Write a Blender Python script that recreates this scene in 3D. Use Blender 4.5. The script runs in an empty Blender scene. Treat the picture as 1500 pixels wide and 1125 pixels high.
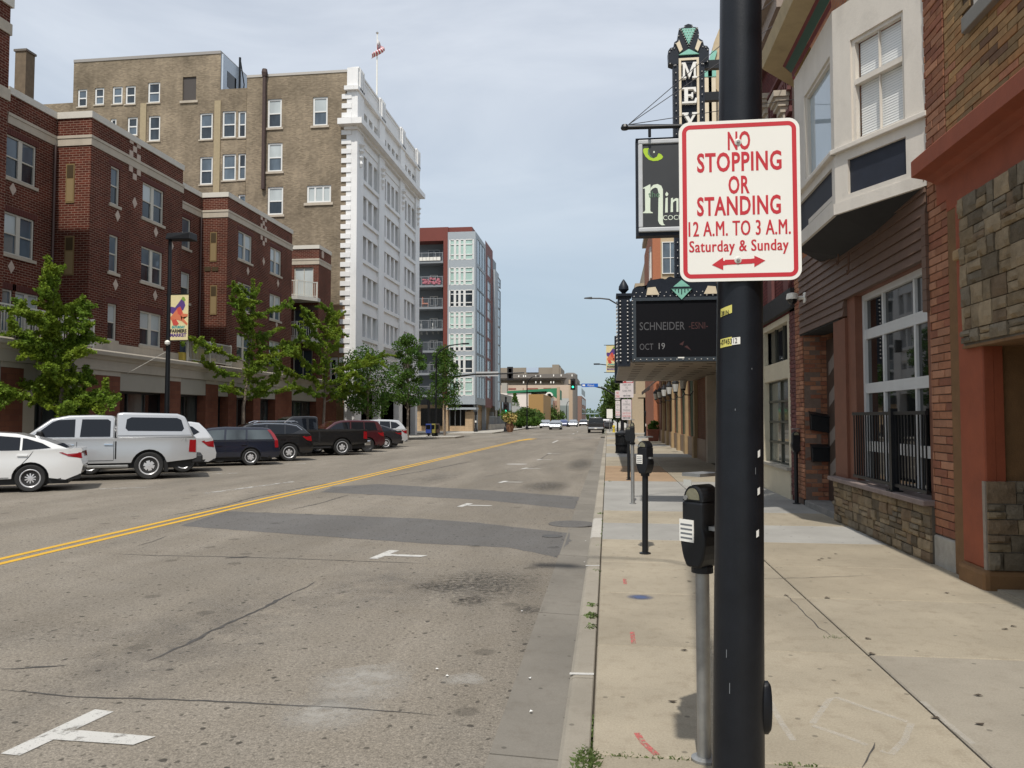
import bpy, bmesh, math, random
from mathutils import Vector, Matrix
random.seed(7)
scene = bpy.context.scene
C = scene.collection
R = math.radians

# ------------------------------------------------------------------ camera
EYE = 1.70
FPX = 1120.0                    # focal length in pixels of a 1500 px wide frame
PSI = R(7.12); TH = R(2.53)     # yaw to the left of the street, pitch up
cam = bpy.data.cameras.new('camera'); camo = bpy.data.objects.new('camera', cam); C.objects.link(camo)
cam.sensor_width = 36; cam.lens = 36 * FPX / 1500; cam.clip_start = 0.05; cam.clip_end = 4000
camo.location = (0, 0, EYE); camo.rotation_euler = (R(90) + TH, 0, PSI)
scene.camera = camo

# ------------------------------------------------------------------ light
SUN_DIR = Vector((0.035, 0.60, -1.00)).normalized()
w = bpy.data.worlds.new('World'); scene.world = w; w.use_nodes = True
nt = w.node_tree; nt.nodes.clear()
N = lambda t, tree=nt: tree.nodes.new(t)
sky = N('ShaderNodeTexSky'); sky.sky_type = 'NISHITA'; sky.sun_disc = False
sky.sun_elevation = R(58.8); sky.sun_rotation = R(183.3); sky.air_density = 1.2; sky.dust_density = 1.2; sky.ozone_density = 1.2
tc = N('ShaderNodeTexCoord'); mp = N('ShaderNodeMapping'); mp.inputs['Scale'].default_value = (1.0, 1.0, 3.2)
nt.links.new(tc.outputs['Generated'], mp.inputs['Vector'])
n1 = N('ShaderNodeTexNoise'); n1.inputs['Scale'].default_value = 2.1; n1.inputs['Detail'].default_value = 6; n1.inputs['Roughness'].default_value = .55; n1.inputs['Distortion'].default_value = .5
nt.links.new(mp.outputs['Vector'], n1.inputs['Vector'])
cr = N('ShaderNodeMapRange'); cr.inputs['From Min'].default_value = .33; cr.inputs['From Max'].default_value = .68; cr.inputs['To Min'].default_value = .62; cr.inputs['To Max'].default_value = .97
nt.links.new(n1.outputs['Fac'], cr.inputs['Value'])
mx = N('ShaderNodeMix'); mx.data_type = 'RGBA'
nt.links.new(cr.outputs['Result'], mx.inputs['Factor'])
nt.links.new(sky.outputs['Color'], mx.inputs['A'])
sz_ = N('ShaderNodeSeparateXYZ'); nt.links.new(tc.outputs['Generated'], sz_.inputs[0])
er = N('ShaderNodeMapRange'); er.interpolation_type = 'SMOOTHSTEP'; nt.links.new(sz_.outputs[2], er.inputs['Value']); er.inputs['From Min'].default_value = .0; er.inputs['From Max'].default_value = .50
hz_ = N('ShaderNodeMix'); hz_.data_type = 'RGBA'; nt.links.new(er.outputs['Result'], hz_.inputs['Factor']); hz_.inputs['A'].default_value = (4.7, 6.0, 7.2, 1); hz_.inputs['B'].default_value = (7.6, 8.15, 9.0, 1)
nt.links.new(hz_.outputs['Result'], mx.inputs['B'])
bg = N('ShaderNodeBackground'); bg.inputs['Strength'].default_value = 0.10
ow = N('ShaderNodeOutputWorld')
nt.links.new(mx.outputs['Result'], bg.inputs['Color']); nt.links.new(bg.outputs['Background'], ow.inputs['Surface'])
sl = bpy.data.lights.new('sun', 'SUN'); sl.energy = 3.8; sl.angle = R(0.9); sl.color = (1.0, .95, .87)
so = bpy.data.objects.new('sun', sl); C.objects.link(so); so.location = (0, -20, 40)
so.rotation_euler = SUN_DIR.to_track_quat('-Z', 'Y').to_euler()
scene.view_settings.view_transform = 'Standard'; scene.view_settings.look = 'None'
scene.view_settings.gamma = 1; scene.view_settings.use_curve_mapping = False; scene.view_settings.exposure = 0.0

# ------------------------------------------------------------------ measuring
def ray(px, py):
    x = (px - 750) / FPX; y = (562.5 - py) / FPX
    s, c = math.sin(PSI), math.cos(PSI); st, ct = math.sin(TH), math.cos(TH)
    return Vector((x * c - s * ct + y * s * st, x * s + c * ct - y * c * st, st + y * ct))
def at(px, py, X=None, Y=None, Z=None):
    d = ray(px, py)
    t = X / d.x if X is not None else Y / d.y if Y is not None else (Z - EYE) / d.z
    return Vector((d.x * t, d.y * t, EYE + d.z * t))

# ------------------------------------------------------------------ objects
WM = {}
def link(o, parent=None):
    C.objects.link(o); WM[o.name] = Matrix.Identity(4)
    if parent is not None:
        o.parent = parent; o.matrix_parent_inverse = WM[parent.name].inverted()
    return o
def tag(o, label=None, cat=None, group=None, kind=None):
    if label: o['label'] = label
    if cat: o['category'] = cat
    if group: o['group'] = group
    if kind: o['kind'] = kind
    return o
def thing(name, label, cat, loc=(0, 0, 0), group=None):
    o = bpy.data.objects.new(name, None); C.objects.link(o); o.location = loc; o.empty_display_size = .3
    WM[o.name] = Matrix.Translation(loc)
    return tag(o, label, cat, group)
def place(o, loc, rz=0):
    o.location = loc; o.rotation_euler = (0, 0, rz); WM[o.name] = Matrix.Translation(loc) @ Matrix.Rotation(rz, 4, 'Z')
def kids(o): return [c for c in bpy.data.objects if c.parent == o]
def copy_tree(o, parent=None, ch=None):
    if ch is None:
        ch = {}
        for x in bpy.data.objects:
            if x.parent: ch.setdefault(x.parent.name, []).append(x)
    c = o.copy(); C.objects.link(c); WM[c.name] = WM[o.name]
    if parent is not None: c.parent = parent
    for k in ch.get(o.name, []): copy_tree(k, c, ch)
    return c

class Fr:
    """a facade frame: O on the wall at z=0, u along it, n out of it"""
    def __init__(s, O, u, n):
        s.O = Vector((O[0], O[1], 0)); s.u = Vector((u[0], u[1], 0)).normalized(); s.n = Vector((n[0], n[1], 0)).normalized()
    def p(s, u, z, d=0.0): return s.O + s.u * u + s.n * d + Vector((0, 0, z))
    def pix(s, px, py, d=0.0):
        r = ray(px, py); c = Vector((0, 0, EYE)); o = s.O + s.n * d
        t = (o - c).dot(s.n) / r.dot(s.n); q = c + r * t
        return (q - o).dot(s.u), q.z
    py = 612
    def U(s, px, d=0.0): return s.pix(px, s.py, d)[0]
def FX(x, y=0, face=1): return Fr((x, y), (0, 1), (face, 0))       # wall facing +x (face=1) or -x (face=-1)
def FY(y, x=0): return Fr((x, y), (1, 0), (0, -1))                 # wall facing the camera
def FYb(y, x=0): return Fr((x, y), (1, 0), (0, 1))

class MB:
    def __init__(s): s.v = []; s.f = []
    def add(s, vs, fs):
        k = len(s.v); s.v += [tuple(v) for v in vs]; s.f += [tuple(i + k for i in f) for f in fs]; return s
    def hexa(s, a): return s.add(a, [(0, 3, 2, 1), (4, 5, 6, 7), (0, 1, 5, 4), (1, 2, 6, 5), (2, 3, 7, 6), (3, 0, 4, 7)])
    def box(s, x0, x1, y0, y1, z0, z1):
        return s.hexa([(x0, y0, z0), (x1, y0, z0), (x1, y1, z0), (x0, y1, z0), (x0, y0, z1), (x1, y0, z1), (x1, y1, z1), (x0, y1, z1)])
    def cbox(s, c, sx, sy, sz): return s.box(c[0] - sx / 2, c[0] + sx / 2, c[1] - sy / 2, c[1] + sy / 2, c[2] - sz / 2, c[2] + sz / 2)
    def fbox(s, F, u0, u1, z0, z1, d0, d1):
        return s.hexa([F.p(u0, z0, d0), F.p(u1, z0, d0), F.p(u1, z0, d1), F.p(u0, z0, d1), F.p(u0, z1, d0), F.p(u1, z1, d0), F.p(u1, z1, d1), F.p(u0, z1, d1)])
    def fprism(s, F, pts, d0, d1):
        """2D outline (u,z) pulled from d0 to d1"""
        n = len(pts); vs = [F.p(u, z, d0) for u, z in pts] + [F.p(u, z, d1) for u, z in pts]
        fs = [tuple(range(n - 1, -1, -1)), tuple(range(n, 2 * n))] + [(i, (i + 1) % n, n + (i + 1) % n, n + i) for i in range(n)]
        return s.add(vs, fs)
    def vprism(s, pts, z0, z1):
        n = len(pts); vs = [(x, y, z0) for x, y in pts] + [(x, y, z1) for x, y in pts]
        return s.add(vs, [tuple(range(n - 1, -1, -1)), tuple(range(n, 2 * n))] + [(i, (i + 1) % n, n + (i + 1) % n, n + i) for i in range(n)])
    def poly(s, pts): return s.add(pts, [tuple(range(len(pts)))])
    def tube(s, p, q, r0, r1=None, n=8, cap=True):
        p = Vector(p); q = Vector(q); r1 = r0 if r1 is None else r1
        d = (q - p).normalized(); a = d.orthogonal().normalized(); b = d.cross(a)
        vs = []
        for c, r in ((p, r0), (q, r1)):
            vs += [c + (a * math.cos(2 * math.pi * i / n) + b * math.sin(2 * math.pi * i / n)) * r for i in range(n)]
        fs = [(i, (i + 1) % n, n + (i + 1) % n, n + i) for i in range(n)]
        if cap: fs += [tuple(range(n - 1, -1, -1)), tuple(range(n, 2 * n))]
        return s.add(vs, fs)
    def path(s, pts, r, n=8, r1=None):
        pts = [Vector(p) for p in pts]; k = len(pts); r1 = r if r1 is None else r1
        vs = []; a = None
        for i, p in enumerate(pts):
            d = (pts[min(i + 1, k - 1)] - pts[max(i - 1, 0)]).normalized()
            a = d.orthogonal().normalized() if a is None else (a - d * a.dot(d)).normalized()
            b = d.cross(a); rr = r + (r1 - r) * i / (k - 1)
            vs += [p + (a * math.cos(2 * math.pi * j / n) + b * math.sin(2 * math.pi * j / n)) * rr for j in range(n)]
        fs = [(i * n + j, i * n + (j + 1) % n, (i + 1) * n + (j + 1) % n, (i + 1) * n + j) for i in range(k - 1) for j in range(n)]
        fs += [tuple(range(n - 1, -1, -1)), tuple(range((k - 1) * n, k * n))]
        return s.add(vs, fs)
    def lathe(s, prof, c=(0, 0, 0), n=16, axis='z'):
        vs = []; fs = []
        for r, h in prof:
            for j in range(n):
                a = 2 * math.pi * j / n; x, y = r * math.cos(a), r * math.sin(a)
                vs.append((c[0] + x, c[1] + y, c[2] + h) if axis == 'z' else (c[0] + x, c[1] + h, c[2] + y))
        m = len(prof)
        fs = [(i * n + j, i * n + (j + 1) % n, (i + 1) * n + (j + 1) % n, (i + 1) * n + j) for i in range(m - 1) for j in range(n)]
        fs += [tuple(range(n - 1, -1, -1)), tuple(range((m - 1) * n, m * n))]
        return s.add(vs, fs)
    def sweep_wall(s, F, u0, u1, z0, z1, holes, d=0.0, rev=.15):
        """a wall face with real openings and their reveals; holes are (u0,u1,z0,z1)"""
        us = sorted(set([u0, u1] + [min(max(x, u0), u1) for h in holes for x in h[:2]])); zs = sorted(set([z0, z1] + [min(max(x, z0), z1) for h in holes for x in h[2:]]))
        k = len(s.v); iz = len(zs)
        for u in us:
            for z in zs: s.v.append(tuple(F.p(u, z, d)))
        for i in range(len(us) - 1):
            uc = (us[i] + us[i + 1]) / 2
            for j in range(iz - 1):
                zc = (zs[j] + zs[j + 1]) / 2
                if any(h[0] < uc < h[1] and h[2] < zc < h[3] for h in holes): continue
                s.f.append((k + i * iz + j, k + (i + 1) * iz + j, k + (i + 1) * iz + j + 1, k + i * iz + j + 1))
        for h in holes:
            a = [F.p(h[0], h[2], d), F.p(h[1], h[2], d), F.p(h[1], h[3], d), F.p(h[0], h[3], d)]
            b = [F.p(h[0], h[2], d - rev), F.p(h[1], h[2], d - rev), F.p(h[1], h[3], d - rev), F.p(h[0], h[3], d - rev)]
            s.add(a + b, [(0, 1, 5, 4), (1, 2, 6, 5), (2, 3, 7, 6), (3, 0, 4, 7)])
        return s
    def mesh(s, name, mat=None, smooth=False, recalc=True, ang=40):
        me = bpy.data.meshes.new(name); me.from_pydata(s.v, [], s.f)
        if recalc:
            bm = bmesh.new(); bm.from_mesh(me); bmesh.ops.recalc_face_normals(bm, faces=bm.faces); bm.to_mesh(me); bm.free()
        if mat: me.materials.append(mat)
        if smooth:
            me.polygons.foreach_set('use_smooth', [True] * len(me.polygons)); me.set_sharp_from_angle(angle=R(ang))
        me.update(); return me
    def build(s, name, mat, parent=None, smooth=False, bevel=0, recalc=True, ang=40, seg=2):
        o = bpy.data.objects.new(name, s.mesh(name, mat, smooth, recalc, ang)); link(o, parent)
        if bevel:
            m = o.modifiers.new('bevel', 'BEVEL'); m.width = bevel; m.segments = seg; m.limit_method = 'ANGLE'; m.angle_limit = R(40)
        return o
def inst(name, me, M4, parent=None):
    o = bpy.data.objects.new(name, me); link(o, parent); o.matrix_basis = M4; WM[o.name] = M4; return o
def fmat(F, u, z, d=0.0, su=1, sz=1, sd=1):
    """matrix taking a unit piece (x along u, y out of the wall, z up) onto the wall"""
    p = F.p(u, z, d)
    return Matrix(((F.u.x * su, F.n.x * sd, 0, p.x), (F.u.y * su, F.n.y * sd, 0, p.y), (0, 0, sz, p.z), (0, 0, 0, 1)))

# ------------------------------------------------------------------ materials
def nodes(name):
    m = bpy.data.materials.new(name); m.use_nodes = True; t = m.node_tree; t.nodes.clear()
    o = t.nodes.new('ShaderNodeOutputMaterial'); b = t.nodes.new('ShaderNodeBsdfPrincipled'); t.links.new(b.outputs[0], o.inputs[0])
    return m, t, b
def lk(t, a, b): t.links.new(a, b)
def math_(t, op, a, b=None, c=None):
    n = t.nodes.new('ShaderNodeMath'); n.operation = op
    for i, x in enumerate((a, b, c)):
        if x is None: continue
        if isinstance(x, (int, float)): n.inputs[i].default_value = x
        else: lk(t, x, n.inputs[i])
    return n.outputs[0]
def noise(t, vec, scale, detail=4, rough=.5, dist=0):
    n = t.nodes.new('ShaderNodeTexNoise'); n.inputs['Scale'].default_value = scale; n.inputs['Detail'].default_value = detail
    n.inputs['Roughness'].default_value = rough; n.inputs['Distortion'].default_value = dist
    if vec is not None: lk(t, vec, n.inputs['Vector'])
    return n.outputs['Fac']
def mapr(t, v, a, b, c, d):
    n = t.nodes.new('ShaderNodeMapRange'); lk(t, v, n.inputs['Value'])
    for k, x in zip(('From Min', 'From Max', 'To Min', 'To Max'), (a, b, c, d)): n.inputs[k].default_value = x
    return n.outputs['Result']
def mixc(t, f, a, b, mode='MIX'):
    n = t.nodes.new('ShaderNodeMix'); n.data_type = 'RGBA'; n.blend_type = mode
    for k, x in (('Factor', f), ('A', a), ('B', b)):
        if isinstance(x, (int, float)): n.inputs[k].default_value = x
        elif isinstance(x, tuple): n.inputs[k].default_value = (*x[:3], 1)
        else: lk(t, x, n.inputs[k])
    return n.outputs['Result']
def pos(t): return t.nodes.new('ShaderNodeNewGeometry').outputs['Position']
def objc(t): return t.nodes.new('ShaderNodeTexCoord').outputs['Object']
def scalev(t, v, s):
    n = t.nodes.new('ShaderNodeMapping'); n.inputs['Scale'].default_value = s; lk(t, v, n.inputs['Vector']); return n.outputs[0]
def bumpn(t, b, h, strength, dist=.02):
    n = t.nodes.new('ShaderNodeBump'); n.inputs['Strength'].default_value = strength; n.inputs['Distance'].default_value = dist
    lk(t, h, n.inputs['Height']); lk(t, n.outputs[0], b.inputs['Normal'])
def sc(c, k): return tuple(min(1, x * k) for x in c[:3])
def M(name, col, rough=.6, metal=0.0, var=.0, scale=6, bump=0.0, bscale=60, rand=0.0, emis=0.0, coat=0.0, spec=.5, dirt=0.0, streak=False, local=False):
    m, t, b = nodes(name); P = objc(t) if local else pos(t)
    b.inputs['Roughness'].default_value = rough; b.inputs['Metallic'].default_value = metal; b.inputs['Specular IOR Level'].default_value = spec
    out = None
    if var:
        v = scalev(t, P, (1, 1, .25)) if streak else P
        f = noise(t, v, scale, 6, .6)
        out = mixc(t, mapr(t, f, .25, .75, 0, 1), sc(col, 1 - var), sc(col, 1 + var))
    if rand:
        oi = t.nodes.new('ShaderNodeObjectInfo'); k = mapr(t, oi.outputs['Random'], 0, 1, 1 - rand, 1 + rand)
        cmb = t.nodes.new('ShaderNodeCombineColor'); [lk(t, k, cmb.inputs[i]) for i in range(3)]
        out = mixc(t, 1.0, out if out is not None else tuple(col), cmb.outputs[0], 'MULTIPLY')
    if dirt:
        f = mapr(t, noise(t, P, scale * .37, 8, .7), .52, .72, 0, dirt)
        out = mixc(t, f, out if out is not None else tuple(col), sc(col, .35))
    if out is None: b.inputs['Base Color'].default_value = (*col[:3], 1)
    else: lk(t, out, b.inputs['Base Color'])
    if bump: bumpn(t, b, noise(t, P, bscale, 5, .6), bump)
    if emis: b.inputs['Emission Color'].default_value = (*col[:3], 1); b.inputs['Emission Strength'].default_value = emis
    if coat: b.inputs['Coat Weight'].default_value = coat; b.inputs['Coat Roughness'].default_value = .04
    return m
def wall_uv(t):
    """metres along the wall and up it, whichever way the wall faces"""
    g = t.nodes.new('ShaderNodeNewGeometry'); a = t.nodes.new('ShaderNodeSeparateXYZ'); b = t.nodes.new('ShaderNodeSeparateXYZ')
    lk(t, g.outputs['Position'], a.inputs[0]); lk(t, g.outputs['True Normal'], b.inputs[0])
    f = math_(t, 'GREATER_THAN', math_(t, 'ABSOLUTE', b.outputs[0]), math_(t, 'ABSOLUTE', b.outputs[1]))
    u = math_(t, 'ADD', math_(t, 'MULTIPLY', f, a.outputs[1]), math_(t, 'MULTIPLY', math_(t, 'SUBTRACT', 1.0, f), a.outputs[0]))
    c = t.nodes.new('ShaderNodeCombineXYZ'); lk(t, u, c.inputs[0]); lk(t, a.outputs[2], c.inputs[1]); return c.outputs[0], g.outputs['Position']
def brick(name, c1, c2, mortar, w=.21, h=.075, mort=.011, blotch=.25, bscale=.5, rough=.85):
    m, t, b = nodes(name); uv, P = wall_uv(t)
    n = t.nodes.new('ShaderNodeTexBrick'); lk(t, uv, n.inputs['Vector'])
    n.inputs['Scale'].default_value = 1; n.inputs['Brick Width'].default_value = w; n.inputs['Row Height'].default_value = h
    n.inputs['Mortar Size'].default_value = mort; n.inputs['Mortar Smooth'].default_value = .2; n.inputs['Bias'].default_value = 0
    n.inputs['Color1'].default_value = (*c1, 1); n.inputs['Color2'].default_value = (*c2, 1); n.inputs['Mortar'].default_value = (*mortar, 1)
    f = math_(t, 'MULTIPLY', mapr(t, noise(t, P, bscale, 8, .65), .3, .7, 1 - blotch, 1 + blotch), mapr(t, noise(t, scalev(t, P, (1, 1, .10)), .9, 6, .7), .3, .7, .84, 1.14))
    cmb = t.nodes.new('ShaderNodeCombineColor'); [lk(t, f, cmb.inputs[i]) for i in range(3)]
    lk(t, mixc(t, 1.0, n.outputs['Color'], cmb.outputs[0], 'MULTIPLY'), b.inputs['Base Color'])
    b.inputs['Roughness'].default_value = rough; b.inputs['Specular IOR Level'].default_value = .1
    bumpn(t, b, math_(t, 'SUBTRACT', 1.0, n.outputs['Fac']), .5, .01)
    return m
def glass(name, col=(.015, .02, .025), rough=.03, spec=.6, var=.0):
    m, t, b = nodes(name)
    b.inputs['Roughness'].default_value = rough; b.inputs['Specular IOR Level'].default_value = spec
    if var:
        f = noise(t, scalev(t, pos(t), (1, 1, .4)), .9, 3, .5)
        lk(t, mixc(t, mapr(t, f, .35, .65, 0, 1), sc(col, 1 - var), sc(col, 1 + var)), b.inputs['Base Color'])
    else: b.inputs['Base Color'].default_value = (*col, 1)
    bumpn(t, b, noise(t, pos(t), .8, 2, .5), .03, .05)
    return m
def paint(name, col, rough=.35, metal=0.0):
    m = M(name, col, rough=rough, metal=metal, coat=1.0, spec=.5, local=True); return m

MT = {}
def setup_materials():
    m = MT
    m['red_brick'] = brick('red_brick', (.118, .030, .018), (.072, .020, .013), (.25, .165, .125), w=.29, h=.098, blotch=.3, mort=.011)
    m['block_brick'] = brick('block_brick', (.17, .068, .042), (.135, .052, .034), (.11, .055, .04), w=.4, h=.2, mort=.008, blotch=.18)
    m['tan_brick'] = brick('tan_brick', (.315, .252, .172), (.195, .154, .106), (.24, .20, .155), w=.24, h=.082, mort=.012, blotch=.32, bscale=.35)
    m['tan_brick_low'] = brick('tan_brick_low', (.36, .22, .12), (.30, .18, .10), (.24, .17, .11), w=.22, h=.08, blotch=.15)
    m['pink_brick'] = brick('pink_brick', (.17, .055, .05), (.125, .04, .038), (.075, .03, .03), blotch=.3, mort=.010)
    m['orange_brick_far'] = brick('orange_brick_far', (.42, .17, .075), (.32, .12, .06), (.25, .16, .11), blotch=.2)
    m['limestone'] = M('limestone', (.46, .40, .32), .8, var=.10, scale=2.5, dirt=.35, streak=True)
    m['precast'] = M('precast', (.36, .32, .26), .8, var=.07, scale=2, dirt=.18, streak=True)
    m['sign_band'] = M('sign_band', (.29, .27, .225), .8, var=.05, scale=2)
    m['coping'] = M('coping', (.60, .56, .49), .7, var=.05, scale=2)
    m['terracotta'] = M('white_terracotta', (.78, .77, .755), .45, var=.06, scale=.8, dirt=.22, streak=True)
    m['white'] = M('white_frame', (.72, .72, .70), .5, var=.05, scale=3)
    m['cream_frame'] = M('cream_frame', (.55, .52, .45), .6, var=.05, scale=3)
    m['cream_paint'] = M('cream_paint', (.56, .50, .37), .6, var=.06, scale=3, dirt=.2)
    m['old_white'] = M('old_white_paint', (.62, .575, .51), .6, var=.07, scale=5, bump=.12, bscale=30, dirt=.22, streak=True)
    m['glass'] = glass('window_glass', (.03, .04, .05), var=.6)
    m['glass_blue'] = glass('window_glass_blue', (.10, .13, .16), var=.35)
    m['glass_dark'] = glass('dark_glass', (.008, .009, .01))
    m['glass_shop'] = glass('shop_glass', (.05, .06, .058), var=.7)
    m['glass_mint'] = glass('mint_glass', (.42, .58, .53), rough=.06, var=.1)
    m['blind'] = glass('pale_blind', (.46, .50, .50), rough=.12, var=.12)
    m['black_iron'] = M('black_iron', (.009, .010, .012), .42, spec=.35, var=.25, scale=12, bump=.05, bscale=80)
    m['pole_black'] = M('black_pole_paint', (.008, .0095, .013), .38, var=.3, scale=9, bump=.06, bscale=120, dirt=.25, spec=.35)
    m['galv'] = M('galvanised_steel', (.34, .34, .33), .45, metal=.7, var=.15, scale=14)
    m['rust'] = M('rusty_iron', (.10, .05, .03), .8, var=.3, scale=20)
    m['sign_white'] = M('sign_white', (.84, .82, .76), .35, var=.02, scale=4, dirt=.04)
    m['sign_red'] = M('sign_red', (.53, .025, .035), .4, var=.05, scale=8)
    m['black_print'] = M('black_print', (.02, .02, .02), .6)
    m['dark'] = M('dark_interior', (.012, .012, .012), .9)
    m['grey_panel'] = M('grey_panel', (.36, .40, .43), .55, var=.03, scale=.6)
    m['grey_siding'] = M('grey_siding', (.22, .25, .28), .6, var=.05, scale=1)
    m['rust_panel'] = M('rust_red_panel', (.175, .04, .028), .6, var=.08, scale=.6)
    m['tan_block'] = brick('tan_block', (.48, .35, .22), (.42, .31, .20), (.33, .26, .18), w=.6, h=.3, mort=.012, blotch=.1)
    m['grass'] = M('grass_blade', (.085, .125, .03), .7, var=.5, scale=30)
    m['tyre'] = M('tyre_rubber', (.02, .02, .02), .8, var=.2, scale=8, local=True)
    m['rim'] = M('alloy_rim', (.62, .62, .63), .3, metal=.35, local=True)
    m['chrome'] = M('chrome', (.75, .75, .76), .12, metal=1.0)
    m['car_black'] = M('car_black_plastic', (.015, .015, .016), .55, local=True)
    m['car_glass'] = glass('car_glass', (.008, .010, .014), rough=.02, spec=.45)
    m['car_glass_clear'] = glass('car_glass_clear', (.06, .075, .08), rough=.02, spec=.9, var=.7)
    m['tail'] = M('tail_light', (.26, .008, .012), .15, coat=1.0, local=True)
    m['headlight'] = M('headlight', (.75, .75, .75), .1, coat=1.0)
    m['leaf'] = None
setup_materials()

def leaf_mat(name, col, trans=.35):
    m = bpy.data.materials.new(name); m.use_nodes = True; t = m.node_tree; t.nodes.clear()
    o = t.nodes.new('ShaderNodeOutputMaterial'); d = t.nodes.new('ShaderNodeBsdfPrincipled'); tr = t.nodes.new('ShaderNodeBsdfTranslucent'); mx_ = t.nodes.new('ShaderNodeMixShader')
    g = t.nodes.new('ShaderNodeNewGeometry'); k = mapr(t, g.outputs['Random Per Island'], 0, 1, 0, 1)
    big = mapr(t, noise(t, g.outputs['Position'], 1.1, 3, .5), .35, .65, 0, 1)
    c1 = mixc(t, k, sc(col, .55), sc(col, 1.35)); c2 = mixc(t, math_(t, 'MULTIPLY', big, .5), c1, (col[0] * 1.9, col[1] * 1.35, col[2] * .8))
    lk(t, c2, d.inputs['Base Color']); lk(t, c2, tr.inputs['Color']); d.inputs['Roughness'].default_value = .5; d.inputs['Specular IOR Level'].default_value = .15
    mx_.inputs[0].default_value = trans; lk(t, d.outputs[0], mx_.inputs[1]); lk(t, tr.outputs[0], mx_.inputs[2]); lk(t, mx_.outputs[0], o.inputs[0])
    return m
MT['leaf'] = leaf_mat('ginkgo_leaf', (.15, .245, .032), .42)
MT['leaf_dark'] = leaf_mat('maple_leaf', (.065, .14, .028))
MT['leaf_far'] = leaf_mat('far_leaf', (.08, .145, .04))
MT['bark'] = M('bark', (.17, .135, .105), .9, var=.35, scale=9, bump=.5, bscale=25)

def text_mesh(body, size, mat, name='lettering', ext=.0015, cx=1.0, bold=0.0, align='CENTER', space=1.0):
    cu = bpy.data.curves.new(name, 'FONT'); cu.body = body; cu.size = size; cu.align_x = align; cu.align_y = 'CENTER'
    cu.extrude = ext; cu.offset = bold; cu.space_character = space; cu.resolution_u = 3
    o = bpy.data.objects.new(name, cu); C.objects.link(o); dg = bpy.context.evaluated_depsgraph_get()
    me = bpy.data.meshes.new_from_object(o.evaluated_get(dg)); bpy.data.objects.remove(o); bpy.data.curves.remove(cu)
    for v in me.vertices: v.co.x *= cx
    me.materials.clear(); me.materials.append(mat); me.name = name
    return me
def text(body, size, mat, F, u, z, d, parent, width=None, name='lettering', align='CENTER', **k):
    """flat lettering on a wall frame; width squeezes it to that many metres"""
    me = text_mesh(body, size, mat, name, align=align, **k)
    if width:
        xs = [v.co.x for v in me.vertices]; s = width / (max(xs) - min(xs)); mid = (max(xs) + min(xs)) / 2 if align == 'CENTER' else min(xs)
        for v in me.vertices: v.co.x = (v.co.x - mid) * s
    zs = [v.co.y for v in me.vertices]; mz = (max(zs) + min(zs)) / 2
    sgn = 1 if F.u.cross(Vector((0, 0, 1))).dot(F.n) > 0 else -1
    for v in me.vertices: v.co = F.p(u + sgn * v.co.x, z + (v.co.y - mz if align == 'CENTER' else v.co.y), d + v.co.z)
    o = bpy.data.objects.new(name, me); link(o, parent); return o

def window(par, F, u0, u1, z0, z1, d=-.13, fr=None, fw=.06, cols=1, rail=True, up=None, lo=None, sill=None, wide_mull=.0, sw=.05):
    """sash window: frame mesh with a pane per sash light and a sill as its own pieces"""
    fr = fr or MT['white']; up = up or MT['glass']; lo = lo or MT['glass']
    m = MB(); m.fbox(F, u0, u0 + fw, z0, z1, d - .05, d + .05); m.fbox(F, u1 - fw, u1, z0, z1, d - .05, d + .05)
    m.fbox(F, u0 + fw, u1 - fw, z0, z0 + fw, d - .05, d + .05); m.fbox(F, u0 + fw, u1 - fw, z1 - fw, z1, d - .05, d + .05)
    mw = wide_mull or fw * .9
    edges = [u0 + fw] + [u0 + (u1 - u0) * i / cols for i in range(1, cols)] + [u1 - fw]
    for e in edges[1:-1]: m.fbox(F, e - mw / 2, e + mw / 2, z0 + fw, z1 - fw, d - .05, d + .045)
    zm = (z0 + z1) / 2
    if rail:
        for i in range(cols):
            a = edges[i] + (mw / 2 if i else 0); b = edges[i + 1] - (mw / 2 if i < cols - 1 else 0)
            m.fbox(F, a, b, zm - sw / 2, zm + sw / 2, d - .04, d + .03)
    o = m.build('window', fr, par)
    for i in range(cols):
        a = edges[i] + (mw / 2 if i else 0); b = edges[i + 1] - (mw / 2 if i < cols - 1 else 0)
        spans = ((z0 + fw, zm - sw / 2, lo), (zm + sw / 2, z1 - fw, up)) if rail else ((z0 + fw, z1 - fw, lo),)
        for k, (p, q, g) in enumerate(spans):
            gg = random.choice(g) if isinstance(g, (list, tuple)) else g
            MB().fbox(F, a, b, p, q, d - .03 + .012 * k, d - .015 + .012 * k).build('pane', gg, o)
    if sill is not None: MB().fbox(F, u0 - .08, u1 + .08, z0 - .11, z0 - .002, d - .05, .07).build('sill', sill, o)
    return o
MT['glass_garage'] = glass('garage_glass', (.010, .011, .011), rough=.02, spec=.9, var=.8)
MT['sky_tint'] = glass('sky_tint_glass', (.40, .47, .52), rough=.05, spec=.7, var=.12)  # reflected sky put into the pane's pale base colour
MT['glass_shop2'] = glass('pale_shop_glass', (.17, .18, .15), rough=.06, var=.5)  # paler shop glass for the cream storefront, no emission
MT['tower_glass'] = glass('tower_glass', (.055, .072, .09), rough=.15, spec=.12, var=.5)
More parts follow.
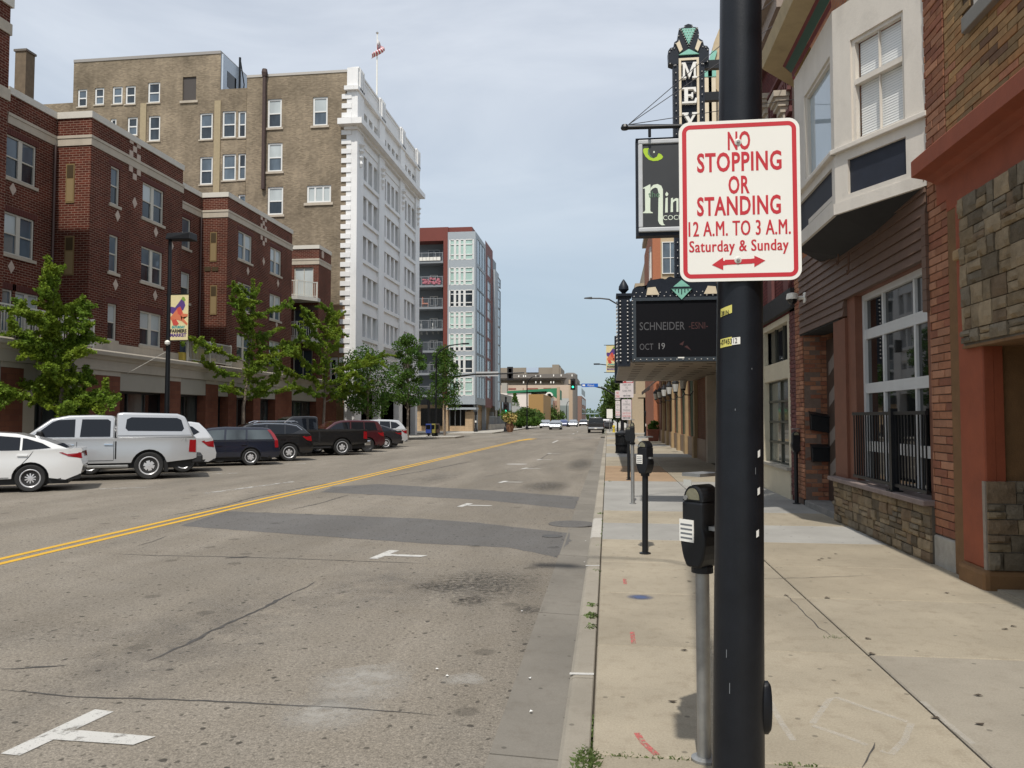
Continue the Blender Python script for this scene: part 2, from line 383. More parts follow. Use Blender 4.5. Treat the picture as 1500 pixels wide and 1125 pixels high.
# ================================================================== ground and road
ROADZ = -0.13; WX = 3.80; LX = -20.8; LC = -17.6
def asphalt(name, base, var, patchy=.25, spots=True):
    m, t, b = nodes(name); P = pos(t)
    big = noise(t, scalev(t, P, (.55, .10, 1)), 1.0, 6, .6, .4); mid = noise(t, P, 1.6, 8, .65); fine = noise(t, P, 95, 4, .75)
    c = mixc(t, mapr(t, big, .3, .7, 0, 1), sc(base, 1 - patchy), sc(base, 1 + patchy * .55))
    c = mixc(t, mapr(t, mid, .35, .7, 0, .45), c, sc((base[0] * 1.05, base[1], base[2] * .92), .72))
    f2 = noise(t, P, 38, 3, .7); k = math_(t, 'MULTIPLY', mapr(t, fine, .3, .7, 1 - var, 1 + var), mapr(t, f2, .3, .7, 1 - var * .5, 1 + var * .5)); cmb = t.nodes.new('ShaderNodeCombineColor'); [lk(t, k, cmb.inputs[i]) for i in range(3)]
    c = mixc(t, 1.0, c, cmb.outputs[0], 'MULTIPLY')
    if spots:
        for sca, thr, dens, dk in ((2.6, .056, .5, .9), (6.5, .10, .42, .75), (1.1, .10, .28, .4), (14, .16, .3, .5)):
            v = t.nodes.new('ShaderNodeTexVoronoi'); v.inputs['Scale'].default_value = sca; v.voronoi_dimensions = '2D'
            wob = t.nodes.new('ShaderNodeMix'); wob.data_type = 'VECTOR'; wob.inputs[0].default_value = .06
            nz = t.nodes.new('ShaderNodeTexNoise'); nz.inputs['Scale'].default_value = 9; lk(t, P, nz.inputs['Vector'])
            lk(t, P, wob.inputs['A']); lk(t, nz.outputs['Color'], wob.inputs['B']); lk(t, wob.outputs['Result'], v.inputs['Vector'])
            s = t.nodes.new('ShaderNodeSeparateColor'); lk(t, v.outputs['Color'], s.inputs[0])
            near = mapr(t, v.outputs['Distance'], thr * .7, thr, 1, 0); pick = math_(t, 'LESS_THAN', s.outputs[0], dens)
            c = mixc(t, math_(t, 'MULTIPLY', math_(t, 'MULTIPLY', near, pick), dk), c, sc(base, .22))
    lk(t, c, b.inputs['Base Color']); b.inputs['Roughness'].default_value = .88; b.inputs['Specular IOR Level'].default_value = .3
    bumpn(t, b, fine, .35, .012); return m
def concrete(name, base, rand=.10, spk=.30, dk=.68):
    m, t, b = nodes(name); P = pos(t)
    big = noise(t, P, .9, 7, .6); mid = noise(t, P, 7, 9, .75); fine = noise(t, P, 85, 5, .85)
    c = mixc(t, mapr(t, big, .3, .7, 0, 1), sc(base, .84), sc(base, 1.13))
    c = mixc(t, mapr(t, mid, .5, .78, 0, dk), c, (base[0] * .6, base[1] * .55, base[2] * .5))
    oi = t.nodes.new('ShaderNodeObjectInfo'); k = math_(t, 'MULTIPLY', mapr(t, oi.outputs['Random'], 0, 1, 1 - rand, 1 + rand), mapr(t, fine, .25, .75, 1 - spk, 1 + spk))
    cmb = t.nodes.new('ShaderNodeCombineColor'); [lk(t, k, cmb.inputs[i]) for i in range(3)]
    c = mixc(t, 1.0, c, cmb.outputs[0], 'MULTIPLY')
    v = t.nodes.new('ShaderNodeTexVoronoi'); v.inputs['Scale'].default_value = 4.2; v.voronoi_dimensions = '2D'; lk(t, P, v.inputs['Vector'])
    s = t.nodes.new('ShaderNodeSeparateColor'); lk(t, v.outputs['Color'], s.inputs[0])
    f = math_(t, 'MULTIPLY', mapr(t, v.outputs['Distance'], .05, .075, 1, 0), math_(t, 'LESS_THAN', s.outputs[1], .22))
    c = mixc(t, math_(t, 'MULTIPLY', f, .65), c, sc(base, .35))
    lk(t, c, b.inputs['Base Color']); b.inputs['Roughness'].default_value = .9; b.inputs['Specular IOR Level'].default_value = .25
    bumpn(t, b, fine, .2, .01); return m
def worn_paint(name, col, wear=.5, scale=7, soft=0):
    m, t, b = nodes(name); P = pos(t)
    f = mapr(t, noise(t, P, scale, 8, .75), wear - .08, wear + .06, 0, 1); f2 = mapr(t, noise(t, P, 90, 4, .7), .28, .40, 0, 1)
    a = math_(t, 'MULTIPLY', f, f2) if not soft else mapr(t, noise(t, P, scale, 8, .75), .25, .75, 0, soft); lk(t, math_(t, 'MAXIMUM', a, .0), b.inputs['Alpha'])
    lk(t, mixc(t, noise(t, P, 3, 5), sc(col, .88), sc(col, 1.1)), b.inputs['Base Color']); b.inputs['Roughness'].default_value = .75
    return m
road_m = asphalt('road_surface', (.228, .203, .168), .5, .34)
patch_m = asphalt('asphalt_patch', (.135, .13, .125), .3, .18)
gutter_m = concrete('gutter_concrete', (.20, .184, .158), .06, .16, .5)
walk_m = concrete('sidewalk_concrete', (.325, .284, .216), .10); pale_m = concrete('pale_slab', (.312, .303, .28), .04, .06, .15)
orange_m = concrete('orange_slab', (.335, .235, .15), .05); near_m = concrete('greyer_slab', (.295, .265, .215), .04, .26, .5); sand_m = concrete('sandy_slab', (.31, .268, .20), .05, .26, .5); kerb_m = concrete('kerb_concrete', (.31, .28, .23), .14, .14, .5)
yellow_m = worn_paint('yellow_paint', (.62, .36, .03), .27); white_m = worn_paint('white_paint', (.52, .51, .48), .40); faint_m = worn_paint('faint_white_paint', (.5, .49, .46), .52, 5)
tar_m = M('crack_tar', (.065, .06, .055), .8, var=.4, scale=12)

g = MB().poly([(-900, -200, -.22), (900, -200, -.22), (900, 2500, -.22), (-900, 2500, -.22)]).build('ground', M('far_ground', (.22, .22, .17), .95, var=.2, scale=.05)); tag(g, kind='structure')
road = MB().poly([(LC, -30, ROADZ), (-.65, -30, ROADZ), (-.65, 900, ROADZ), (LC, 900, ROADZ)]).build('road', road_m); tag(road, kind='structure')
cross = MB().poly([(-160, 74.5, ROADZ - .004), (160, 74.5, ROADZ - .004), (160, 84.5, ROADZ - .004), (-160, 84.5, ROADZ - .004)]).build('cross_street', road_m); tag(cross, kind='structure')
def sheet(name, pts, mat, parent, dz=.002):
    return MB().poly([(p[0], p[1], (p[2] if len(p) > 2 else ROADZ) + dz) for p in pts]).build(name, mat, parent)
def gp(*pix, Z=ROADZ): return [tuple(at(x, y, Z=Z)) for x, y in pix]
def wavy(pts, amp, step=.12, seed=0):
    rnd = random.Random(seed); out = []
    for i in range(len(pts)):
        a = Vector(pts[i]); b = Vector(pts[(i + 1) % len(pts)]); n = max(1, int((b - a).length / step))
        for k in range(n):
            q = a.lerp(b, k / n); out.append((q.x + rnd.uniform(-amp, amp), q.y + rnd.uniform(-amp, amp), q.z))
    return out
pa = gp((264, 770), (332, 749), (500, 755), (619, 760), (700, 766), (834, 781), (836, 792), (817, 817), (745, 802), (619, 796), (450, 784), (377, 779), (300, 773))
pb = gp((488, 713), (555, 709), (703, 717.5), (849, 728), (842, 746), (703, 732), (577, 726), (470, 721))
for i, q in enumerate((pa, pb)): sheet('asphalt_patch', wavy(q, .02, .15, i), patch_m, road)
# double yellow line, T marks, lane dashes
def lineX(y): return -7.74 + (y - 5) * .0125
def strip(name, y0, y1, off, wd, mat, dz=.004, step=3.0):
    ys = [y0 + (y1 - y0) * i / max(1, int((y1 - y0) / step)) for i in range(int((y1 - y0) / step) + 1)]
    m = MB()
    for a, b in zip(ys, ys[1:]):
        m.poly([(lineX(a) + off - wd / 2, a, ROADZ + dz), (lineX(a) + off + wd / 2, a, ROADZ + dz), (lineX(b) + off + wd / 2, b, ROADZ + dz), (lineX(b) + off - wd / 2, b, ROADZ + dz)])
    return m.build(name, mat, road)
strip('yellow_line', -20, 63, -.13, .115, yellow_m); strip('yellow_line', -20, 66, .13, .115, yellow_m)
MB().poly([(lineX(60) - .2, 60, ROADZ + .007), (lineX(60) + .2, 60, ROADZ + .012), (lineX(66) + .9, 66.5, ROADZ + .012), (lineX(66) + .1, 66.5, ROADZ + .012)]).build('yellow_line', yellow_m, road)
for i in range(12):
    y0 = 4.12 + 5.85 * i
    if 40 < y0: break
    dx = .20 if i else .0
    mk = MB().poly([(-3.29 + dx, y0 - .25, ROADZ + .004), (-3.17 + dx, y0 - .26, ROADZ + .004), (-3.06 + dx, y0 + .38, ROADZ + .004), (-3.20 + dx, y0 + .40, ROADZ + .004)])
    mk.poly([(-3.17 + dx, y0 - .05, ROADZ + .0055), (-2.64 + dx, y0 - .06, ROADZ + .0055), (-2.58 + dx, y0 + .06, ROADZ + .0055), (-3.11 + dx, y0 + .09, ROADZ + .0055)])
    mk.build('parking_tee_mark', white_m, road)
for y0, y1, x in ((56, 62, -4.0), (86, 90, -3.9), (98, 102, -3.9)): sheet('lane_dash', [(x - .07, y0), (x + .07, y0), (x + .07, y1), (x - .07, y1)], white_m, road, .004)
for y in (70.5, 73.2, 85.5, 88): sheet('crosswalk_line', [(-13.2, y), (-.7, y), (-.7, y + .2), (-13.2, y + .2)], white_m, road, .004)
sheet('stop_line', [(-7.0, 68), (-.8, 68), (-.8, 68.45), (-7.0, 68.45)], faint_m, road, .004)
for i in range(9):
    y = 18 + i * 5.2; sheet('bay_line', [(-12.0, y + 1.0), (-11.9, y + .9), (-12.9, y + .2), (-13.0, y + .3)], faint_m, road, .006)
sheet('bay_edge_line', gp((300, 722), (430, 705), (431, 706), (301, 723.5)), faint_m, road, .006)
def stain_mat(name, col, thr, scale, feather=1.0):
    m, t, b = nodes(name); P = pos(t); tcn = t.nodes.new('ShaderNodeTexCoord')
    v = t.nodes.new('ShaderNodeVectorMath'); v.operation = 'SUBTRACT'; lk(t, tcn.outputs['Generated'], v.inputs[0]); v.inputs[1].default_value = (.5, .5, 0)
    s = t.nodes.new('ShaderNodeVectorMath'); s.operation = 'LENGTH'; mpp = scalev(t, v.outputs[0], (1, 1, 0)); lk(t, mpp, s.inputs[0])
    fall = mapr(t, s.outputs['Value'], .15, .5, 1, 0); f = math_(t, 'MULTIPLY', fall, mapr(t, noise(t, P, scale, 8, .75), thr - .12, thr + .15, 0, 1))
    lk(t, math_(t, 'MULTIPLY', f, feather), b.inputs['Alpha']); b.inputs['Base Color'].default_value = (*col, 1); b.inputs['Roughness'].default_value = .7; return m
pale_wear = stain_mat('pale_wear', (.46, .44, .40), .42, 7, .55)
# worn pale patches and cracks
for k, q in enumerate((((460, 985), (610, 965), (590, 1025), (440, 1045)), ((410, 1030), (580, 1015), (540, 1070), (370, 1080)), ((640, 990), (690, 985), (720, 1000), (650, 1005)))):
    sheet('worn_patch', wavy(gp(*q), .05, .12, 40 + k), pale_wear, road, .003)
def crack(pix, wd, seed, mat=None, par=None, Z=ROADZ, taper=True, jit=.4):
    rnd = random.Random(seed); P = [Vector(p) for p in gp(*pix, Z=Z)]; pts = []
    for a, b in zip(P, P[1:]):
        n = max(2, int((b - a).length / .09))
        for i in range(n): pts.append(a.lerp(b, i / n))
    pts.append(P[-1]); m = MB(); n = len(pts); L = []
    for i, p in enumerate(pts):
        d = (pts[min(i + 1, n - 1)] - pts[max(i - 1, 0)]).normalized(); s = Vector((-d.y, d.x, 0))
        ww = wd * (rnd.uniform(.5, 1.3)) * (min(1, 6 * min(i, n - 1 - i) / n + .15) if taper else 1)
        c = p + s * rnd.uniform(-jit, jit) * wd; L.append((c - s * ww / 2, c + s * ww / 2))
    for (a, b), (c, d) in zip(L, L[1:]): m.add([(q.x, q.y, Z + .003) for q in (a, b, d, c)], [(0, 1, 2, 3)])
    return m.build('crack', mat or tar_m, par or road)
crack(((217, 969), (270, 945), (330, 915), (380, 893), (430, 868)), .04, 1)
crack(((430, 868), (450, 860), (462, 852)), .018, 11)
crack(((0, 981), (50, 978), (98, 975)), .028, 2)
crack(((330, 818), (366, 815)), .10, 3)
crack(((0, 1010), (120, 1022), (260, 1025), (420, 1033), (520, 1038), (640, 1048)), .018, 4)
crack(((240, 757), (330, 740), (370, 729), (450, 713), (520, 702)), .05, 5)
crack(((560, 700), (620, 690), (690, 676)), .07, 6); crack(((425, 747), (470, 737), (510, 725)), .04, 7); crack(((790, 674), (806, 663)), .05, 8)
crack(((160, 811), (230, 814), (300, 815), (420, 818), (520, 822), (640, 826)), .02, 9); crack(((200, 800), (225, 793), (245, 785)), .015, 10)
crack(((150, 797), (180, 795)), .012, 14)
crack(((700, 700), (760, 690), (800, 680)), .03, 13); crack(((560, 672), (700, 668), (850, 672)), .03, 15)
# oil and wear stains
oil = stain_mat('oil_stain', (.06, .053, .045), .50, 16, .85); grime = stain_mat('grime', (.13, .12, .105), .55, 16, .4); rubber = stain_mat('rubber_wear', (.13, .12, .11), .5, 3, .35)
for c, sx, sy, mt in (((705, 855), 1.5, 1.7, oil), ((640, 860), .8, .6, oil), ((690, 880), .5, .5, oil), ((775, 893), .35, .4, oil), ((690, 860), 2.2, 3.4, grime), ((300, 930), 2.0, 4.5, rubber),
                      ((800, 712), 1.4, 3.5, oil), ((850, 680), 1.2, 9, oil), ((860, 660), 1.4, 14, grime), ((80, 930), 1.5, 1.2, grime), ((640, 700), 1.6, 6, rubber), ((540, 860), 1.6, 3, rubber), ((95, 700), 2.2, .8, grime)):
    p = at(*c, Z=ROADZ); MB().poly([(p.x - sx / 2, p.y - sy / 2, ROADZ + .0025), (p.x + sx / 2, p.y - sy / 2, ROADZ + .0025), (p.x + sx / 2, p.y + sy / 2, ROADZ + .0025), (p.x - sx / 2, p.y + sy / 2, ROADZ + .0025)]).build('oil_stain', mt, road)
iron = M('cast_iron', (.09, .085, .08), .6, metal=.3, var=.3, scale=20)
for px, py, r in ((757, 680, .42), (895, 770, .0), (884, 770, .0)):
    if r: p = at(px, py, Z=ROADZ); MB().lathe([(r, 0), (r, .007), (r * .9, .009), (.01, .009)], (p.x, p.y, ROADZ), 24).build('manhole_cover', M('worn_ring', (.33, .31, .28), .8, var=.2), road)
for px, py, sx, sy, mt in ((850, 768, .8, .6, patch_m), (823, 786, .32, .34, iron)):
    p = at(px, py, Z=ROADZ); MB().lathe([(sx / 2, 0), (sx / 2, .009), (sx * .42, .012), (.01, .012)], (p.x - .15, p.y, ROADZ), 20).build('manhole_cover', mt, road)
# small litter on the gutter
lit = MB()
for px, py in ((765, 645 + 250), (778, 1042), (776, 993), (655, 990), (856, 823), (885, 838), (640, 980), (858, 792)):
    p = at(px, py, Z=ROADZ + .01); a = random.random() * 3; lit.add([(p.x + .012 * math.cos(a + k * 1.57), p.y + .015 * math.sin(a + k * 1.57), ROADZ + .010 + .006 * (k % 2)) for k in range(4)], [(0, 1, 2, 3)])
tag(lit.build('litter', MT['white']), kind='stuff')

# gutter, kerb, sidewalk slabs
gut = thing('gutter', None, None, (0, 0, 0)); tag(gut, kind='structure')
y = -8.0; k = 0
while y < 70:
    L = 3.05 if y < 40 else 15
    mb = MB(); a, b = y + .008, y + L - .008
    mb.add([(-.65, a, ROADZ + .003), (-.25, a, ROADZ - .012), (-.25, b, ROADZ - .012), (-.65, b, ROADZ + .003), (-.65, a, ROADZ - .06), (-.25, a, ROADZ - .06), (-.25, b, ROADZ - .06), (-.65, b, ROADZ - .06)], [(0, 1, 2, 3), (0, 4, 5, 1), (2, 6, 7, 3), (1, 5, 6, 2), (0, 3, 7, 4)])
    mb.build('gutter_slab', gutter_m, gut)
    y += L
MB().box(-.66, -.02, -8, 72, -.2, -.16).build('gutter_bed', M('joint_dirt', (.06, .05, .04), .95), gut)
kerb = thing('kerb', None, None, (0, 0, 0)); tag(kerb, kind='structure')
y = -7.0
def kerb_profile(y0, y1):
    p = [(-.262, -.2), (-.255, -.02), (-.235, -.004), (-.215, 0), (-.105, 0), (-.098, -.008), (-.098, -.2)]
    n = len(p); vs = [(x, y0, z) for x, z in p] + [(x, y1, z) for x, z in p]
    return MB().add(vs, [tuple(range(n - 1, -1, -1)), tuple(range(n, 2 * n))] + [(i, (i + 1) % n, n + (i + 1) % n, n + i) for i in range(n)])
kerb_pale = concrete('kerb_white', (.42, .40, .36), .1)
i = 0
while y < 72:
    L = (1.95, 2.1, 1.6, 2.4)[i % 4]; kerb_profile(y + .006, y + L - .006).build('kerb_stone', kerb_pale if 10.8 < y < 13.0 else kerb_m, kerb); y += L; i += 1
for y in (5.15, 8.9): sheet('kerb_paint', [(-.26, y, 0), (-.1, y + .01, 0), (-.1, y + .05, 0), (-.26, y + .04, 0)], white_m, kerb, .003)
walk = thing('sidewalk', None, None, (0, 0, 0)); tag(walk, kind='structure')
MB().box(-.10, 60, -8, 74, -.2, -.05).build('sidewalk_bed', M('joint_soil', (.07, .058, .042), .95, var=.3), walk)
YB = [-8, -4, -.2, 2.0, 3.97, 5.85, 7.6, 9.2, 10.9, 12.6, 14.25, 16.4, 18.7, 20.9, 24.2, 27.4, 30.6, 33.8, 37, 40.2, 43.4, 46.6, 50, 54, 58, 63, 68, 73.9]
for i, (a, b) in enumerate(zip(YB, YB[1:])):
    for c, (x0, x1) in enumerate(((-.092, 1.85), (1.85, 3.82), (3.82, 5.2))):
        if c == 2 and b > 9.2: continue
        yc = (a + b) / 2
        mt = near_m if (c == 1 and yc < 5.8) else sand_m if (c == 1 and 7.6 < yc < 10.9) else pale_m if (10.9 < yc < 12.6 or 14.25 < yc < 20.9) else orange_m if (20.9 < yc < 27.4 and c == 0) else walk_m
        if 27.4 < yc: mt = pale_m if (i % 4 == 1) else walk_m
        sk = .018 * (1 if c else -1); gpx = .007
        m = MB(); z = 0
        x0_, x1_, a_, b_ = x0 + gpx, x1 - gpx, a + gpx, b - gpx
        m.hexa([(x0_, a_, -.08), (x1_, a_, -.08), (x1_, b_, -.08), (x0_, b_, -.08), (x0_, a_, z), (x1_, a_, z), (x1_, b_, z), (x0_, b_, z)])
        m.build('paving_slab', mt, walk, bevel=.008, seg=1)
MB().poly([(5.0, 20, -.004), (60, 20, -.004), (60, 73.9, -.004), (5.0, 73.9, -.004)]).build('sidewalk_rear', walk_m, walk)
# spray paint and chalk on the slabs
spray = worn_paint('red_spray', (.48, .12, .11), .5, 30); blue = stain_mat('blue_spray', (.07, .10, .20), .3, 12, .9); chalk = worn_paint('chalk', (.60, .57, .51), .50, 14, .6)
def band(pix, wd, mat, name, par, Z=0.0, dz=.002):
    P = [Vector(p) for p in gp(*pix, Z=Z)]; m = MB(); L = []
    for i, p in enumerate(P):
        d = (P[min(i + 1, len(P) - 1)] - P[max(i - 1, 0)]).normalized(); s = Vector((-d.y, d.x, 0)) * wd / 2; L.append((p - s, p + s))
    for (a, b), (c, d) in zip(L, L[1:]): m.add([(q.x, q.y, Z + dz) for q in (a, b, d, c)], [(0, 1, 2, 3)])
    return m.build(name, mat, par)
band(((933, 1074), (942, 1088), (962, 1106)), .035, spray, 'spray_mark', walk); band(((926, 926), (928, 943)), .035, spray, 'spray_mark', walk); band(((915, 848), (916, 856)), .035, spray, 'spray_mark', walk)
p = at(938, 875, Z=0); MB().poly([(p.x - .14, p.y - .12, .003), (p.x + .14, p.y - .12, .003), (p.x + .14, p.y + .12, .003), (p.x - .14, p.y + .12, .003)]).build('spray_mark', blue, walk)
for q in (((1128, 1028), (1145, 1060), (1162, 1085)), ((1190, 1060), (1215, 1025), (1225, 1022), (1330, 1058)), ((1190, 1063), (1240, 1080), (1270, 1092)), ((1335, 1060), (1325, 1085), (1305, 1105), (1290, 1100)), ((1352, 1028), (1385, 1058), (1425, 1090))):
    band(q, .035, chalk, 'chalk_line', walk)
crack(((1283, 1088), (1275, 1105), (1262, 1125)), .012, 31, par=walk, Z=.0)
crack(((1085, 845), (1120, 848), (1200, 846), (1290, 842)), .008, 32, par=walk, Z=.0, jit=1); crack(((1150, 870), (1200, 920), (1225, 936)), .008, 33, par=walk, Z=.0, jit=1)
# leaves, gum and crumbs on the slabs
lit = MB()
for px, py in ((1204, 818), (1215, 817), (1200, 820), (1212, 875), (1387, 868), (1472, 921), (1485, 917), (1272, 935), (1435, 1060), (1433, 1018), (985, 1027), (1010, 851), (1002, 952), (1277, 957), (1370, 1051), (1225, 811), (1152, 872)):
    p = at(px, py, Z=.008); a = random.random() * 3; lit.add([(p.x + .03 * math.cos(a + k * 1.57), p.y + .016 * math.sin(a + k * 1.57), .007 + .005 * (k % 2)) for k in range(4)], [(0, 1, 2, 3)])
tag(lit.build('litter', M('dead_leaf', (.06, .045, .03), .9)), kind='stuff')

# weeds in the joints
wd = MB(); rnd = random.Random(3)
def tuft(x, y, z, n, h, spread, leafy=False):
    for _ in range(n):
        a = rnd.uniform(0, 6.28); r = spread * math.sqrt(rnd.random()); px, py = x + r * math.cos(a), y + r * math.sin(a) * 2.6
        b = rnd.uniform(0, 6.28); hh = h * rnd.uniform(.4, 1.1); wv = .0022 if not leafy else .009; dx, dy = math.cos(b), math.sin(b); ln = hh * rnd.uniform(.3, 1.0)
        wd.add([(px - dy * wv, py + dx * wv, z), (px + dy * wv, py - dx * wv, z), (px + dx * ln * .5 + dy * wv, py + dy * ln * .5 - dx * wv, z + hh * .8), (px + dx * ln, py + dy * ln, z + hh * (.75 if leafy else .9))], [(0, 1, 2, 3)])
for px, py, n, h, s, lf in ((842, 1122, 700, .05, .065, False), (848, 1104, 350, .04, .04, False), (850, 1086, 420, .03, .035, False), (852, 1066, 320, .028, .03, True), (853, 1048, 200, .025, .03, True), (866, 918, 220, .045, .03, True), (866, 902, 300, .05, .038, True), (867, 886, 220, .045, .03, True),
                            (873, 850, 60, .03, .025, True), (874, 835, 90, .04, .03, True), (874, 826, 60, .03, .025, True), (880, 752, 90, .05, .04, True), (877, 798, 50, .04, .03, True), (893, 705, 40, .05, .04, True)):
    p = at(px, py, Z=0); tuft(p.x if px > 860 else -.115, p.y, -.03, n, h, s, lf)
for px0, px1, py, n in ((862, 1005, 1093, 90), (1118, 1180, 1091, 40), (1360, 1410, 1086, 60), (1440, 1470, 1085, 20), (1208, 1240, 934, 40), (1411, 1420, 845, 60)):
    for _ in range(n):
        p = at(rnd.uniform(px0, px1), py + rnd.uniform(-1.5, 1.5), Z=0); tuft(p.x, 3.97 if abs(py - 1090) < 6 else p.y, -.02, 3, .03, .012)
for _ in range(500):
    yy = rnd.uniform(2.5, 24); k_ = math.sin(yy * 1.7) + math.sin(yy * .6 + 1)
    if k_ > .7: tuft(-.095, yy, -.02, 2, .03, .008)
tag(wd.build('grass', MT['grass'], recalc=False), kind='stuff')

# far-side kerb and sidewalk, corners across the side street
lw = thing('far_sidewalk', None, None, (0, 0, 0)); tag(lw, kind='structure')
grey_walk = concrete('far_concrete', (.38, .36, .32), .08)
MB().vprism([(-60, -30), (LC, -30), (LC, 62), (-13.6, 67), (-13.6, 71), (-15.5, 74.3), (-60, 74.3)], -.2, 0).build('pavement', grey_walk, lw)
MB().vprism([(LC + .003, -30), (LC + .15, -30), (LC + .15, 61.9), (-13.45, 66.9), (-13.45, 71.1), (-13.6, 71), (-13.6, 67), (LC + .003, 62)], -.2, .004).build('kerb_stone', kerb_m, lw)
MB().vprism([(-160, 84.6), (-15, 84.6), (-13.2, 87), (-13.2, 420), (-160, 420)], -.2, 0).build('pavement', grey_walk, lw)
MB().vprism([(-13.2, 87.2), (-13.05, 87.2), (-13.05, 420), (-13.2, 420)], -.2, .004).build('kerb_stone', kerb_m, lw)
rw = thing('sidewalk_beyond', None, None, (0, 0, 0)); tag(rw, kind='structure')
MB().vprism([(-.1, 87), (1.5, 84.6), (160, 84.6), (160, 420), (-.1, 420)], -.2, 0).build('pavement', grey_walk, rw)
MB().vprism([(-.25, 87.2), (-.103, 87.2), (-.103, 420), (-.25, 420)], -.2, .004).build('kerb_stone', kerb_m, rw)
# ================================================================== right-hand buildings
def stone_mesh(seed, bump=.35):
    """rough ashlar face 1 x 1, roughly 24 triangles, proud of its back by y"""
    rnd = random.Random(seed); n = 4; vs = []; fs = []
    for j in range(n):
        for i in range(n):
            e = i in (0, n - 1) or j in (0, n - 1)
            x = i / (n - 1) + (rnd.uniform(-.05, .05) if 0 < i < n - 1 else 0); z = j / (n - 1) + (rnd.uniform(-.06, .06) if 0 < j < n - 1 else 0)
            vs.append((x, .55 + rnd.uniform(-.1, .1) if e else .85 + rnd.uniform(-.25, .25), z))
    for j in range(n - 1):
        for i in range(n - 1): a = j * n + i; fs.append((a, a + 1, a + n + 1, a + n))
    ring = [i for i in range(n)] + [n * (j + 1) - 1 for j in range(1, n)] + [n * n - 1 - i for i in range(1, n)] + [n * (n - 1 - j) for j in range(1, n - 1)]
    k = len(vs); vs += [(vs[r][0], 0, vs[r][2]) for r in ring]; m = len(ring)
    fs += [(ring[i], ring[(i + 1) % m], k + (i + 1) % m, k + i) for i in range(m)]
    return vs, fs
stone_m = M('veneer_stone', (.20, .17, .13), .85, var=.28, scale=7, bump=.5, bscale=35, rand=.5)
stone_cols = [M('stone_' + n, c, .88, var=.30, scale=8, bump=.6, bscale=40, rand=.18, spec=.12) for n, c in (('grey', (.175, .145, .105)), ('tan', (.215, .162, .10)), ('dark', (.135, .108, .075)), ('buff', (.25, .193, .125)), ('brown', (.175, .125, .08)))]
STONES = []
for i in range(5):
    for c in stone_cols:
        b = MB(); b.add(*stone_mesh(i)); STONES.append(b.mesh('stone', c, smooth=True, ang=35))
def ashlar(F, u0, u1, z0, z1, d, parent, hmin=.07, hmax=.2, wmin=.14, wmax=.42, gap=.010, proud=.035, seed=0):
    """irregular coursed stones laid piece by piece"""
    rnd = random.Random(seed); z = z0
    while z < z1 - .02:
        H = min(rnd.uniform(hmin, hmax), z1 - z)
        if z1 - z - H < hmin * .6: H = z1 - z
        u = u0
        while u < u1 - .02:
            W = min(rnd.uniform(wmin, wmax), u1 - u)
            if u1 - u - W < wmin * .6: W = u1 - u
            cells = [(z, H)] if (H < .13 or rnd.random() < .55) else [(z, H * .5), (z + H * .5, H * .5)]
            for zz, hh in cells:
                inst('stone', rnd.choice(STONES), fmat(F, u + gap / 2, zz + gap / 2, d, W - gap, hh - gap, proud * rnd.uniform(.7, 1.5)), parent)
            u += W
        z += H
def brick_unit(seed):
    rnd = random.Random(seed); e = .06; j = lambda: rnd.uniform(-.012, .012); t = lambda: 1 + rnd.uniform(-.08, .04)
    vs = [(0, 0, 0), (1, 0, 0), (1, 0, 1), (0, 0, 1)] + [(0 + j(), .8, 0), (1 + j(), .8, 0), (1 + j(), .8, 1), (0 + j(), .8, 1)] + [(.02, t(), e), (.98, t(), e), (.98, t(), 1 - e), (.02, t(), 1 - e)]
    fs = [(0, 1, 5, 4), (1, 2, 6, 5), (2, 3, 7, 6), (3, 0, 4, 7), (4, 5, 9, 8), (5, 6, 10, 9), (6, 7, 11, 10), (7, 4, 8, 11), (8, 9, 10, 11)]
    return vs, fs
def brick_set(mats): return [MB().add(*brick_unit(i)).mesh('brick', m) for i in range(3) for m in mats]
ob = [M('brick_' + n, c, .85, var=.22, scale=11, bump=.35, bscale=70, rand=.16) for n, c in (('orange', (.28, .118, .06)), ('orange_red', (.22, .08, .043)), ('peach', (.34, .16, .09)))]
tb = [M('brick_' + n, c, .85, var=.22, scale=10, bump=.3, bscale=70, rand=.16) for n, c in (('buff', (.34, .20, .085)), ('ochre', (.30, .155, .06)), ('olive', (.24, .155, .07)), ('umber', (.14, .075, .04)), ('rose', (.32, .14, .075)))]
OB = brick_set(ob); TB = brick_set(tb[:3] * 2 + tb)
mortar_m = M('mortar_joint', (.16, .11, .085), .95, var=.2, scale=12); dk_mortar = M('dark_mortar', (.085, .055, .032), .95, var=.2, scale=12)
def bricks(F, u0, u1, z0, z1, d, parent, meshes, bw=.22, bh=.075, gap=.010, proud=.02, seed=0, holes=(), limit=300):
    rnd = random.Random(seed); n = int(round((z1 - z0) / bh)); bh = (z1 - z0) / n; made = 0; rest = MB()
    for j in range(n):
        z = z0 + j * bh; u = u0 - (bw / 2 if j % 2 else 0)
        while u < u1 - .02:
            a, b = max(u, u0), min(u + bw, u1); u += bw
            if b - a < .03 or any(h[0] < (a + b) / 2 < h[1] and h[2] < z + bh / 2 < h[3] for h in holes): continue
            M4 = fmat(F, a + gap / 2, z + gap / 2, d, b - a - gap, bh - gap, proud * rnd.uniform(.75, 1.25))
            me = rnd.choice(meshes)
            if made < limit: inst('brick', me, M4, parent); made += 1
            else: rest.add([M4 @ v.co for v in me.vertices], [tuple(p.vertices) for p in me.polygons])
    if rest.v: tag(rest.build('brickwork', meshes[0].materials[0], parent), kind='stuff')
FR = FX(WX, 0, -1)
u_ = FR.U
